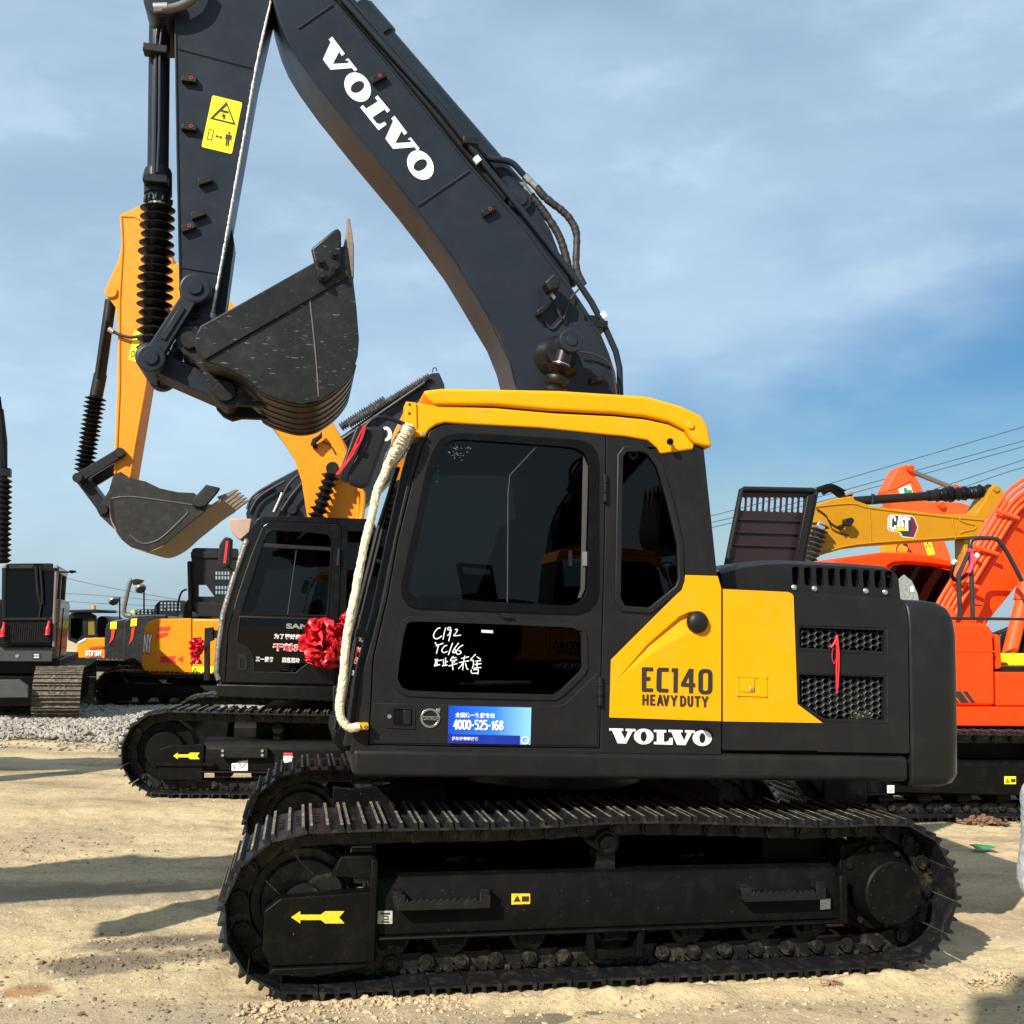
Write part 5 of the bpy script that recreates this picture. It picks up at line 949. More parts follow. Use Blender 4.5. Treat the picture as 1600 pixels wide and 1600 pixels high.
print_px(Q, 'mirror_ribbon', [[(353, 846), (357, 845), (353, 880), (349, 880)]], QS-0.10, red_m, QC, 0.004)
mb = MB(); mb.prism(Q.pp([(360, 811), (394, 811), (391, 832), (376, 845), (364, 834), (359, 826)], QS+0.1), QS+0.05, QS+0.28); mb.build('wrapped_lamp', mat('cardboard_wrap', (0.36, 0.25, 0.19), 0.6, var=0.2), QC, 0.01)
mb = MB(); mb.prism(Q.pp([(320, 981), (333, 980), (334, 1000), (327, 1003), (327, 1063), (319, 1063)], QS), QS-0.02, QS+0.06); mb.prism(Q.pp([(330, 984), (346, 985), (346, 998), (330, 997)], QS), QS, QS+0.05); mb.cyl(Q.P(331, 989, QS), 0.012, QS-0.03, QS-0.01, 10); mb.build('door_stay_post', blackmetal, QE, 0.006)
mb = MB(); mb.prism(Q.pp([(520, 1072), (545, 1074), (545, 1120), (548, 1160), (535, 1161), (520, 1140)], QS-0.1), QS-0.1, QS); mb.build('step_plate', plastic, QE, 0.006)
# door print
text_px(Q, 'brand_lettering', 'SANY', [(447.5, 974), (496, 975.5), (495.5, 983.5), (447, 982)], QS+0.004, zinc, QC, 0.045, 0.004)
text_px(Q, 'slogan_print', '为了更好的生活', [(428.5, 990), (487, 991.5), (486.5, 999.5), (428, 998)], QS+0.004, white_m, QC, 0.02, 0.004)
text_px(Q, 'slogan_outline', '干就完了', [(426.5, 1004.5), (493, 1006), (492.5, 1018.5), (426, 1017.5)], QS+0.004, white_m, QC, 0.06, 0.004)
text_px(Q, 'slogan_red', '干就完了', [(427.5, 1005.5), (492, 1007), (491.5, 1017.5), (427, 1016.5)], QS+0.004, mat('slogan_red', (0.70, 0.02, 0.03), 0.5), QC, 0.02, 0.007)
text_px(Q, 'service_print', '三一服务', [(400, 1025.5), (428, 1026.5), (427.5, 1034.5), (399.5, 1033.5)], QS+0.004, white_m, QC, 0.018, 0.004)
text_px(Q, 'service_print', '因您而动', [(441.5, 1027), (468.5, 1028), (468, 1036), (441, 1035)], QS+0.004, white_m, QC, 0.018, 0.004)
# ---- golden boom, arm, bucket
V0, VW = 1.25, 0.45; VC = V0+VW/2
bm_ = [(481, 815), (471, 751), (459, 715), (435, 679), (385, 615), (310, 535), (268, 488), (248, 452), (256, 418), (280, 410), (330, 440), (440, 555), (520, 660), (541, 696), (567, 764), (562, 815), (590, 900), (500, 905)]
mb = MB(); mb.prism(Q.pp(bm_, V0), V0, V0+VW); QB = mb.build('boom', sany_y, QE, 0.012)
mb = MB(); mb.tube(smooth_path(Q.pts([(505, 640), (533, 690), (554, 745), (560, 790), (558, 815)], V0-0.01), 5), 0.020, 8); mb.tube(smooth_path(Q.pts([(558, 765), (567, 772), (566, 800), (563, 815)], V0-0.02), 5), 0.03, 8); mb.build('boom_pipe', sany_y, QB)
mb = MB(); mb.cyl(Q.P(519, 734, V0), 0.17, V0-0.03, V0, 28, 0, 0.01); mb.build('pin_boss', sany_y, QB); mb = MB(); mb.cyl(Q.P(520, 733, V0-0.2), 0.072, V0-0.28, V0-0.02, 24, 0, 0.008); mb.build('cylinder_head', blackmetal, QB)
a, b = Q.pt(518, 740, V0-0.18), Q.pt(494, 812, V0-0.18); mb = bellows([a, b], 0.05, 0.10, 7, 18, jit=0.2); mb.build('boom_cylinder_bellows', bellow_m, QB)
mb = MB(); mb.prism(Q.pp([(489, 688), (498, 683), (504, 677), (504, 685), (495, 693), (492, 699), (486, 698)], V0), V0-0.12, V0-0.04); mb.prism(Q.pp([(488, 697), (494, 692), (497, 700), (490, 703)], V0), V0-0.05, V0); mb.build('work_lamp', plastic, QB, 0.01)
hose([(504, 690), (515, 695), (522, 705), (530, 722), (537, 730)], V0-0.015, 0.008, 'lamp_cable', 0, QB, None, Q)
A0, AWd = 1.30, 0.36; ACn = A0+AWd/2
ar = [(187, 336), (188, 352), (191, 380), (184, 408), (168, 442), (165, 456), (170, 466), (181, 481), (184, 520), (183, 600), (180, 680), (177, 738), (182, 754), (194, 760), (204, 750), (216, 680), (231, 590), (255, 490), (274, 448), (270, 405), (245, 345), (219, 320.5)]
mb = MB(); mb.prism(Q.pp(ar, A0), A0, A0+AWd); QA = mb.build('arm', sany_y, QE, 0.012)
mb = MB(); mb.tube(Q.pts([(190, 340), (192, 385), (187, 470), (187, 600), (183, 690), (180, 740)], A0-0.003), 0.012, 6); mb.tube(Q.pts([(228, 600), (210, 700), (203, 745)], A0-0.003), 0.012, 6); mb.tube(Q.pts([(189, 338), (210, 339), (224, 346), (232, 356)], A0-0.003), 0.010, 6); mb.build('web_edge_bead', sany_y, QA)
mb = MB(); mb.cyl(Q.P(174, 457, A0), 0.07, A0-0.03, A0+AWd+0.03, 22, 0, 0.008); mb.build('cylinder_pin', sany_y, QA)
mb = MB(); mb.prism(Q.pp([(210, 517), (222, 518), (212, 566), (201, 562)], A0), A0-0.006, A0); mb.build('warning_sticker', stick_y, QA); print_px(Q, 'sticker_print', [(Q and [(206, 548), (211, 549), (209.5, 558), (204.5, 557)], [[(206.8, 549.5), (210, 550), (208.6, 556.6), (205.5, 556)]]), stroke([(211.5, 554), (215, 554.5)], 1)], A0, black_v, QA, 0.010)
p0, p1, p2, p3 = Q.pt(173, 470, ACn), Q.pt(157, 585, ACn), Q.pt(150, 620, ACn), Q.pt(131, 738, ACn)
mb = MB(); mb.tube([p0, p1], 0.062, 20); mb.tube([p1, p2], 0.072, 20); BC2 = mb.build('bucket_cylinder', charcoal, QE); mb = bellows([p2, p3], 0.055, 0.115, 17, 20, jit=0.08); mb.build('rod_bellows', bellow_m, BC2)
mb = MB(); mb.tube(Q.pts([(166, 500), (158, 545), (152, 590)], ACn-0.08), 0.014, 8); mb.build('cylinder_pipe', charcoal, BC2)
hose([(176, 518), (190, 524), (205, 527), (222, 524)], A0-0.05, 0.018, 'hose', 0, QA, None, Q); mb = MB(); mb.tube(Q.pts([(170, 514), (178, 519)], A0-0.05), 0.03, 10); mb.build('hose_fitting', zinc, QA)
la, lb, lc = (190, 709), (125, 748), (162, 797)
for v_ in (A0-0.07, A0+AWd+0.02):
    mb = MB(); mb.prism(capsule(Q.P(*la, A0), Q.P(*lb, A0), 0.055, 0.055), v_, v_+0.05); lk = mb.build('bucket_lever', charcoal, QE, 0.006)
    for q in (la, lb): mb = MB(); mb.cyl(Q.P(*q, A0), 0.055, v_-0.03, v_+0.05, 22, 0, 0.006); mb.build('lever_pin', blackmetal, lk)
mb = MB(); mb.prism(capsule(Q.P(*lb, A0), Q.P(*lc, A0), 0.06, 0.06), A0+0.04, A0+AWd-0.04); mb.build('bucket_link', charcoal, QE, 0.01)
bucket_b = mat('plain_bucket_paint', (0.012, 0.012, 0.011), 0.45, spec=0.3, dust=0.2, dustcol=(0.10, 0.09, 0.07), speck=0.2)
K0, K1 = 0.95, 2.05
bs = [(174, 766), (178, 746), (188, 739), (203, 747), (227, 752), (250, 763), (278, 769), (303, 770), (322, 786), (321, 799), (287, 826), (259, 850), (231, 862), (205, 855), (190, 843), (182, 832)]
mb = MB(); mb.prism(Q.pp(bs, K0), K0, K0+0.03); QK = mb.build('bucket', bucket_b, QE, 0.005); mb = MB(); mb.prism(Q.pp(bs, K0), K1-0.03, K1); mb.build('bucket_side', bucket_b, QK, 0.005)
sh = smooth_path([Vector(p) for p in Q.pp([(345, 783), (321, 799), (287, 826), (259, 850), (231, 862), (205, 855), (190, 843), (182, 832), (172, 810), (172, 775)], K0)], 5); n = len(sh); mb = MB()
mb.loft([[(p.x, K0+0.005, p.y), (p.x, K1-0.005, p.y), (p.x+0.0, K1-0.005, p.y+0.03), (p.x, K0+0.005, p.y+0.03)] for p in sh]); mb.build('bucket_shell', mat('worn_shell', (0.20, 0.14, 0.08), 0.6, var=0.3, dust=0.4, dustcol=(0.30, 0.24, 0.16)), QK, smooth=60)
mb = MB(); mb.prism(Q.pp([(301, 790), (305, 778), (323, 758), (345, 763), (341, 770), (322, 792), (312, 793)], K0), K0-0.05, K0); mb.build('side_cutter', bucket_b, QK, 0.01)
mb = MB(); mb.tube(smooth_path(Q.pts([(203, 836), (220, 848), (235, 848), (255, 838), (290, 805), (293, 797)], K0-0.002), 5), 0.008, 6); mb.tube(smooth_path(Q.pts([(174, 779), (200, 776), (240, 780), (322, 792)], K0-0.002), 5), 0.008, 6); mb.build('weld_seam', mat('light_weld', None) if False else MATS['light_weld'], QK)
for k in range(5):
    vv = K0+0.08+(K1-K0-0.16)*k/4; b0 = Q.pp([(338, 776), (345, 783), (371, 764), (366, 764)], K0); mb = MB(); mb.loft([[(b0[0][0], vv-s_, b0[0][1]), (b0[1][0], vv-s_, b0[1][1]), (b0[1][0], vv+s_, b0[1][1]), (b0[0][0], vv+s_, b0[0][1])] for s_ in (0.05,)]+[[(b0[3][0], vv-0.03, b0[3][1]), (b0[2][0], vv-0.03, b0[2][1]), (b0[2][0], vv+0.03, b0[2][1]), (b0[3][0], vv+0.03, b0[3][1])]]); mb.build('bucket_tooth', worn, QK)
for v_ in (VC-0.25, VC+0.20):
    mb = MB(); mb.prism(Q.pp([(177, 742), (188, 737), (199, 744), (190, 775), (182, 830), (156, 806), (151, 797), (158, 786), (170, 766)], VC-0.25), v_, v_+0.05); mb.build('bucket_ear', bucket_b, QK, 0.006)
for q in ((188, 747), lc): mb = MB(); mb.cyl(Q.P(*q, VC-0.25), 0.055, VC-0.29, VC+0.28, 20, 0, 0.006); mb.build('bucket_pin', blackmetal, QK)
# ---- red silk bow on the door
def bow(name, F, px, py, v, R, label, tails=True, seed=1, n=34):
    rg = random.Random(seed); c = F.pt(px, py, v); mb = MB()
    for k in range(n):                            # crumpled petals
        th = rg.uniform(0, 2*PI); ph = rg.uniform(-0.2, 1.2); d = Vector((math.cos(th)*math.cos(ph), -abs(math.sin(ph))-0.15, math.sin(th)*math.cos(ph))).normalized()
        a = d.cross(Vector((rg.uniform(-1, 1), rg.uniform(-1, 1), rg.uniform(-1, 1)))).normalized(); b = d.cross(a); ln = R*rg.uniform(0.75, 1.05); w = R*rg.uniform(0.30, 0.48); grid = []; m_ = 7
        for i in range(m_):
            t = i/(m_-1)
            for j in range(m_):
                s = (j/(m_-1)-0.5)*2; wd = w*math.sin(PI*min(0.92, t*0.9+0.12))
                p = c+d*ln*math.sin(t*PI*0.62)/math.sin(PI*0.5)+a*s*wd+b*(0.28*ln*math.cos(s*2.2+rg.uniform(-0.6, 0.6))*t+ln*0.18*t*t)+Vector([rg.uniform(-1, 1)*R*0.045 for _ in range(3)])
                grid.append(p)
        mb.add(grid, [(i*m_+j, i*m_+j+1, (i+1)*m_+j+1, (i+1)*m_+j) for i in range(m_-1) for j in range(m_-1)])
    if tails:
        for sx in (-1, 1):
            g = []
            for i in range(8):
                t = i/7
                for j in range(4): g.append(c+Vector((sx*R*0.35*t+(j-1.5)*R*0.16, -0.02-0.03*math.sin(t*9+j), -R*(0.5+1.1*t))))
            mb.add(g, [(i*4+j, i*4+j+1, (i+1)*4+j+1, (i+1)*4+j) for i in range(7) for j in range(3)])
    o = mb.build(name, mat('red_silk', (0.58, 0.006, 0.018), 0.38, spec=0.5, var=0.12), None, smooth=28); o.location = F.O; o.rotation_euler = (0, 0, math.radians(F.deg)); return tag(o, label, 'bow', 'red celebration bows on the machines')
bow('red_bow', Q, 506, 1005, QS-0.10, 0.25, 'big crumpled red silk bow on the black cab door', False, 4, 44)
bow('red_bow', Q, 549, 975, QS-0.05, 0.14, 'red silk knot peeping out behind the wrapped grab rail', False, 9, 16)
bow('red_bow', Q, 308, 1012, QS+0.02, 0.10, 'small red silk bow tied to the black upright post', True, 6, 22)
# ================================================================ machines further back on the left
dark_cw = mat('dark_counterweight_paint', (0.010, 0.0105, 0.0115), 0.4, spec=0.4, dust=0.06)
red_st = mat('red_stripe', (0.70, 0.03, 0.015), 0.45)
def hull(F, E, px, v0, v1, name, m, r=0.10, rd=0.0, seg=4, par=None):
    mb = MB(); poly = F.pp(px, v0); mb.prism(rnd(poly, rd) if rd else poly, v0, v1); return mb.build(name, m, par or E, r, seg)
# --- yellow counterweight machine, tail to the left, hood open, dark boom to the right
Y = Frame(-6.55, 19.45, 4.0)
YE = Y.empty('excavator', 'excavator with rounded orange-yellow counterweight, open black hood and dark boom', 'excavator')
crawler(Y, YE, -0.84, 2.5, 0.365, 2.2, 0.6, SHOE_B, None)
cw = hull(Y, YE, [(221, 1040), (223, 1000), (226, 982), (232, 972), (244, 967), (299, 966), (299, 1054), (240, 1053.5), (227, 1050)], 0.15, 2.65, 'counterweight', sany_y, 0.14, 0.02, 5)
hull(Y, YE, [(300, 967), (470, 968), (470, 1055), (300, 1054)], 0.17, 2.6, 'engine_housing', sany_y, 0.03, 0.0, 3)
hull(Y, YE, [(299.5, 1041), (420, 1043), (420, 1055), (299.5, 1053)], 0.16, 0.18, 'housing_band', stick_y, 0.0, 0.0)
hull(Y, YE, [(330, 1030), (600, 1034), (600, 1062), (300, 1058)], 0.25, 2.6, 'deck', chassis, 0.01)
for sh_ in ([(247, 980), (267, 979), (264, 986), (246, 986)], [(245, 990.5), (263.5, 988), (260, 994), (243.5, 998.5)], [(252, 1026), (275, 1025), (272, 1030), (276, 1035.5), (249.5, 1035)], [(277.5, 1030), (286, 1025), (286, 1035.5)]): print_px(Y, 'red_stripe', [sh_], 0.15, red_st, cw, 0.006)
text_px(Y, 'brand_outline', 'NY', [(224.5, 989), (239, 989.5), (238, 1022), (223.5, 1021)], 0.15, black_v, cw, 0.06, 0.012); text_px(Y, 'brand_lettering', 'NY', [(225.5, 990.5), (238, 991), (237, 1020.5), (224.5, 1019.5)], 0.15, white_m, cw, 0.03, 0.02)
print_px(Y, 'warning_triangle', [([(300.5, 1050), (305, 1043.5), (309.5, 1050)], [[(302.5, 1049), (305, 1045.5), (307.5, 1049)]])], 0.16, black_v, YE, 0.006)
# open hood box with light openings
op = [[(336+k*4.7, y), (339.4+k*4.7, y), (339.4+k*4.7, y+5.2), (336+k*4.7, y+5.2)] for k in range(5) for y in (893, 900, 915.5, 923)]
mb = MB(); mb.prism(rnd(Y.pp([(300, 858), (306, 856), (372, 857), (372, 964), (318, 964), (300, 955), (295, 940)], 0.9), 0.05), 0.9, 0.95, [Y.pp(o_, 0.9) for o_ in op]+[Y.pp([(310, 914), (322, 914), (335, 932), (310, 932)], 0.9)]); YH = mb.build('open_hood', charcoal, YE, 0.02, 3)
hull(Y, YE, [(298, 862), (372, 862), (372, 872), (298, 872)], 0.86, 0.9, 'hood_rib', charcoal, 0.01, 0, 2, YH); hull(Y, YE, [(292, 877), (297, 876), (299, 955), (294, 950)], 0.75, 1.3, 'hood_flange', charcoal, 0.02, 0, 2, YH); hull(Y, YE, [(298, 940), (372, 945), (372, 964), (310, 963)], 0.80, 0.9, 'hood_rim', charcoal, 0.05, 0.03, 3, YH)
hose([(277, 964), (279, 940), (284, 925), (292, 921)], 0.9, 0.02, 'hood_cable', 0, YE, None, Y)
hull(Y, YE, [(285, 966), (287, 945), (294, 935), (300, 935), (300, 966)], 1.0, 1.8, 'engine_cowl', charcoal, 0.03, 0, 3)
bp_ = [(384, 802), (393, 781), (422, 755), (465, 732), (533, 681), (603, 632), (660, 592), (674, 583), (686, 582), (694, 600), (700, 640), (640, 720), (560, 800), (520, 880), (420, 890), (390, 840)]
mb = MB(); mb.prism(Y.pp(bp_, 1.2), 1.2, 1.7); YB = mb.build('boom', boomgrey, YE, 0.02)
for a, b, v_, r0, r1, fd in (((545, 664), (672, 588), 1.15, 0.05, 0.095, 40), ((532, 668), (602, 624), 1.75, 0.06, 0.11, 20)):
    mb = bellows([Y.pt(*a, v_), Y.pt(*b, v_)], r0, r1, fd, 12, jit=0.15); mb.build('cylinder_bellows', mat('dusty_bellows', (0.05, 0.05, 0.05), 0.6, dust=0.6, dustcol=(0.4, 0.4, 0.4)), YB)
mb = MB(); mb.tube(Y.pts([(470, 728), (530, 690), (600, 642), (664, 598)], 1.10), 0.04, 8); mb.build('boom_pipe', charcoal, YB)
for k, L_ in enumerate(([(386, 796), (392, 780), (405, 768), (424, 757)], [(392, 798), (402, 780), (420, 766), (445, 752)], [(430, 800), (440, 778), (452, 756), (466, 742)], [(440, 798), (455, 775), (472, 755)])): hose(L_, 1.1-0.03*k, 0.028, 'hose', 0, YB, None, Y)
mb = MB(); mb.cyl(Y.P(457, 796, 1.15), 0.11, 1.05, 1.2, 22, 0, 0.01); mb.build('boom_pin', charcoal, YB); mb = MB(); mb.tube(Y.pts([(428, 800), (436, 783), (441, 770)], 1.08), 0.03, 8); mb.build('hose_fitting', zinc, YB)
mb = MB(); c = Y.P(603, 678, 1.2); mb.prism(ell(*c, 0.12, 0.15), 1.190, 1.1995, [ell(*c, 0.045, 0.09)]); mb.build('boom_lettering', white_m, YB, smooth=0)
mb = MB(); mb.tube(smooth_path(Y.pts([(676, 582), (677, 576), (681, 575), (683, 580)], 1.4), 5), 0.012, 6); mb.build('wire_hook', blackmetal, YB)
# --- two dark counterweight machines in a row, facing left
D = Frame(-8.6, 22.2, 3.0)
DE = D.empty('excavator', 'muddy yellow excavator with dark counterweight and canopy over its dark cab', 'excavator')
crawler(D, DE, -1.75, 1.15, 0.42, 2.3, 0.7, SHOE_D, None, 0.19, None, 0.0, mat('mud_caked_frame', (0.16, 0.14, 0.11), 0.8, dust=0.9, dustcol=(0.38, 0.32, 0.23), dscale=3, bump=0.6, bscale=12))
hull(D, DE, [(163, 1031), (164, 985), (166, 976), (173, 970), (193, 967), (200, 967), (200, 1035)], 0.2, 2.9, 'counterweight', dark_cw, 0.16, 0.03, 5)
print_px(D, 'yellow_plate', [[(173, 972), (183, 971), (182, 983), (172, 983)]], 0.19, stick_y, DE, 0.01); print_px(D, 'red_stripe', [[(174, 984.5), (180, 984), (177, 999), (170, 1007), (174, 995)]], 0.19, red_st, DE, 0.01)
hull(D, DE, [(119, 1031.5), (120, 1004), (134, 997), (164, 996), (164, 1032)], 0.25, 2.8, 'side_panel', sany_y, 0.02)
hull(D, DE, [(122, 1003), (134, 996.5), (134, 1000), (122, 1006)], 0.235, 0.25, 'white_trim', white_m, 0)
text_px(D, 'model_lettering', 'ST365H', [(134.5, 1016), (159, 1016), (158.5, 1024.5), (134, 1024.5)], 0.25, white_m, DE, 0.06, 0.02); print_px(D, 'red_stripe', [[(142, 1011), (162, 1009), (162, 1013), (139, 1014.5)]], 0.25, red_st, DE, 0.02); print_px(D, 'violet_stripe', [[(141, 1026), (159, 1025.5), (157, 1028), (139, 1028)]], 0.25, mat('violet_print', (0.10, 0.03, 0.12), 0.5), DE, 0.02)
mb = MB(); mb.prism(rnd(D.pp([(106, 1000), (107, 962), (112, 957.5), (140, 957.5), (150, 962), (151, 996), (134, 997), (120, 1006)], 0.3), 0.05), 0.3, 0.36, [D.pp([(110, 996), (111, 966), (129, 966), (129, 992), (121, 1000)], 0.3), D.pp([(136, 992), (136, 967), (147, 967), (148, 992)], 0.3)]); DC = mb.build('cab', charcoal, DE, 0.02)
mb = MB(); mb.prism(D.pp([(110, 996), (111, 966), (129, 966), (129, 992), (121, 1000)], 0.3), 0.32, 0.33); mb.build('side_glass', win_m, DC, smooth=0); mb = MB(); mb.prism(D.pp([(136, 992), (136, 967), (147, 967), (148, 992)], 0.3), 0.32, 0.33); mb.build('rear_glass', mat('amber_window', (0.20, 0.14, 0.03), 0.2), DC, smooth=0)
hull(D, DE, [(106, 1000), (107, 962), (112, 958), (140, 958), (150, 962), (151, 996)], 1.2, 1.26, 'far_side_wall', charcoal, 0.02, 0, 2, DC); hull(D, DE, [(104, 953), (150, 952), (154, 954), (150, 957), (104, 957)], 0.1, 1.4, 'sun_canopy', charcoal, 0.01, 0, 2, DC)
mb = MB(); mb.tube(D.pts([(146.5, 952), (146.5, 946)], 0.5), 0.045, 12); mb.build('warning_beacon', mat('amber_beacon', (0.7, 0.28, 0.08), 0.3), DC)
hull(D, DE, [(150, 997), (151, 966), (158, 962), (168, 968), (168, 997)], 0.9, 2.2, 'engine_cowl', charcoal, 0.03, 0, 3); hull(D, DE, [(90, 1032), (200, 1036), (200, 1043), (90, 1040)], 0.2, 2.9, 'deck', chassis, 0.01)
G = Frame(-7.95, 20.9, 3.0)
GE = G.empty('excavator', 'dark excavator tail with yellow plate and hooked grey post above its grille hood', 'excavator')
crawler(G, GE, 0.05, 3.2, 0.365, 2.2, 0.6, SHOE_B, None)
gcw = hull(G, GE, [(192.5, 1035), (193, 985), (196, 970), (205, 962), (232, 960), (260, 960), (260, 1040), (224, 1038)], 0.2, 2.8, 'counterweight', dark_cw, 0.16, 0.03, 5)
hull(G, GE, [(260, 962), (330, 962), (330, 1040), (260, 1040)], 0.22, 2.75, 'engine_housing', charcoal, 0.04); hull(G, GE, [(215, 1037), (330, 1040), (330, 1050), (215, 1047)], 0.3, 2.7, 'deck', chassis, 0.01)
print_px(G, 'yellow_plate', [[(205, 967), (214.5, 966), (213.5, 978), (204, 979)]], 0.2, stick_y, gcw, 0.01); print_px(G, 'red_stripe', [[(206, 981), (211, 980), (208, 998), (201, 1008), (204.5, 996)]], 0.2, red_st, gcw, 0.01)
sl_ = [[(250+k*5.6, y), (253.6+k*5.6, y), (253.6+k*5.6, y+3), (250+k*5.6, y+3)] for k in range(6) for y in (941, 946, 951)]
mb = MB(); mb.prism(rnd(G.pp([(238, 960), (243, 945), (250, 938.5), (262, 938), (290, 939), (290, 961)], 1.0), 0.03), 1.0, 1.04, [G.pp(o_, 1.0) for o_ in sl_]); mb.build('grille_hood', charcoal, GE, 0.008)
sl_ = [[(214+k*6, y), (217.6+k*6, y), (217.6+k*6, y+2.6), (214+k*6, y+2.6)] for k in range(5) for y in (953, 957)]
mb = MB(); mb.prism(G.pp([(211, 961), (212, 952.5), (243, 951.5), (243, 961)], 0.8), 0.8, 0.84, [G.pp(o_, 0.8) for o_ in sl_]); mb.build('small_grille', charcoal, GE)
mb = MB(); mb.prism(G.pp([(207, 958), (206.5, 955), (211, 953), (213, 957)], 0.7), 0.6, 0.8); mb.build('yellow_valve', stick_y, GE)
post = [(205, 962), (196.5, 961), (193.5, 954), (198, 930), (203, 910), (206, 906)]
mb = MB(); mb.tube(smooth_path(G.pts(post, 0.9), 4), 0.05, 8); PST = mb.build('hooked_post', mat('grey_post', (0.12, 0.12, 0.115), 0.5), GE); hull(G, GE, [(205, 907), (212, 904), (222, 906), (218, 911), (208, 914)], 0.8, 1.0, 'post_head', charcoal, 0.01, 0, 2, PST)  # hooked grey post with a bent head
for F_, E_2, cx_, cy_, r_, sx, y0, y1 in ((G, GE, 219.5, 919, 8.5, 225, 925, 955), (D, DE, 177.5, 938.5, 8, 187, 933, 968)):
    s_ = F_.sc(cx_, cy_, 0.7); c = F_.pt(cx_, cy_, 0.7); mb = MB(); ax = Vector((0.45, -0.6, -0.62)).normalized(); mb.tube([c, c+ax*0.02, c+ax*0.05], [r_*s_*0.98, r_*s_, r_*s_*0.85], 24); RM = mb.build('round_mirror', mat('mirror_back_grey', (0.20, 0.20, 0.19), 0.3, metal=0.5), E_2); mb = MB(); mb.tube(F_.pts([(cx_+2, cy_), (sx, y0), (sx, y1)], 0.72), 0.018, 6); mb.build('mirror_stalk', blackmetal, RM)
# --- black excavator facing us at the far left
B = Frame(-7.05, 16.2, 18.5)
BE = B.empty('excavator', 'black excavator facing us with barred grille under its windscreen and muddy crawler', 'excavator')
bpath = track_path(-0.0+0.46, 3.6, 0.46, 0.46, 0.42, 0.039)
for uu in (0.36, -1.75):
    ch = make_track(BE, bpath, -0.05, 0.70, 0.19, SHOE_D, None, dusty_m); ch.rotation_euler = (0, 0, PI/2); ch.location = (uu-0.05, 0.0, 0)
mb = MB(); mb.box((-1.7, 0.4, 0.25), (0.25, 3.6, 0.75)); mb.build('centre_frame', chassis, BE, 0.03)
def fr(px, v=0.0): return B.pp(px, v)
hull(B, BE, [(-60, 1012), (83, 1013), (81, 1034), (-60, 1033)], 0.3, 0.6, 'front_beam', mat('grey_beam', (0.05, 0.052, 0.055), 0.45), 0.01)
mb = MB(); mb.cyl(B.P(27, 1025, 0.3), 0.03, 0.29, 0.30, 16); mb.build('beam_reflector', zinc, BE); print_px(B, 'beam_label', [[(50, 1020), (64, 1020), (64, 1030), (50, 1030)]], 0.3, black_v, BE, 0.004); print_px(B, 'label_print', [stroke([(53, 1023), (61, 1023)], 2), stroke([(53, 1027), (61, 1027)], 2)], 0.3, white_m, BE, 0.009)
cabf = [(2, 1012), (3, 895), (6, 884), (12, 880.5), (80, 880), (90, 884), (88, 900), (83, 1012)]
mb = MB(); mb.prism(fr(cabf, 0.35), 0.35, 0.45, [fr([(9, 965), (11, 893), (84, 893), (81, 965)], 0.35), fr([(6, 1008), (7, 970), (80, 970), (79, 1008)], 0.35)]); BCB = mb.build('cab', charcoal, BE, 0.02)
mb = MB(); mb.prism(fr([(9, 965), (11, 893), (84, 893), (81, 965)], 0.35), 0.38, 0.385); mb.build('windscreen', win_m, BCB, smooth=0)
hull(B, BE, [(2, 1012), (3, 884), (90, 884), (83, 1012)], 1.7, 1.8, 'cab_back_wall', inner_m, 0, 0, 2, BCB)
hull(B, BE, [(14, 882), (52, 882), (52, 888), (14, 888)], 0.30, 0.36, 'roof_visor', mat('sage_panel', (0.10, 0.13, 0.11), 0.5), 0.01, 0, 2, BCB)
# right-hand cab side seen at a slant: built across depth
eu, e0 = B.P(88, 900, 0.35); bu = B.P(84, 1012, 0.35)[0]; tw = B.P(88, 884, 0.35)[1]; bw = B.P(84, 1030, 0.35)[1]
mb = MB(); mb.box((bu-0.05, 0.36, bw), (bu+0.05, 2.0, bw+0.95)); mb.box((eu-0.05, 0.36, tw-0.12), (eu+0.03, 2.0, tw)); 
for vv in (0.40, 1.0, 1.9): mb.box((eu-0.06, vv, bw+0.9), (eu+0.02, vv+0.08, tw-0.05))
mb.build('cab_side_frame', mat('painted_bronze_reflection', (0.05, 0.035, 0.012), 0.2, spec=0.6), BCB, 0.02)  # black gloss side; a yellow reflection is put into its colour
mb = MB(); mb.box((eu-0.035, 0.48, bw+0.9), (eu-0.030, 1.9, tw-0.08)); mb.build('side_glass', win_m, BCB, smooth=0)
mb = MB(); mb.box((bu+0.052, 0.9, bw+0.02), (bu+0.062, 1.95, bw+0.82)); mb.build('side_panel', mat('painted_gold_reflection', (0.07, 0.034, 0.004), 0.22, spec=0.5), BCB)  # the gold is a painted reflection on the black gloss side
mb = MB(); mb.box((bu-1.75, 0.5, bw-0.25), (bu+0.1, 4.2, bw+0.0)); mb.build('deck', charcoal, BE, 0.02); mb = MB(); mb.box((bu-2.6, 2.2, bw), (bu-0.1, 4.0, bw+0.95)); mb.build('engine_housing', charcoal, BE, 0.06)
nb = 22
for k in range(nb):
    x = 8+72*k/(nb-1); mb = MB(); a = fr([(x, 972), (x, 1004)], 0.28); mb.box((a[0][0]-0.010, 0.26, a[1][1]), (a[0][0]+0.010, 0.30, a[0][1])); mb.build('grille_bar', charcoal, BCB)
for y in (968, 984, 1006):
    mb = MB(); mb.tube([B.pt(3, y, 0.30), B.pt(82, y, 0.30)], 0.018, 8); mb.build('grille_rail', charcoal, BCB)
mb = MB()
for k in range(16): mb.cyl(B.P(5+4.8*k, 1012.5, 0.28), 0.014, 0.27, 0.30, 8)
kind(mb.build('rail_rivets', blackmetal, BCB), 'stuff')
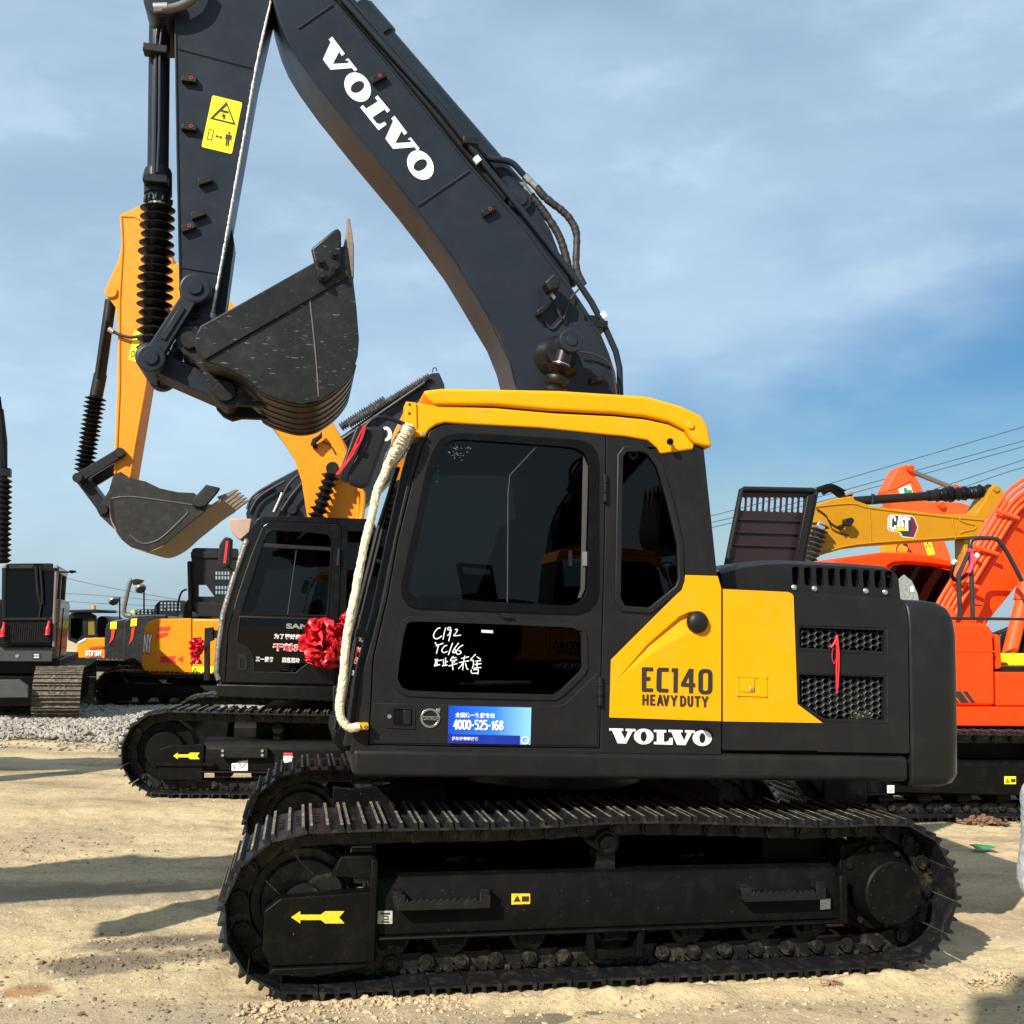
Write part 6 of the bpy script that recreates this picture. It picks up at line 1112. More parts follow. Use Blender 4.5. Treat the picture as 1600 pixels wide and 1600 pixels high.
mb = MB(); mb.tube(B.pts([(56, 884), (60, 930), (64, 945)], 0.28), 0.030, 8); mb.tube(B.pts([(63, 884), (66, 925), (66, 945)], 0.26), 0.022, 8); mb.tube(B.pts([(65, 942), (61, 965)], 0.27), 0.014, 8); mb.build('wiper', blackmetal, BCB)
for x, c0_, c1_, lb_ in ((7, 972, 995, 'red cord on the barred cab grille, at the end without a crawler below'), (77, 970, 992, 'red cord on the barred cab grille, at the end above the muddy crawler')):
    mb = MB(); mb.tube(smooth_path(B.pts([(x, c0_), (x-2, (c0_+c1_)/2), (x-3, c1_)], 0.22), 4), [0.02]*4+[0.035]*4+[0.04], 8); tg = mb.build('red_tassel', red_m, None); tg.location = B.O; tg.rotation_euler = (0, 0, math.radians(B.deg)); tag(tg, lb_, 'cord', 'red cords on the barred cab grille')
for x in (7, 87):
    mb = MB(); mb.prism(fr([(x-3.5, 882), (x+3.5, 882), (x+3.5, 888), (x-3.5, 888)], 0.3), 0.27, 0.36); mb.build('roof_lamp', mat('lamp_lens', (0.30, 0.30, 0.28), 0.2), BCB, 0.01)
mb = MB(); mb.tube(B.pts([(88, 893), (85, 960), (84, 1010)], 0.30), 0.025, 8); mb.build('grab_rail', mat('pinkish_wrap', (0.16, 0.11, 0.11), 0.5), BCB)
mb = MB(); mb.prism(rnd(fr([(106, 894), (111, 891), (119, 892), (120, 894), (112, 896)], 0.8), 0.02), 0.7, 0.85); MRR = mb.build('mirror', plastic, BCB, 0.01); mb = MB(); mb.tube(B.pts([(95, 894), (108, 894)], 0.8), 0.015, 6); mb.build('mirror_arm', blackmetal, MRR)
hull(B, BE, [(-60, 1063), (30, 1062), (44, 1072), (44, 1090), (-60, 1091)], -0.1, 0.05, 'front_plate', mat('grey_steel_plate', (0.06, 0.065, 0.065), 0.5), 0.01)
mb = MB(); mb.tube(B.pts([(2, 880), (2, 690), (-4, 640)], 0.1), 0.09, 12); mb.build('boom_cylinder', blackmetal, BE); mb = bellows([B.pt(4, 880, 0.1), B.pt(6, 748, 0.1)], 0.07, 0.13, 16, 16); mb.build('cylinder_bellows', bellow_m, BE); hull(B, BE, [(-20, 731), (16, 731), (16, 744), (-20, 744)], 0.0, 0.2, 'cylinder_clamp', blackmetal, 0.01); mb = MB(); mb.tube(B.pts([(8, 730), (6, 700), (3, 660), (-2, 620)], 0.0), 0.03, 8); mb.build('hose', rubber, BE)
hull(B, BE, [(-160, 1000), (-130, 700), (-80, 420), (-40, 430), (-60, 720), (-50, 1000)], 0.8, 1.3, 'boom', boomgrey, 0.02)

# ================================================================ right-hand machines
cat_y = mat('ochre_paint', (0.40, 0.180, 0.002), 0.42, spec=0.25, dust=0.03, var=0.05)
orange = mat('orange_red_paint', (0.80, 0.050, 0.002), 0.42, spec=0.2, dust=0.03, var=0.05)
orange2 = mat('painted_sunlit_orange', (0.82, 0.085, 0.016), 0.45, spec=0.25, var=0.06)  # paler copy of the orange, sunlight put into its colour
O = Frame(4.55, 9.86, 8.3)
OE = O.empty('excavator', 'orange-red excavator with bundled orange boom pipes and black handrail', 'excavator')
crawler(O, OE, -1.55, 2.0, 0.42, 2.1, 0.6)
hull(O, OE, [(1385, 1197), (1620, 1201), (1620, 1243), (1385, 1238)], 0.04, 0.09, 'frame_face', chassis, 0.008)
print_px(O, 'warning_sticker', [[(1569, 1213), (1587, 1213), (1587, 1225), (1569, 1225)]], 0.04, stick_y, OE); print_px(O, 'sticker_print', [([(1571, 1223), (1574, 1216), (1577, 1223)], [[(1573, 1222), (1574, 1218.5), (1575.4, 1222)]]), [(1579, 1217), (1586, 1217), (1586, 1222), (1579, 1222)]], 0.04, black_v, OE, 0.0065); print_px(O, 'white_label', [[(1386, 1227), (1397, 1227), (1397, 1239), (1386, 1239)]], 0.04, white_m, OE); print_px(O, 'label_print', [stroke([(1389, 1233), (1391, 1237), (1394, 1233)], 1)], 0.04, black_v, OE, 0.0065)
mb = MB(); mb.prism(rnd(O.pp([(1595, 1211), (1640, 1211), (1640, 1225), (1595, 1225)], 0.04), 0.04), 0.034, 0.04); mb.build('frame_slot', rubber, OE)
OV0 = 0.25
hull(O, OE, [(1380, 1104), (1680, 1105), (1680, 1136), (1380, 1134)], OV0-0.02, 2.6, 'deck_skirt', orange, 0.015)
hull(O, OE, [(1400, 1010), (1400, 974), (1534, 973), (1546, 977), (1552, 987), (1554, 1017), (1556, 1103), (1400, 1103)], OV0, 1.0, 'tool_box', orange, 0.035, 0.0, 4)
mb = MB(); mb.tube([O.pt(1400, 1017, OV0-0.001), O.pt(1554, 1018, OV0-0.001)], 0.007, 6); mb.build('box_crease', orange, OE)
hull(O, OE, [(1556, 990), (1563, 993), (1566, 1044), (1557, 1046)], OV0+0.05, 0.8, 'box_end', orange, 0.015); hull(O, OE, [(1557.5, 1050), (1680, 1050), (1680, 1103), (1557.5, 1103)], OV0+0.01, 1.0, 'step_box', orange, 0.015); hull(O, OE, [(1566, 1041), (1680, 1042), (1680, 1049), (1566, 1049)], OV0+0.03, 1.0, 'tread_plate', blackmetal, 0.004)
print_px(O, 'black_stripes', [[(1470, 1080), (1485, 1080), (1498, 1098), (1470, 1098)], [(1488, 1080), (1501, 1080), (1514, 1098), (1501, 1098)], [(1504, 1080), (1511, 1080), (1524, 1098), (1517, 1098)]], OV0, black_v, OE)
hull(O, OE, [(1573, 1022), (1640, 1022), (1640, 1040), (1573, 1040)], 0.6, 0.9, 'valve_cover', stick_y, 0.01)
# boom with pipes
hull(O, OE, [(1488, 1000), (1494, 975), (1526, 911), (1592, 806), (1655, 745), (1740, 690), (1730, 760), (1660, 830), (1592, 912), (1545, 970), (1530, 1000)], 1.15, 1.65, 'boom', orange, 0.02)
OB = [c for c in OE.children if c.name.startswith('boom')][-1]
for k in range(5):
    sh = 5+7.6*k; vv = 1.08+0.015*k; base_ = [(1496, 975), (1500, 955), (1526, 911), (1557, 860), (1588, 810), (1608, 790), (1670, 752)]
    mb = MB(); mb.tube(smooth_path(O.pts([(x-sh*(1.0 if y > 800 else 0.75), y-sh*(0.30 if y > 800 else 0.8)) for x, y in base_], vv), 4), 0.0215, 12); mb.build('boom_pipe', orange2, OB)
hull(O, OE, [(1468, 972), (1492, 918), (1541, 838), (1574, 792), (1640, 748), (1650, 762), (1600, 800), (1530, 905), (1498, 972)], 1.30, 1.36, 'pipe_bed', mat('painted_shade_orange', (0.55, 0.035, 0.004), 0.6, spec=0.1), 0.01)  # darker copy of the orange: shade between the pipes put into the colour
for (x0, y0, x1, y1) in ((1486, 905, 1530, 918), (1518, 853, 1560, 866), (1556, 798, 1592, 810)):
    mb = MB(); mb.tube([O.pt(x0, y0, 1.05), O.pt(x1, y1, 1.02)], 0.022, 8); mb.build('pipe_clamp', orange2, OB)
hose([(1492, 878), (1487, 893), (1489, 903), (1497, 907), (1504, 903), (1511, 896)], 0.95, 0.020, 'hose', 0, OE, rubber, O)
mb = MB(); mb.tube(O.pts([(1488, 882), (1493, 876)], 0.95), 0.022, 8); mb.tube(O.pts([(1524, 871), (1528, 866)], 1.0), 0.026, 8); mb.build('white_sleeve', white_m, OE)
mb = MB(); a, b = O.pt(1608, 900, 1.0), O.pt(1572, 1042, 1.0); mb.tube([a, b], 0.075, 18); mb.tube([a, a.lerp(b, 0.28)], 0.095, 18); mb.build('boom_cylinder', orange2, OE)
hull(O, OE, [(1560, 1040), (1562, 990), (1640, 960), (1640, 1040)], 1.3, 1.5, 'valve_block', blackmetal, 0.03); hull(O, OE, [(1470, 1000), (1475, 952), (1484, 945), (1495, 960), (1495, 1000)], 1.0, 1.1, 'pipe_cover', orange2, 0.02)
for k in range(5): hose([(1566+k*7, 1030), (1572+k*8, 1000-k*3), (1590+k*6, 985)], 1.2-0.04*k, 0.018, 'hose', 0, OE, rubber, O)
# handrail
hr = mat('black_rail', (0.015, 0.015, 0.016), 0.4)
mb = MB(); mb.tube(O.pts([(1487, 966), (1560, 967), (1660, 968)], 0.6), 0.016, 8); mb.tube(O.pts([(1500, 966), (1498, 898), (1516, 858)], 0.6), 0.024, 8); mb.tube(smooth_path(O.pts([(1520, 966), (1518, 900), (1516, 862), (1516.5, 848), (1523, 841.5), (1540, 841), (1555, 842), (1562, 847), (1575, 866), (1597, 908)], 0.6), 5), 0.024, 10); mb.tube(O.pts([(1517, 945), (1534, 946)], 0.6), 0.010, 6); mb.build('handrail', hr, OE)
mb = MB(); mb.tube(smooth_path(O.pts([(1513, 860), (1518, 862), (1519, 880), (1514, 895)], 0.57), 4), 0.02, 6); t_ = mb.build('pink_ribbon', mat('pink_cloth', (0.65, 0.04, 0.10), 0.6), None); t_.location = O.O; t_.rotation_euler = (0, 0, math.radians(O.deg)); tag(t_, 'pink cloth ribbon knotted round the black handrail', 'ribbon')
# cab on the far side
rf = [(1293, 884), (1306, 873.5), (1330, 869), (1360, 865.5), (1375, 863), (1420, 863), (1450, 867), (1487, 876), (1494, 887), (1492, 905), (1300, 905)]
hull(O, OE, rf[:-2]+[(1457, 881), (1420, 878), (1396, 879), (1388, 884), (1383, 893), (1293, 891)], 1.75, 2.65, 'cab_roof', orange, 0.04, 0.0, 4)
mb = MB(); mb.prism(O.pp([(1300, 890), (1388, 885), (1396, 879.5), (1420, 878.5), (1457, 881.5), (1492, 888), (1492, 1090), (1300, 1090)], 1.8), 1.8, 1.86, [O.pp([(1383, 1000), (1388, 892), (1397, 883), (1420, 882), (1456, 885), (1486, 892), (1486, 1000)], 1.8)]); OC = mb.build('cab', orange, OE, 0.01)
mb = MB(); mb.prism(O.pp([(1383, 1000), (1388, 892), (1397, 883), (1420, 882), (1456, 885), (1486, 892), (1486, 1000)], 1.8), 1.82, 1.826); mb.build('side_glass', win_m, OC, smooth=0); hull(O, OE, [(1300, 890), (1490, 890), (1490, 1090), (1300, 1090)], 2.58, 2.64, 'far_side_wall', inner_m, 0, 0, 2, OC)
mb = MB(); mb.prism(O.pp([(1404, 940), (1405, 905), (1413, 898), (1425, 908), (1434, 928), (1436, 940)], 1.2), 1.2, 1.22); mb.build('mirror_back', mat('frosted_green', (0.20, 0.26, 0.24), 0.6, var=0.4, dscale=30), OE); print_px(O, 'white_label', [[(1422.5, 916), (1428, 916), (1428, 925), (1422.5, 925)]], 1.2, white_m, OE)
hull(O, OE, [(1330, 1104), (1335, 960), (1480, 960), (1480, 1104)], 1.05, 1.75, 'engine_housing', orange, 0.04)
# --- ochre machine: boom reaching right
K = Frame(4.6, 15.2, 6.0)
KE = K.empty('excavator', 'ochre yellow excavator boom reaching right with black arm cylinder on top', 'excavator')
crawler(K, KE, -2.6, 1.0, 0.47, 2.2, 0.6, SHOE_B, None)
hull(K, KE, [(1060, 1080), (1060, 945), (1300, 945), (1300, 1080)], 0.2, 2.7, 'engine_housing', cat_y, 0.06); hull(K, KE, [(1060, 1085), (1330, 1085), (1330, 1105), (1060, 1105)], 0.3, 2.6, 'deck', chassis, 0.01)
kb = [(1240, 960), (1230, 880), (1245, 820), (1275, 789), (1300, 780), (1330, 775), (1336, 781), (1362, 791), (1472, 804), (1510, 803), (1540, 810), (1536, 826), (1524, 840), (1472, 844), (1366, 851), (1319, 857), (1281, 868), (1262, 885), (1275, 960)]
mb = MB(); mb.prism(K.pp(kb, 1.2), 1.2, 1.7); KB = mb.build('boom', cat_y, KE, 0.015)
mb = MB(); mb.tube(smooth_path(K.pts([(1275, 792), (1330, 787), (1362, 794), (1472, 807), (1538, 813)], 1.195), 4), 0.014, 6); mb.tube(smooth_path(K.pts([(1284, 865), (1319, 854), (1366, 848), (1472, 841), (1522, 837)], 1.195), 4), 0.014, 6); mb.tube(K.pts([(1359, 795), (1361, 848)], 1.195), 0.010, 6); mb.tube(K.pts([(1487, 807), (1493, 842)], 1.195), 0.014, 6); mb.tube(smooth_path(K.pts([(1501, 808), (1500, 813), (1512, 818), (1524, 821), (1522, 827), (1505, 831), (1500, 834)], 1.195), 5), 0.014, 6); mb.build('web_edge_bead', cat_y, KB)
hull(K, KE, [(1320, 787), (1326, 776), (1334, 775), (1337, 787)], 1.3, 1.6, 'cylinder_lug', cat_y, 0.02, 0, 3, KB)
a, b, c_, d_ = K.pt(1335, 783, 1.45), K.pt(1450, 775, 1.45), K.pt(1462, 774, 1.45), K.pt(1549, 768, 1.45)
mb = MB(); mb.tube([a, b], 0.075, 20); mb.tube([b, c_], 0.095, 20); mb.tube([K.pt(1363, 788, 1.38), K.pt(1364, 772, 1.38)], 0.03, 8); mb.build('arm_cylinder', blackmetal, KB); mb = bellows([c_, d_], 0.085, 0.115, 26, 18, jit=0.25); mb.build('rod_bellows', bellow_m, KB)
hull(K, KE, [(1523, 806), (1535, 788), (1549, 764), (1556, 757), (1563, 760), (1573, 779), (1556, 794), (1540, 812)], 1.25, 1.65, 'arm_root', cat_y, 0.015); hull(K, KE, [(1506, 842), (1522, 840), (1526, 960), (1508, 960)], 1.3, 1.6, 'arm', cat_y, 0.02)
mb = MB(); mb.cyl(K.P(1556, 764, 1.25), 0.05, 1.22, 1.27, 18); mb.build('arm_pin', cat_y, KB)
for L_ in ([(1268, 772), (1285, 763), (1300, 760), (1318, 769), (1330, 775)], [(1285, 770), (1298, 765), (1312, 774), (1325, 777)]): hose(L_, 1.35, 0.045, 'hose', 0, KB, rubber, K)
mb = MB(); mb.tube(K.pts([(1319, 772), (1331, 768)], 1.33), 0.05, 8); mb.build('hose_fitting', zinc, KB)
a, b = K.pt(1283, 818, 1.05), K.pt(1262, 884, 1.05); mb = bellows([a, b], 0.07, 0.14, 9, 16, jit=0.1); mb.build('boom_cylinder_bellows', mat('grey_bellows', (0.03, 0.03, 0.03), 0.5, dust=0.5, dustcol=(0.2, 0.2, 0.19)), KB); mb = MB(); mb.cyl(K.P(1281, 822, 1.0), 0.07, 0.93, 1.2, 20, 0, 0.01); mb.build('cylinder_head', zinc, KB)
hull(K, KE, [(1319, 811), (1332, 808), (1336, 813), (1331, 822), (1320, 822)], 1.0, 1.1, 'work_lamp', plastic, 0.02, 0, 3, KB); hull(K, KE, [(1312, 822), (1319, 818), (1320, 823), (1316, 827)], 1.05, 1.2, 'lamp_bracket', blackmetal, 0.01, 0, 2, KB); hose([(1276, 795), (1290, 805), (1296, 815), (1308, 823), (1318, 820)], 1.17, 0.010, 'lamp_cable', 0, KB, rubber, K); hose([(1296, 812), (1300, 826), (1316, 834), (1326, 836)], 1.18, 0.008, 'lamp_cable', 0, KB, rubber, K)
zc = lambda L: [(1360+x/6.667, 700+y/6.667) for x, y in L]
print_px(K, 'brand_plate_edge', [zc([(210, 695), (420, 703), (455, 725), (496, 825), (455, 940), (330, 928), (300, 880), (195, 865), (178, 840), (182, 720)])], 1.2, white_m, KB, 0.004)
print_px(K, 'brand_plate', [zc([(213, 702), (418, 710), (450, 730), (488, 825), (450, 932), (335, 920), (306, 872), (200, 858), (186, 838), (190, 722)])], 1.2, black_v, KB, 0.008)
print_px(K, 'brand_maroon', [zc([(410, 735), (440, 735), (482, 825), (447, 925), (400, 915), (440, 825)])], 1.2, mat('maroon_print', (0.14, 0.004, 0.03), 0.4), KB, 0.011)
print_px(K, 'brand_lettering', [zc([(262, 765), (245, 762), (245, 735), (235, 730), (222, 738), (220, 815), (228, 832), (242, 828), (243, 808), (263, 808), (262, 840), (240, 860), (215, 858), (195, 835), (196, 730), (212, 708), (245, 708), (262, 728)]), (zc([(290, 712), (325, 714), (350, 830), (305, 800), (268, 830)]), [zc([(306, 748), (299, 785), (314, 785)])]), zc([(335, 714), (410, 718), (410, 752), (388, 752), (390, 868), (355, 842), (356, 750), (334, 748)])], 1.2, white_m, KB, 0.014)
print_px(K, 'brand_triangle', [zc([(305, 802), (375, 866), (245, 862)])], 1.2, stick_a, KB, 0.017)
# --- second orange machine behind: folded arm
R_ = Frame(6.4, 18.8, 5.0)
RE = R_.empty('excavator', 'orange excavator behind with folded arm, green and white sticker and bare rod', 'excavator')
crawler(R_, RE, -1.8, 1.8, 0.47, 2.2, 0.6, SHOE_B, None, far=False)
hull(R_, RE, [(1300, 1075), (1300, 960), (1520, 960), (1520, 1075)], 0.2, 2.7, 'engine_housing', orange, 0.06); hull(R_, RE, [(1300, 1078), (1520, 1078), (1520, 1090), (1300, 1090)], 0.3, 2.6, 'deck', chassis, 0.01)
mb = MB(); mb.prism(R_.pp([(1384, 766), (1403, 732), (1411, 727), (1417, 726), (1424, 729), (1430, 741), (1444, 768), (1446, 784), (1502, 785), (1525, 793), (1522, 815), (1470, 830), (1486, 870), (1490, 960), (1420, 960), (1418, 870), (1410, 830), (1394, 790)], 1.2), 1.2, 1.6); RA = mb.build('arm', orange2, RE, 0.02)
mb = MB(); mb.tube(smooth_path(R_.pts([(1386, 766), (1400, 762), (1418, 752), (1426, 753), (1436, 767)], 1.195), 4), 0.016, 6); mb.build('web_edge_bead', orange2, RA); mb = MB(); mb.cyl(R_.P(1421, 733, 1.2), 0.07, 1.1, 1.7, 18, 0, 0.01); mb.cyl(R_.P(1470, 790, 1.2), 0.07, 1.12, 1.7, 18, 0, 0.01); mb.build('arm_pin', orange, RA)
mb = MB(); mb.tube(R_.pts([(1428, 738), (1492, 764)], 1.4), 0.05, 14); mb.build('cylinder_rod', mat('dull_rod', (0.25, 0.24, 0.22), 0.3, metal=0.8), RE); mb = MB(); mb.tube(R_.pts([(1490, 763), (1600, 800)], 1.4), 0.09, 14); mb.build('bucket_cylinder', orange, RE)
print_px(R_, 'white_sticker', [[(1403.5, 764), (1422, 756.5), (1426, 769.5), (1406, 771)]], 1.2, white_m, RA); print_px(R_, 'green_patch', [[(1411, 763), (1416, 761), (1418, 766), (1424, 764.5), (1425, 770), (1413, 771)]], 1.2, mat('green_print', (0.02, 0.26, 0.10), 0.5), RA, 0.008)
print_px(R_, 'warning_sticker', [[(1442, 845), (1454, 844), (1461, 866), (1450, 868)]], 1.2, stick_y, RA); print_px(R_, 'sticker_print', [([(1446, 856), (1448.5, 847), (1455, 854)], [[(1447.5, 854.5), (1449, 849.5), (1452.8, 853.6)]])], 1.2, black_v, RA, 0.008)
hull(R_, RE, [(1380, 850), (1420, 846), (1419, 960), (1378, 960)], 1.0, 1.15, 'yellow_guard', sany_y, 0.01); print_px(R_, 'round_mark', [(ell(1410, 858, 10, 10), [ell(1410, 858, 8.3, 8.3)]), ell(1414, 850, 5, 3, 0.6)], 1.0, black_v, RE)
# ================================================================ ground
def vnoise(x, y, s, seed):
    r = np.random.default_rng(seed); g = r.random((256, 256)); X = x*s+1000; Yv = y*s+1000; xi = np.floor(X).astype(int); yi = np.floor(Yv).astype(int); fx = X-xi; fy = Yv-yi
    fx = fx*fx*(3-2*fx); fy = fy*fy*(3-2*fy); a = g[xi % 256, yi % 256]; b = g[(xi+1) % 256, yi % 256]; c = g[xi % 256, (yi+1) % 256]; d = g[(xi+1) % 256, (yi+1) % 256]
    return (a*(1-fx)+b*fx)*(1-fy)+(c*(1-fx)+d*fx)*fy-0.5
def axis(lo, hi, fine0, fine1, st, g=1.16):
    a = list(np.arange(fine0, fine1, st)); s = st; x = a[-1]
    while x < hi: s *= g; x += s; a.append(x)
    s = st; x = fine0; pre = []
    while x > lo: s *= g; x -= s; pre.append(x)
    return np.array(pre[::-1]+a)
gx = axis(-900, 900, -4.6, 4.6, 0.030); gy = axis(-300, 1500, 4.2, 9.4, 0.030); GX, GY = np.meshgrid(gx, gy, indexing='ij')
def height(x, y):
    h = 0.024*vnoise(x, y, 0.9, 1)+0.020*vnoise(x, y, 2.7, 2)+0.015*vnoise(x, y, 7, 3)+0.012*vnoise(x, y, 15, 4)
    h += 0.010*np.maximum(0, vnoise(x, y, 30, 5)-0.12)
    # crawler prints: bands of grouser marks pressed into the dirt
    for (x0, y0, ang, hw) in ((-2.6, 5.2, 0.24, 0.30), (-2.2, 7.6, 0.10, 0.30), (2.9, 5.3, 0.55, 0.30), (0.3, 4.3, -0.12, 0.25)):
        ca, sa = math.cos(ang), math.sin(ang); a = (x-x0)*ca+(y-y0)*sa; b = -(x-x0)*sa+(y-y0)*ca+0.05*np.sin(a*1.3)
        m = np.clip((hw-np.abs(b))/0.05, 0, 1)*np.clip(vnoise(x, y, 1.3, 21)+0.55, 0, 1)
        h = h-m*(0.006+0.008*np.clip(np.sin(a*2*PI/0.085)*1.5-0.4, 0, 1))
    return h-0.012
fadeR = np.clip(1.6-np.hypot(GX, GY-6)/18, 0, 1); HZ = height(GX, GY)*fadeR
d = (GX-V.O.x)*V.N.x+(GY-V.O.y)*V.N.y; al = (GX-V.O.x)*V.R.x+(GY-V.O.y)*V.R.y
near = np.exp(-((d+0.10)/0.11)**2)*(np.abs(al) < 1.75)*(0.3+0.7*np.clip((al+1.6)/1.5, 0, 1)); HZ += near*(0.030+0.05*np.maximum(0, vnoise(GX, GY, 12, 8)))
under = ((d > -0.06) & (d < 0.66) | (d > 1.94) & (d < 2.66)) & (np.abs(al) < 1.7); HZ = np.where(under, np.minimum(HZ, -0.004), HZ)
verts = np.stack([GX.ravel(), GY.ravel(), HZ.ravel()], 1); nx, ny = GX.shape; idx = np.arange(nx*ny).reshape(nx, ny)
faces = np.stack([idx[:-1, :-1].ravel(), idx[1:, :-1].ravel(), idx[1:, 1:].ravel(), idx[:-1, 1:].ravel()], 1)
gm = bpy.data.meshes.new('ground'); gm.vertices.add(len(verts)); gm.vertices.foreach_set('co', verts.ravel()); gm.loops.add(faces.size); gm.loops.foreach_set('vertex_index', faces.ravel()); gm.polygons.add(len(faces)); gm.polygons.foreach_set('loop_start', np.arange(0, faces.size, 4)); gm.polygons.foreach_set('loop_total', np.full(len(faces), 4)); gm.update(); gm.polygons.foreach_set('use_smooth', [True]*len(gm.polygons))
dirt = bpy.data.materials.new('dirt_yard'); dirt.use_nodes = True; n = dirt.node_tree.nodes; l = dirt.node_tree.links; bs_ = n['Principled BSDF']; bs_.inputs['Roughness'].default_value = 0.92; bs_.inputs['Specular IOR Level'].default_value = 0.2
tc = n.new('ShaderNodeTexCoord')
def noise(sc, det=8, ro=0.6, vec=None, dist=0.0):
    q = n.new('ShaderNodeTexNoise'); q.inputs['Scale'].default_value = sc; q.inputs['Detail'].default_value = det; q.inputs['Roughness'].default_value = ro; q.inputs['Distortion'].default_value = dist; l.new(vec or tc.outputs['Object'], q.inputs['Vector']); return q.outputs[0]
def ramp(src, stops):
    q = n.new('ShaderNodeValToRGB'); e = q.color_ramp.elements
    while len(e) < len(stops): e.new(0.5)
    for a, (p, c) in zip(e, stops): a.position = p; a.color = (*c, 1) if len(c) == 3 else c
    l.new(src, q.inputs[0]); return q.outputs[0]
def mixc(f, a, b):
    q = n.new('ShaderNodeMixRGB'); l.new(f, q.inputs[0]); l.new(a, q.inputs[1])
    if isinstance(b, tuple): q.inputs[2].default_value = (*b, 1)
    else: l.new(b, q.inputs[2])
    return q.outputs[0]
mpn = n.new('ShaderNodeMapping'); mpn.inputs['Scale'].default_value = (0.55, 1.6, 1); mpn.inputs['Rotation'].default_value = (0, 0, 0.15); l.new(tc.outputs['Object'], mpn.inputs[0])
base = ramp(noise(0.8, 10, 0.62, mpn.outputs[0], 0.4), [(0.37, (0.32, 0.248, 0.150)), (0.45, (0.47, 0.366, 0.218)), (0.54, (0.575, 0.455, 0.262)), (0.66, (0.63, 0.510, 0.305))])
fine = ramp(noise(38, 6, 0.7), [(0.30, (0.55, 0.55, 0.55)), (0.50, (0.95, 0.95, 0.95)), (0.75, (1.12, 1.10, 1.06))])
mm = n.new('ShaderNodeMixRGB'); mm.blend_type = 'MULTIPLY'; mm.inputs[0].default_value = 0.75; l.new(base, mm.inputs[1]); l.new(fine, mm.inputs[2]); col = mm.outputs[0]
damp = ramp(noise(1.5, 9, 0.68, mpn.outputs[0], 0.8), [(0.54, (0, 0, 0)), (0.68, (0.85, 0.85, 0.85))]); col = mixc(damp, col, (0.28, 0.222, 0.148))
scuff = ramp(noise(4.5, 9, 0.75, mpn.outputs[0], 1.2), [(0.56, (0, 0, 0)), (0.66, (0.7, 0.7, 0.7))]); col = mixc(scuff, col, (0.26, 0.205, 0.135))
spk = ramp(noise(120, 2, 0.5), [(0.66, (0, 0, 0)), (0.72, (1, 1, 1))]); col = mixc(spk, col, (0.55, 0.47, 0.36)); drk = ramp(noise(75, 2, 0.5), [(0.28, (1, 1, 1)), (0.34, (0, 0, 0))]); col = mixc(drk, col, (0.13, 0.10, 0.075))
oil = ramp(noise(0.55, 6, 0.75, None, 0.6), [(0.66, (0, 0, 0)), (0.74, (0.75, 0.75, 0.75))]); col = mixc(oil, col, (0.085, 0.07, 0.055))
def spot(px, py, rx, ry, colr, amt, ang=0.0, hard=0.12, nz=0.35, sc=5.0):
    """a stain with its own outline on the dirt"""
    global col
    g_ = ground_pt(px, py); q = n.new('ShaderNodeMapping'); q.vector_type = 'TEXTURE'; q.inputs['Location'].default_value = (g_.x, g_.y, 0); q.inputs['Rotation'].default_value = (0, 0, ang); q.inputs['Scale'].default_value = (rx, ry, 1000); l.new(tc.outputs['Object'], q.inputs[0])
    ln = n.new('ShaderNodeVectorMath'); ln.operation = 'LENGTH'; l.new(q.outputs[0], ln.inputs[0]); ad = n.new('ShaderNodeMath'); ad.operation = 'MULTIPLY_ADD'; ad.inputs[1].default_value = nz*2; l.new(noise(sc, 7, 0.7), ad.inputs[0]); l.new(ln.outputs['Value'], ad.inputs[2])
    f_ = ramp(ad.outputs[0], [(min(0.98, (0.9+nz)*0.5), (amt, amt, amt)), (min(0.999, (0.9+nz+hard)*0.5), (0, 0, 0))])
    hf = n.new('ShaderNodeMath'); hf.operation = 'MULTIPLY'; hf.inputs[1].default_value = 0.5; l.new(ad.outputs[0], hf.inputs[0]); f_.node.id_data.links.new(hf.outputs[0], f_.node.inputs[0])
    col = mixc(f_, col, colr)
spot(842, 1590, 0.16, 0.085, (0.13, 0.105, 0.08), 0.9, 0.05, 0.05, 0.10); spot(928, 1583, 0.045, 0.030, (0.16, 0.13, 0.095), 0.9, 0.0, 0.05, 0.08)
spot(165, 1502, 0.26, 0.16, (0.12, 0.10, 0.08), 0.75, 0.3, 0.5, 0.6, 14); spot(240, 1468, 0.35, 0.09, (0.11, 0.095, 0.075), 0.7, 0.35, 0.5, 0.6, 14); spot(320, 1490, 0.22, 0.10, (0.13, 0.11, 0.085), 0.6, 0.2, 0.5, 0.6, 12); spot(42, 1546, 0.10, 0.07, (0.32, 0.15, 0.06), 0.7, 0, 0.5, 0.5, 18)
spot(60, 1315, 0.6, 0.35, (0.36, 0.28, 0.18), 0.7, 0.1, 0.6, 0.7, 6); spot(120, 1400, 0.7, 0.25, (0.22, 0.185, 0.14), 0.55, 0.2, 0.6, 0.7, 7); spot(1530, 1440, 0.6, 0.30, (0.40, 0.31, 0.20), 0.6, 0.4, 0.6, 0.7, 6); spot(1250, 1580, 0.7, 0.15, (0.36, 0.29, 0.19), 0.6, 0.1, 0.6, 0.7, 7); spot(560, 1590, 0.8, 0.16, (0.30, 0.24, 0.165), 0.65, 0.1, 0.6, 0.7, 7); spot(120, 1590, 0.8, 0.22, (0.36, 0.29, 0.20), 0.6, 0.1, 0.6, 0.7, 6)
l.new(col, bs_.inputs['Base Color'])
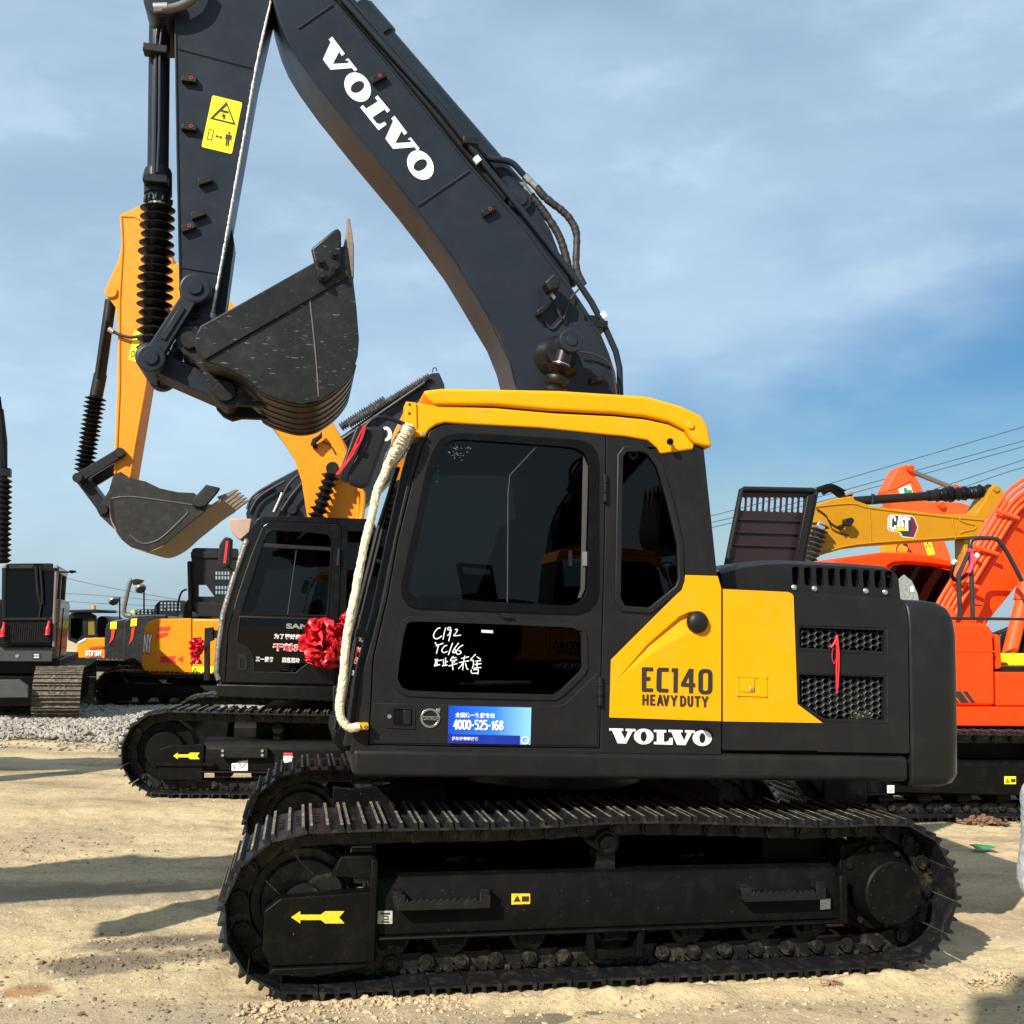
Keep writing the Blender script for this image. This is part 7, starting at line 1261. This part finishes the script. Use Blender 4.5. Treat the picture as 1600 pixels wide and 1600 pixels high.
b1 = n.new('ShaderNodeBump'); b1.inputs['Strength'].default_value = 0.8; b1.inputs['Distance'].default_value = 0.02; l.new(noise(26, 9, 0.72), b1.inputs['Height']); b2 = n.new('ShaderNodeBump'); b2.inputs['Strength'].default_value = 0.35; b2.inputs['Distance'].default_value = 0.008; l.new(noise(110, 4, 0.6), b2.inputs['Height']); l.new(b1.outputs[0], b2.inputs['Normal']); l.new(b2.outputs[0], bs_.inputs['Normal'])
gm.materials.append(dirt); go = bpy.data.objects.new('ground', gm); COL.objects.link(go); kind(go, 'structure')
# ---- loose stones
def rock_mesh(pos, size, rg, flat=0.6):
    """many small stones in one mesh; each an uneven 12-point lump"""
    t = (1+5**0.5)/2; ico = np.array([(-1, t, 0), (1, t, 0), (-1, -t, 0), (1, -t, 0), (0, -1, t), (0, 1, t), (0, -1, -t), (0, 1, -t), (t, 0, -1), (t, 0, 1), (-t, 0, -1), (-t, 0, 1)])/1.9
    fc = np.array([(0, 11, 5), (0, 5, 1), (0, 1, 7), (0, 7, 10), (0, 10, 11), (1, 5, 9), (5, 11, 4), (11, 10, 2), (10, 7, 6), (7, 1, 8), (3, 9, 4), (3, 4, 2), (3, 2, 6), (3, 6, 8), (3, 8, 9), (4, 9, 5), (2, 4, 11), (6, 2, 10), (8, 6, 7), (9, 8, 1)])
    m_ = len(pos); P = ico[None]*rg.uniform(0.65, 1.25, (m_, 12, 1))*rg.uniform(0.7, 1.3, (m_, 1, 3))*np.array([1, 1, flat]); a = rg.uniform(0, 2*PI, m_); ca, sa = np.cos(a)[:, None], np.sin(a)[:, None]
    X = P[:, :, 0]*ca-P[:, :, 1]*sa; Yy = P[:, :, 0]*sa+P[:, :, 1]*ca; P = np.stack([X, Yy, P[:, :, 2]], 2)*size[:, None, None]+pos[:, None]; F = fc[None]+(np.arange(m_)*12)[:, None, None]
    me = bpy.data.meshes.new('stones'); me.from_pydata(P.reshape(-1, 3).tolist(), [], F.reshape(-1, 3).tolist()); return me
rg = np.random.default_rng(5)
def put(name, pos, size, m, flat=0.6):
    me = rock_mesh(pos, size, rg, flat); me.materials.append(m); o = bpy.data.objects.new(name, me); COL.objects.link(o); return kind(o, 'stuff')
clod = mat('dirt_clod', (0.45, 0.34, 0.21), 0.95, spec=0.1, var=0.25, dscale=9, bump=0.8, bscale=60)
N_ = 5200; a_ = rg.uniform(-1.75, 2.1, N_); dd = -0.02-np.abs(rg.normal(0, 0.12, N_)); wx = V.O.x+V.R.x*a_+V.N.x*dd; wy = V.O.y+V.R.y*a_+V.N.y*dd; sz = np.clip(rg.lognormal(-4.95, 0.5, N_), 0.003, 0.026); keep = rg.random(N_) < np.clip(0.35+0.6*(a_+1.7)/2.2, 0.2, 1)
put('dirt_clods', np.stack([wx, wy, height(wx, wy)+0.018*np.exp(-((dd+0.10)/0.11)**2)], 1)[keep], sz[keep], clod, 0.7)
N_ = 5000; r_ = rg.random(N_); wy = 4.3+9*r_**1.5; wx = rg.uniform(-0.56, 0.56, N_)*wy; sz = np.clip(rg.lognormal(-5.5, 0.55, N_), 0.002, 0.02); put('scattered_pebbles', np.stack([wx, wy, height(wx, wy)*np.clip(1.6-np.hypot(wx, wy-6)/18, 0, 1)+0.001], 1), sz, mat('pebble_tan', (0.46, 0.39, 0.29), 0.9, spec=0.2, var=0.4, dscale=14), 0.6)
dk = mat('dark_soil_crumb', (0.16, 0.125, 0.085), 0.95, spec=0.1, var=0.4, dscale=12)
cl = []
for (px, py, sx, sy, cnt) in ((165, 1502, 0.20, 0.10, 260), (240, 1468, 0.25, 0.06, 160), (330, 1490, 0.16, 0.07, 120), (60, 1320, 0.45, 0.25, 260), (900, 1560, 0.5, 0.05, 200), (120, 1570, 0.7, 0.12, 220), (560, 1588, 0.6, 0.10, 220), (1300, 1570, 0.6, 0.10, 160)):
    g_ = ground_pt(px, py); cl.append(np.stack([rg.normal(g_.x, sx, cnt), rg.normal(g_.y, sy, cnt)], 1))
cl = np.concatenate(cl); put('soil_crumbs', np.stack([cl[:, 0], cl[:, 1], height(cl[:, 0], cl[:, 1])+0.001], 1), np.clip(rg.lognormal(-5.2, 0.5, len(cl)), 0.003, 0.018), dk, 0.6)
# gravel heap at the back left
M_ = 26000; gxx = rg.uniform(-13, -3.9, M_); gyy = rg.uniform(14.3, 23.5, M_); edge = 14.6+0.55*np.sin(gxx*1.3)+0.3*(gxx+6); k_ = (gyy > edge)
hz = 0.05+0.10*np.clip(vnoise(gxx, gyy, 0.55, 9)+0.3, 0, 1)
gsz = rg.uniform(0.018, 0.048, M_); put('gravel', np.stack([gxx, gyy, hz*np.clip((gyy-edge)/1.2, 0, 1)+rg.uniform(0, 0.02, M_)], 1)[k_], gsz[k_], mat('gravel_stone', (0.30, 0.275, 0.235), 0.9, spec=0.2, var=0.35, dscale=3), 0.75)
M_ = 900; gxx = rg.uniform(-11, -4.2, M_); gyy = rg.uniform(13.4, 15.2, M_); put('stray_gravel', np.stack([gxx, gyy, np.full(M_, 0.004)], 1), rg.uniform(0.012, 0.034, M_), MATS['gravel_stone'])
# small litter
p = ground_pt(1536, 1328); mb = MB(); g = [(x*0.07+random.uniform(-.012, .012), y*0.06+random.uniform(-.012, .012), 0.012+random.uniform(0, 0.035)) for x in (-1.3, -0.4, 0.4, 1.3) for y in (-1, 0, 1)]; mb.add(g, [(i*3+j, i*3+j+1, (i+1)*3+j+1, (i+1)*3+j) for i in range(3) for j in range(2)]); tag(mb.build('plastic_scrap', mat('green_film', (0.01, 0.22, 0.08), 0.35), None, smooth=0, loc=(p.x, p.y, 0.0)), 'crumpled scrap of green plastic lying in the shade on the dirt', 'scrap')
p = ground_pt(1540, 1287); me = rock_mesh(np.stack([rg.normal(0, 0.085, 160), rg.normal(0, 0.04, 160), np.abs(rg.normal(0.02, 0.018, 160))], 1), rg.uniform(0.012, 0.032, 160), rg); me.materials.append(mat('brown_litter', (0.16, 0.085, 0.045), 0.9, var=0.5, dscale=18)); o = bpy.data.objects.new('earth_clump', me); COL.objects.link(o); o.location = (p.x, p.y, 0); tag(o, 'brown clump of earth and dry leaves beside the orange excavator track', 'clump')
p = ground_pt(1300, 1545); mb = MB(); random.seed(2)
for k in range(6): mb.tube(smooth_path([(random.uniform(-.06, .06), random.uniform(-.02, .02), 0.01), (random.uniform(-.05, .05), 0, 0.03), (random.uniform(-.06, .07), random.uniform(-.02, .02), 0.012)], 4), 0.003, 5)
tag(mb.build('torn_string', mat('faded_string', (0.26, 0.12, 0.09), 0.8), None, loc=(p.x, p.y, 0.01)), 'tangle of faded reddish string on the dirt by the front track', 'string')
# bubble-wrapped roll at the right edge
p = Vector((3.60, 6.55, 0)); mb = MB(); nn = 48; rings = []
for i in range(46):
    t = i/45; w = 0.02+0.86*t; r = 0.40*(1-0.55*abs(2*t-1)**6)*(0.93+0.07*math.cos(t*5)); rings.append([(r*math.cos(2*PI*k/nn)*(1+random.uniform(-.012, .012)), r*math.sin(2*PI*k/nn)*(1+random.uniform(-.012, .012)), w+random.uniform(-.006, .006)) for k in range(nn)])
mb.loft(rings); bw_ = mat('bubble_wrap', (0.50, 0.54, 0.57), 0.22, spec=0.7, var=0.25, dscale=20, bump=1.0, bscale=55); tag(mb.build('wrapped_roll', bw_, None, smooth=60, loc=tuple(p)), 'bubble-wrapped grey roll standing on the dirt near the rear of the crawler', 'package')
# ---- overhead wires
WY = 42.0; wire = mat('wire_black', (0.02, 0.022, 0.025), 0.6)
def wire_px(pts, d, r, label):
    P = [CPOS+(FW+CX*((x-800)/FPX)+CY*((800-y)/FPX))*d for x, y in pts]; mb = MB(); mb.tube(smooth_path(P, 6), r, 6); return tag(mb.build('power_line', wire, None), label, 'wire', 'overhead power lines')
for k, (a, b, c) in enumerate((((1100, 809), (1264, 765), (1620, 661)), ((1100, 819), (1277, 777), (1620, 683)), ((1100, 827), (1277, 785), (1620, 692)), ((1240, 840), (1379, 792), (1620, 712)), ((1250, 856), (1515, 758), (1620, 724)))):
    wire_px([a, b, c, (1800, c[1]-52)], WY, 0.016, ('topmost', 'second highest', 'middle', 'fourth highest', 'lowest')[k]+' of the five thin dark wires above the ochre boom')
for k, (a, b, c) in enumerate((((90, 900), (170, 918), (330, 946)), ((60, 926), (150, 930), (330, 946)), ((60, 936), (160, 943), (330, 950)), ((60, 954), (200, 957), (330, 958)))):
    wire_px([a, b, c], WY+8, 0.013, ('topmost', 'second highest', 'third highest', 'lowest')[k]+' of four faint wires low over the dark counterweights')
# ================================================================ unseen copies of machines, added around the photographer for their shadows and reflections
def park(src, x, y, deg, label):
    c = copy_tree(src); c.location = (x, y, 0); c.rotation_euler = (0, 0, math.radians(deg)); c['label'] = label; c.name = 'excavator'; return c
park(KE, -6.5, 1.2, 16.0, 'ochre excavator whose level boom throws a band of shade on the dirt')
park(KE, -9.9, 6.3, 12.0, 'ochre excavator whose boom shades the dirt in front of the gravel')
park(VE, -0.36, -3.42, -22.0, 'charcoal and yellow excavator whose raised arm shades the dirt behind the rear sprocket')
park(VE, 4.9, -3.4, 191.5, 'charcoal and yellow excavator standing opposite, mirrored in the cab windows of the front machine')
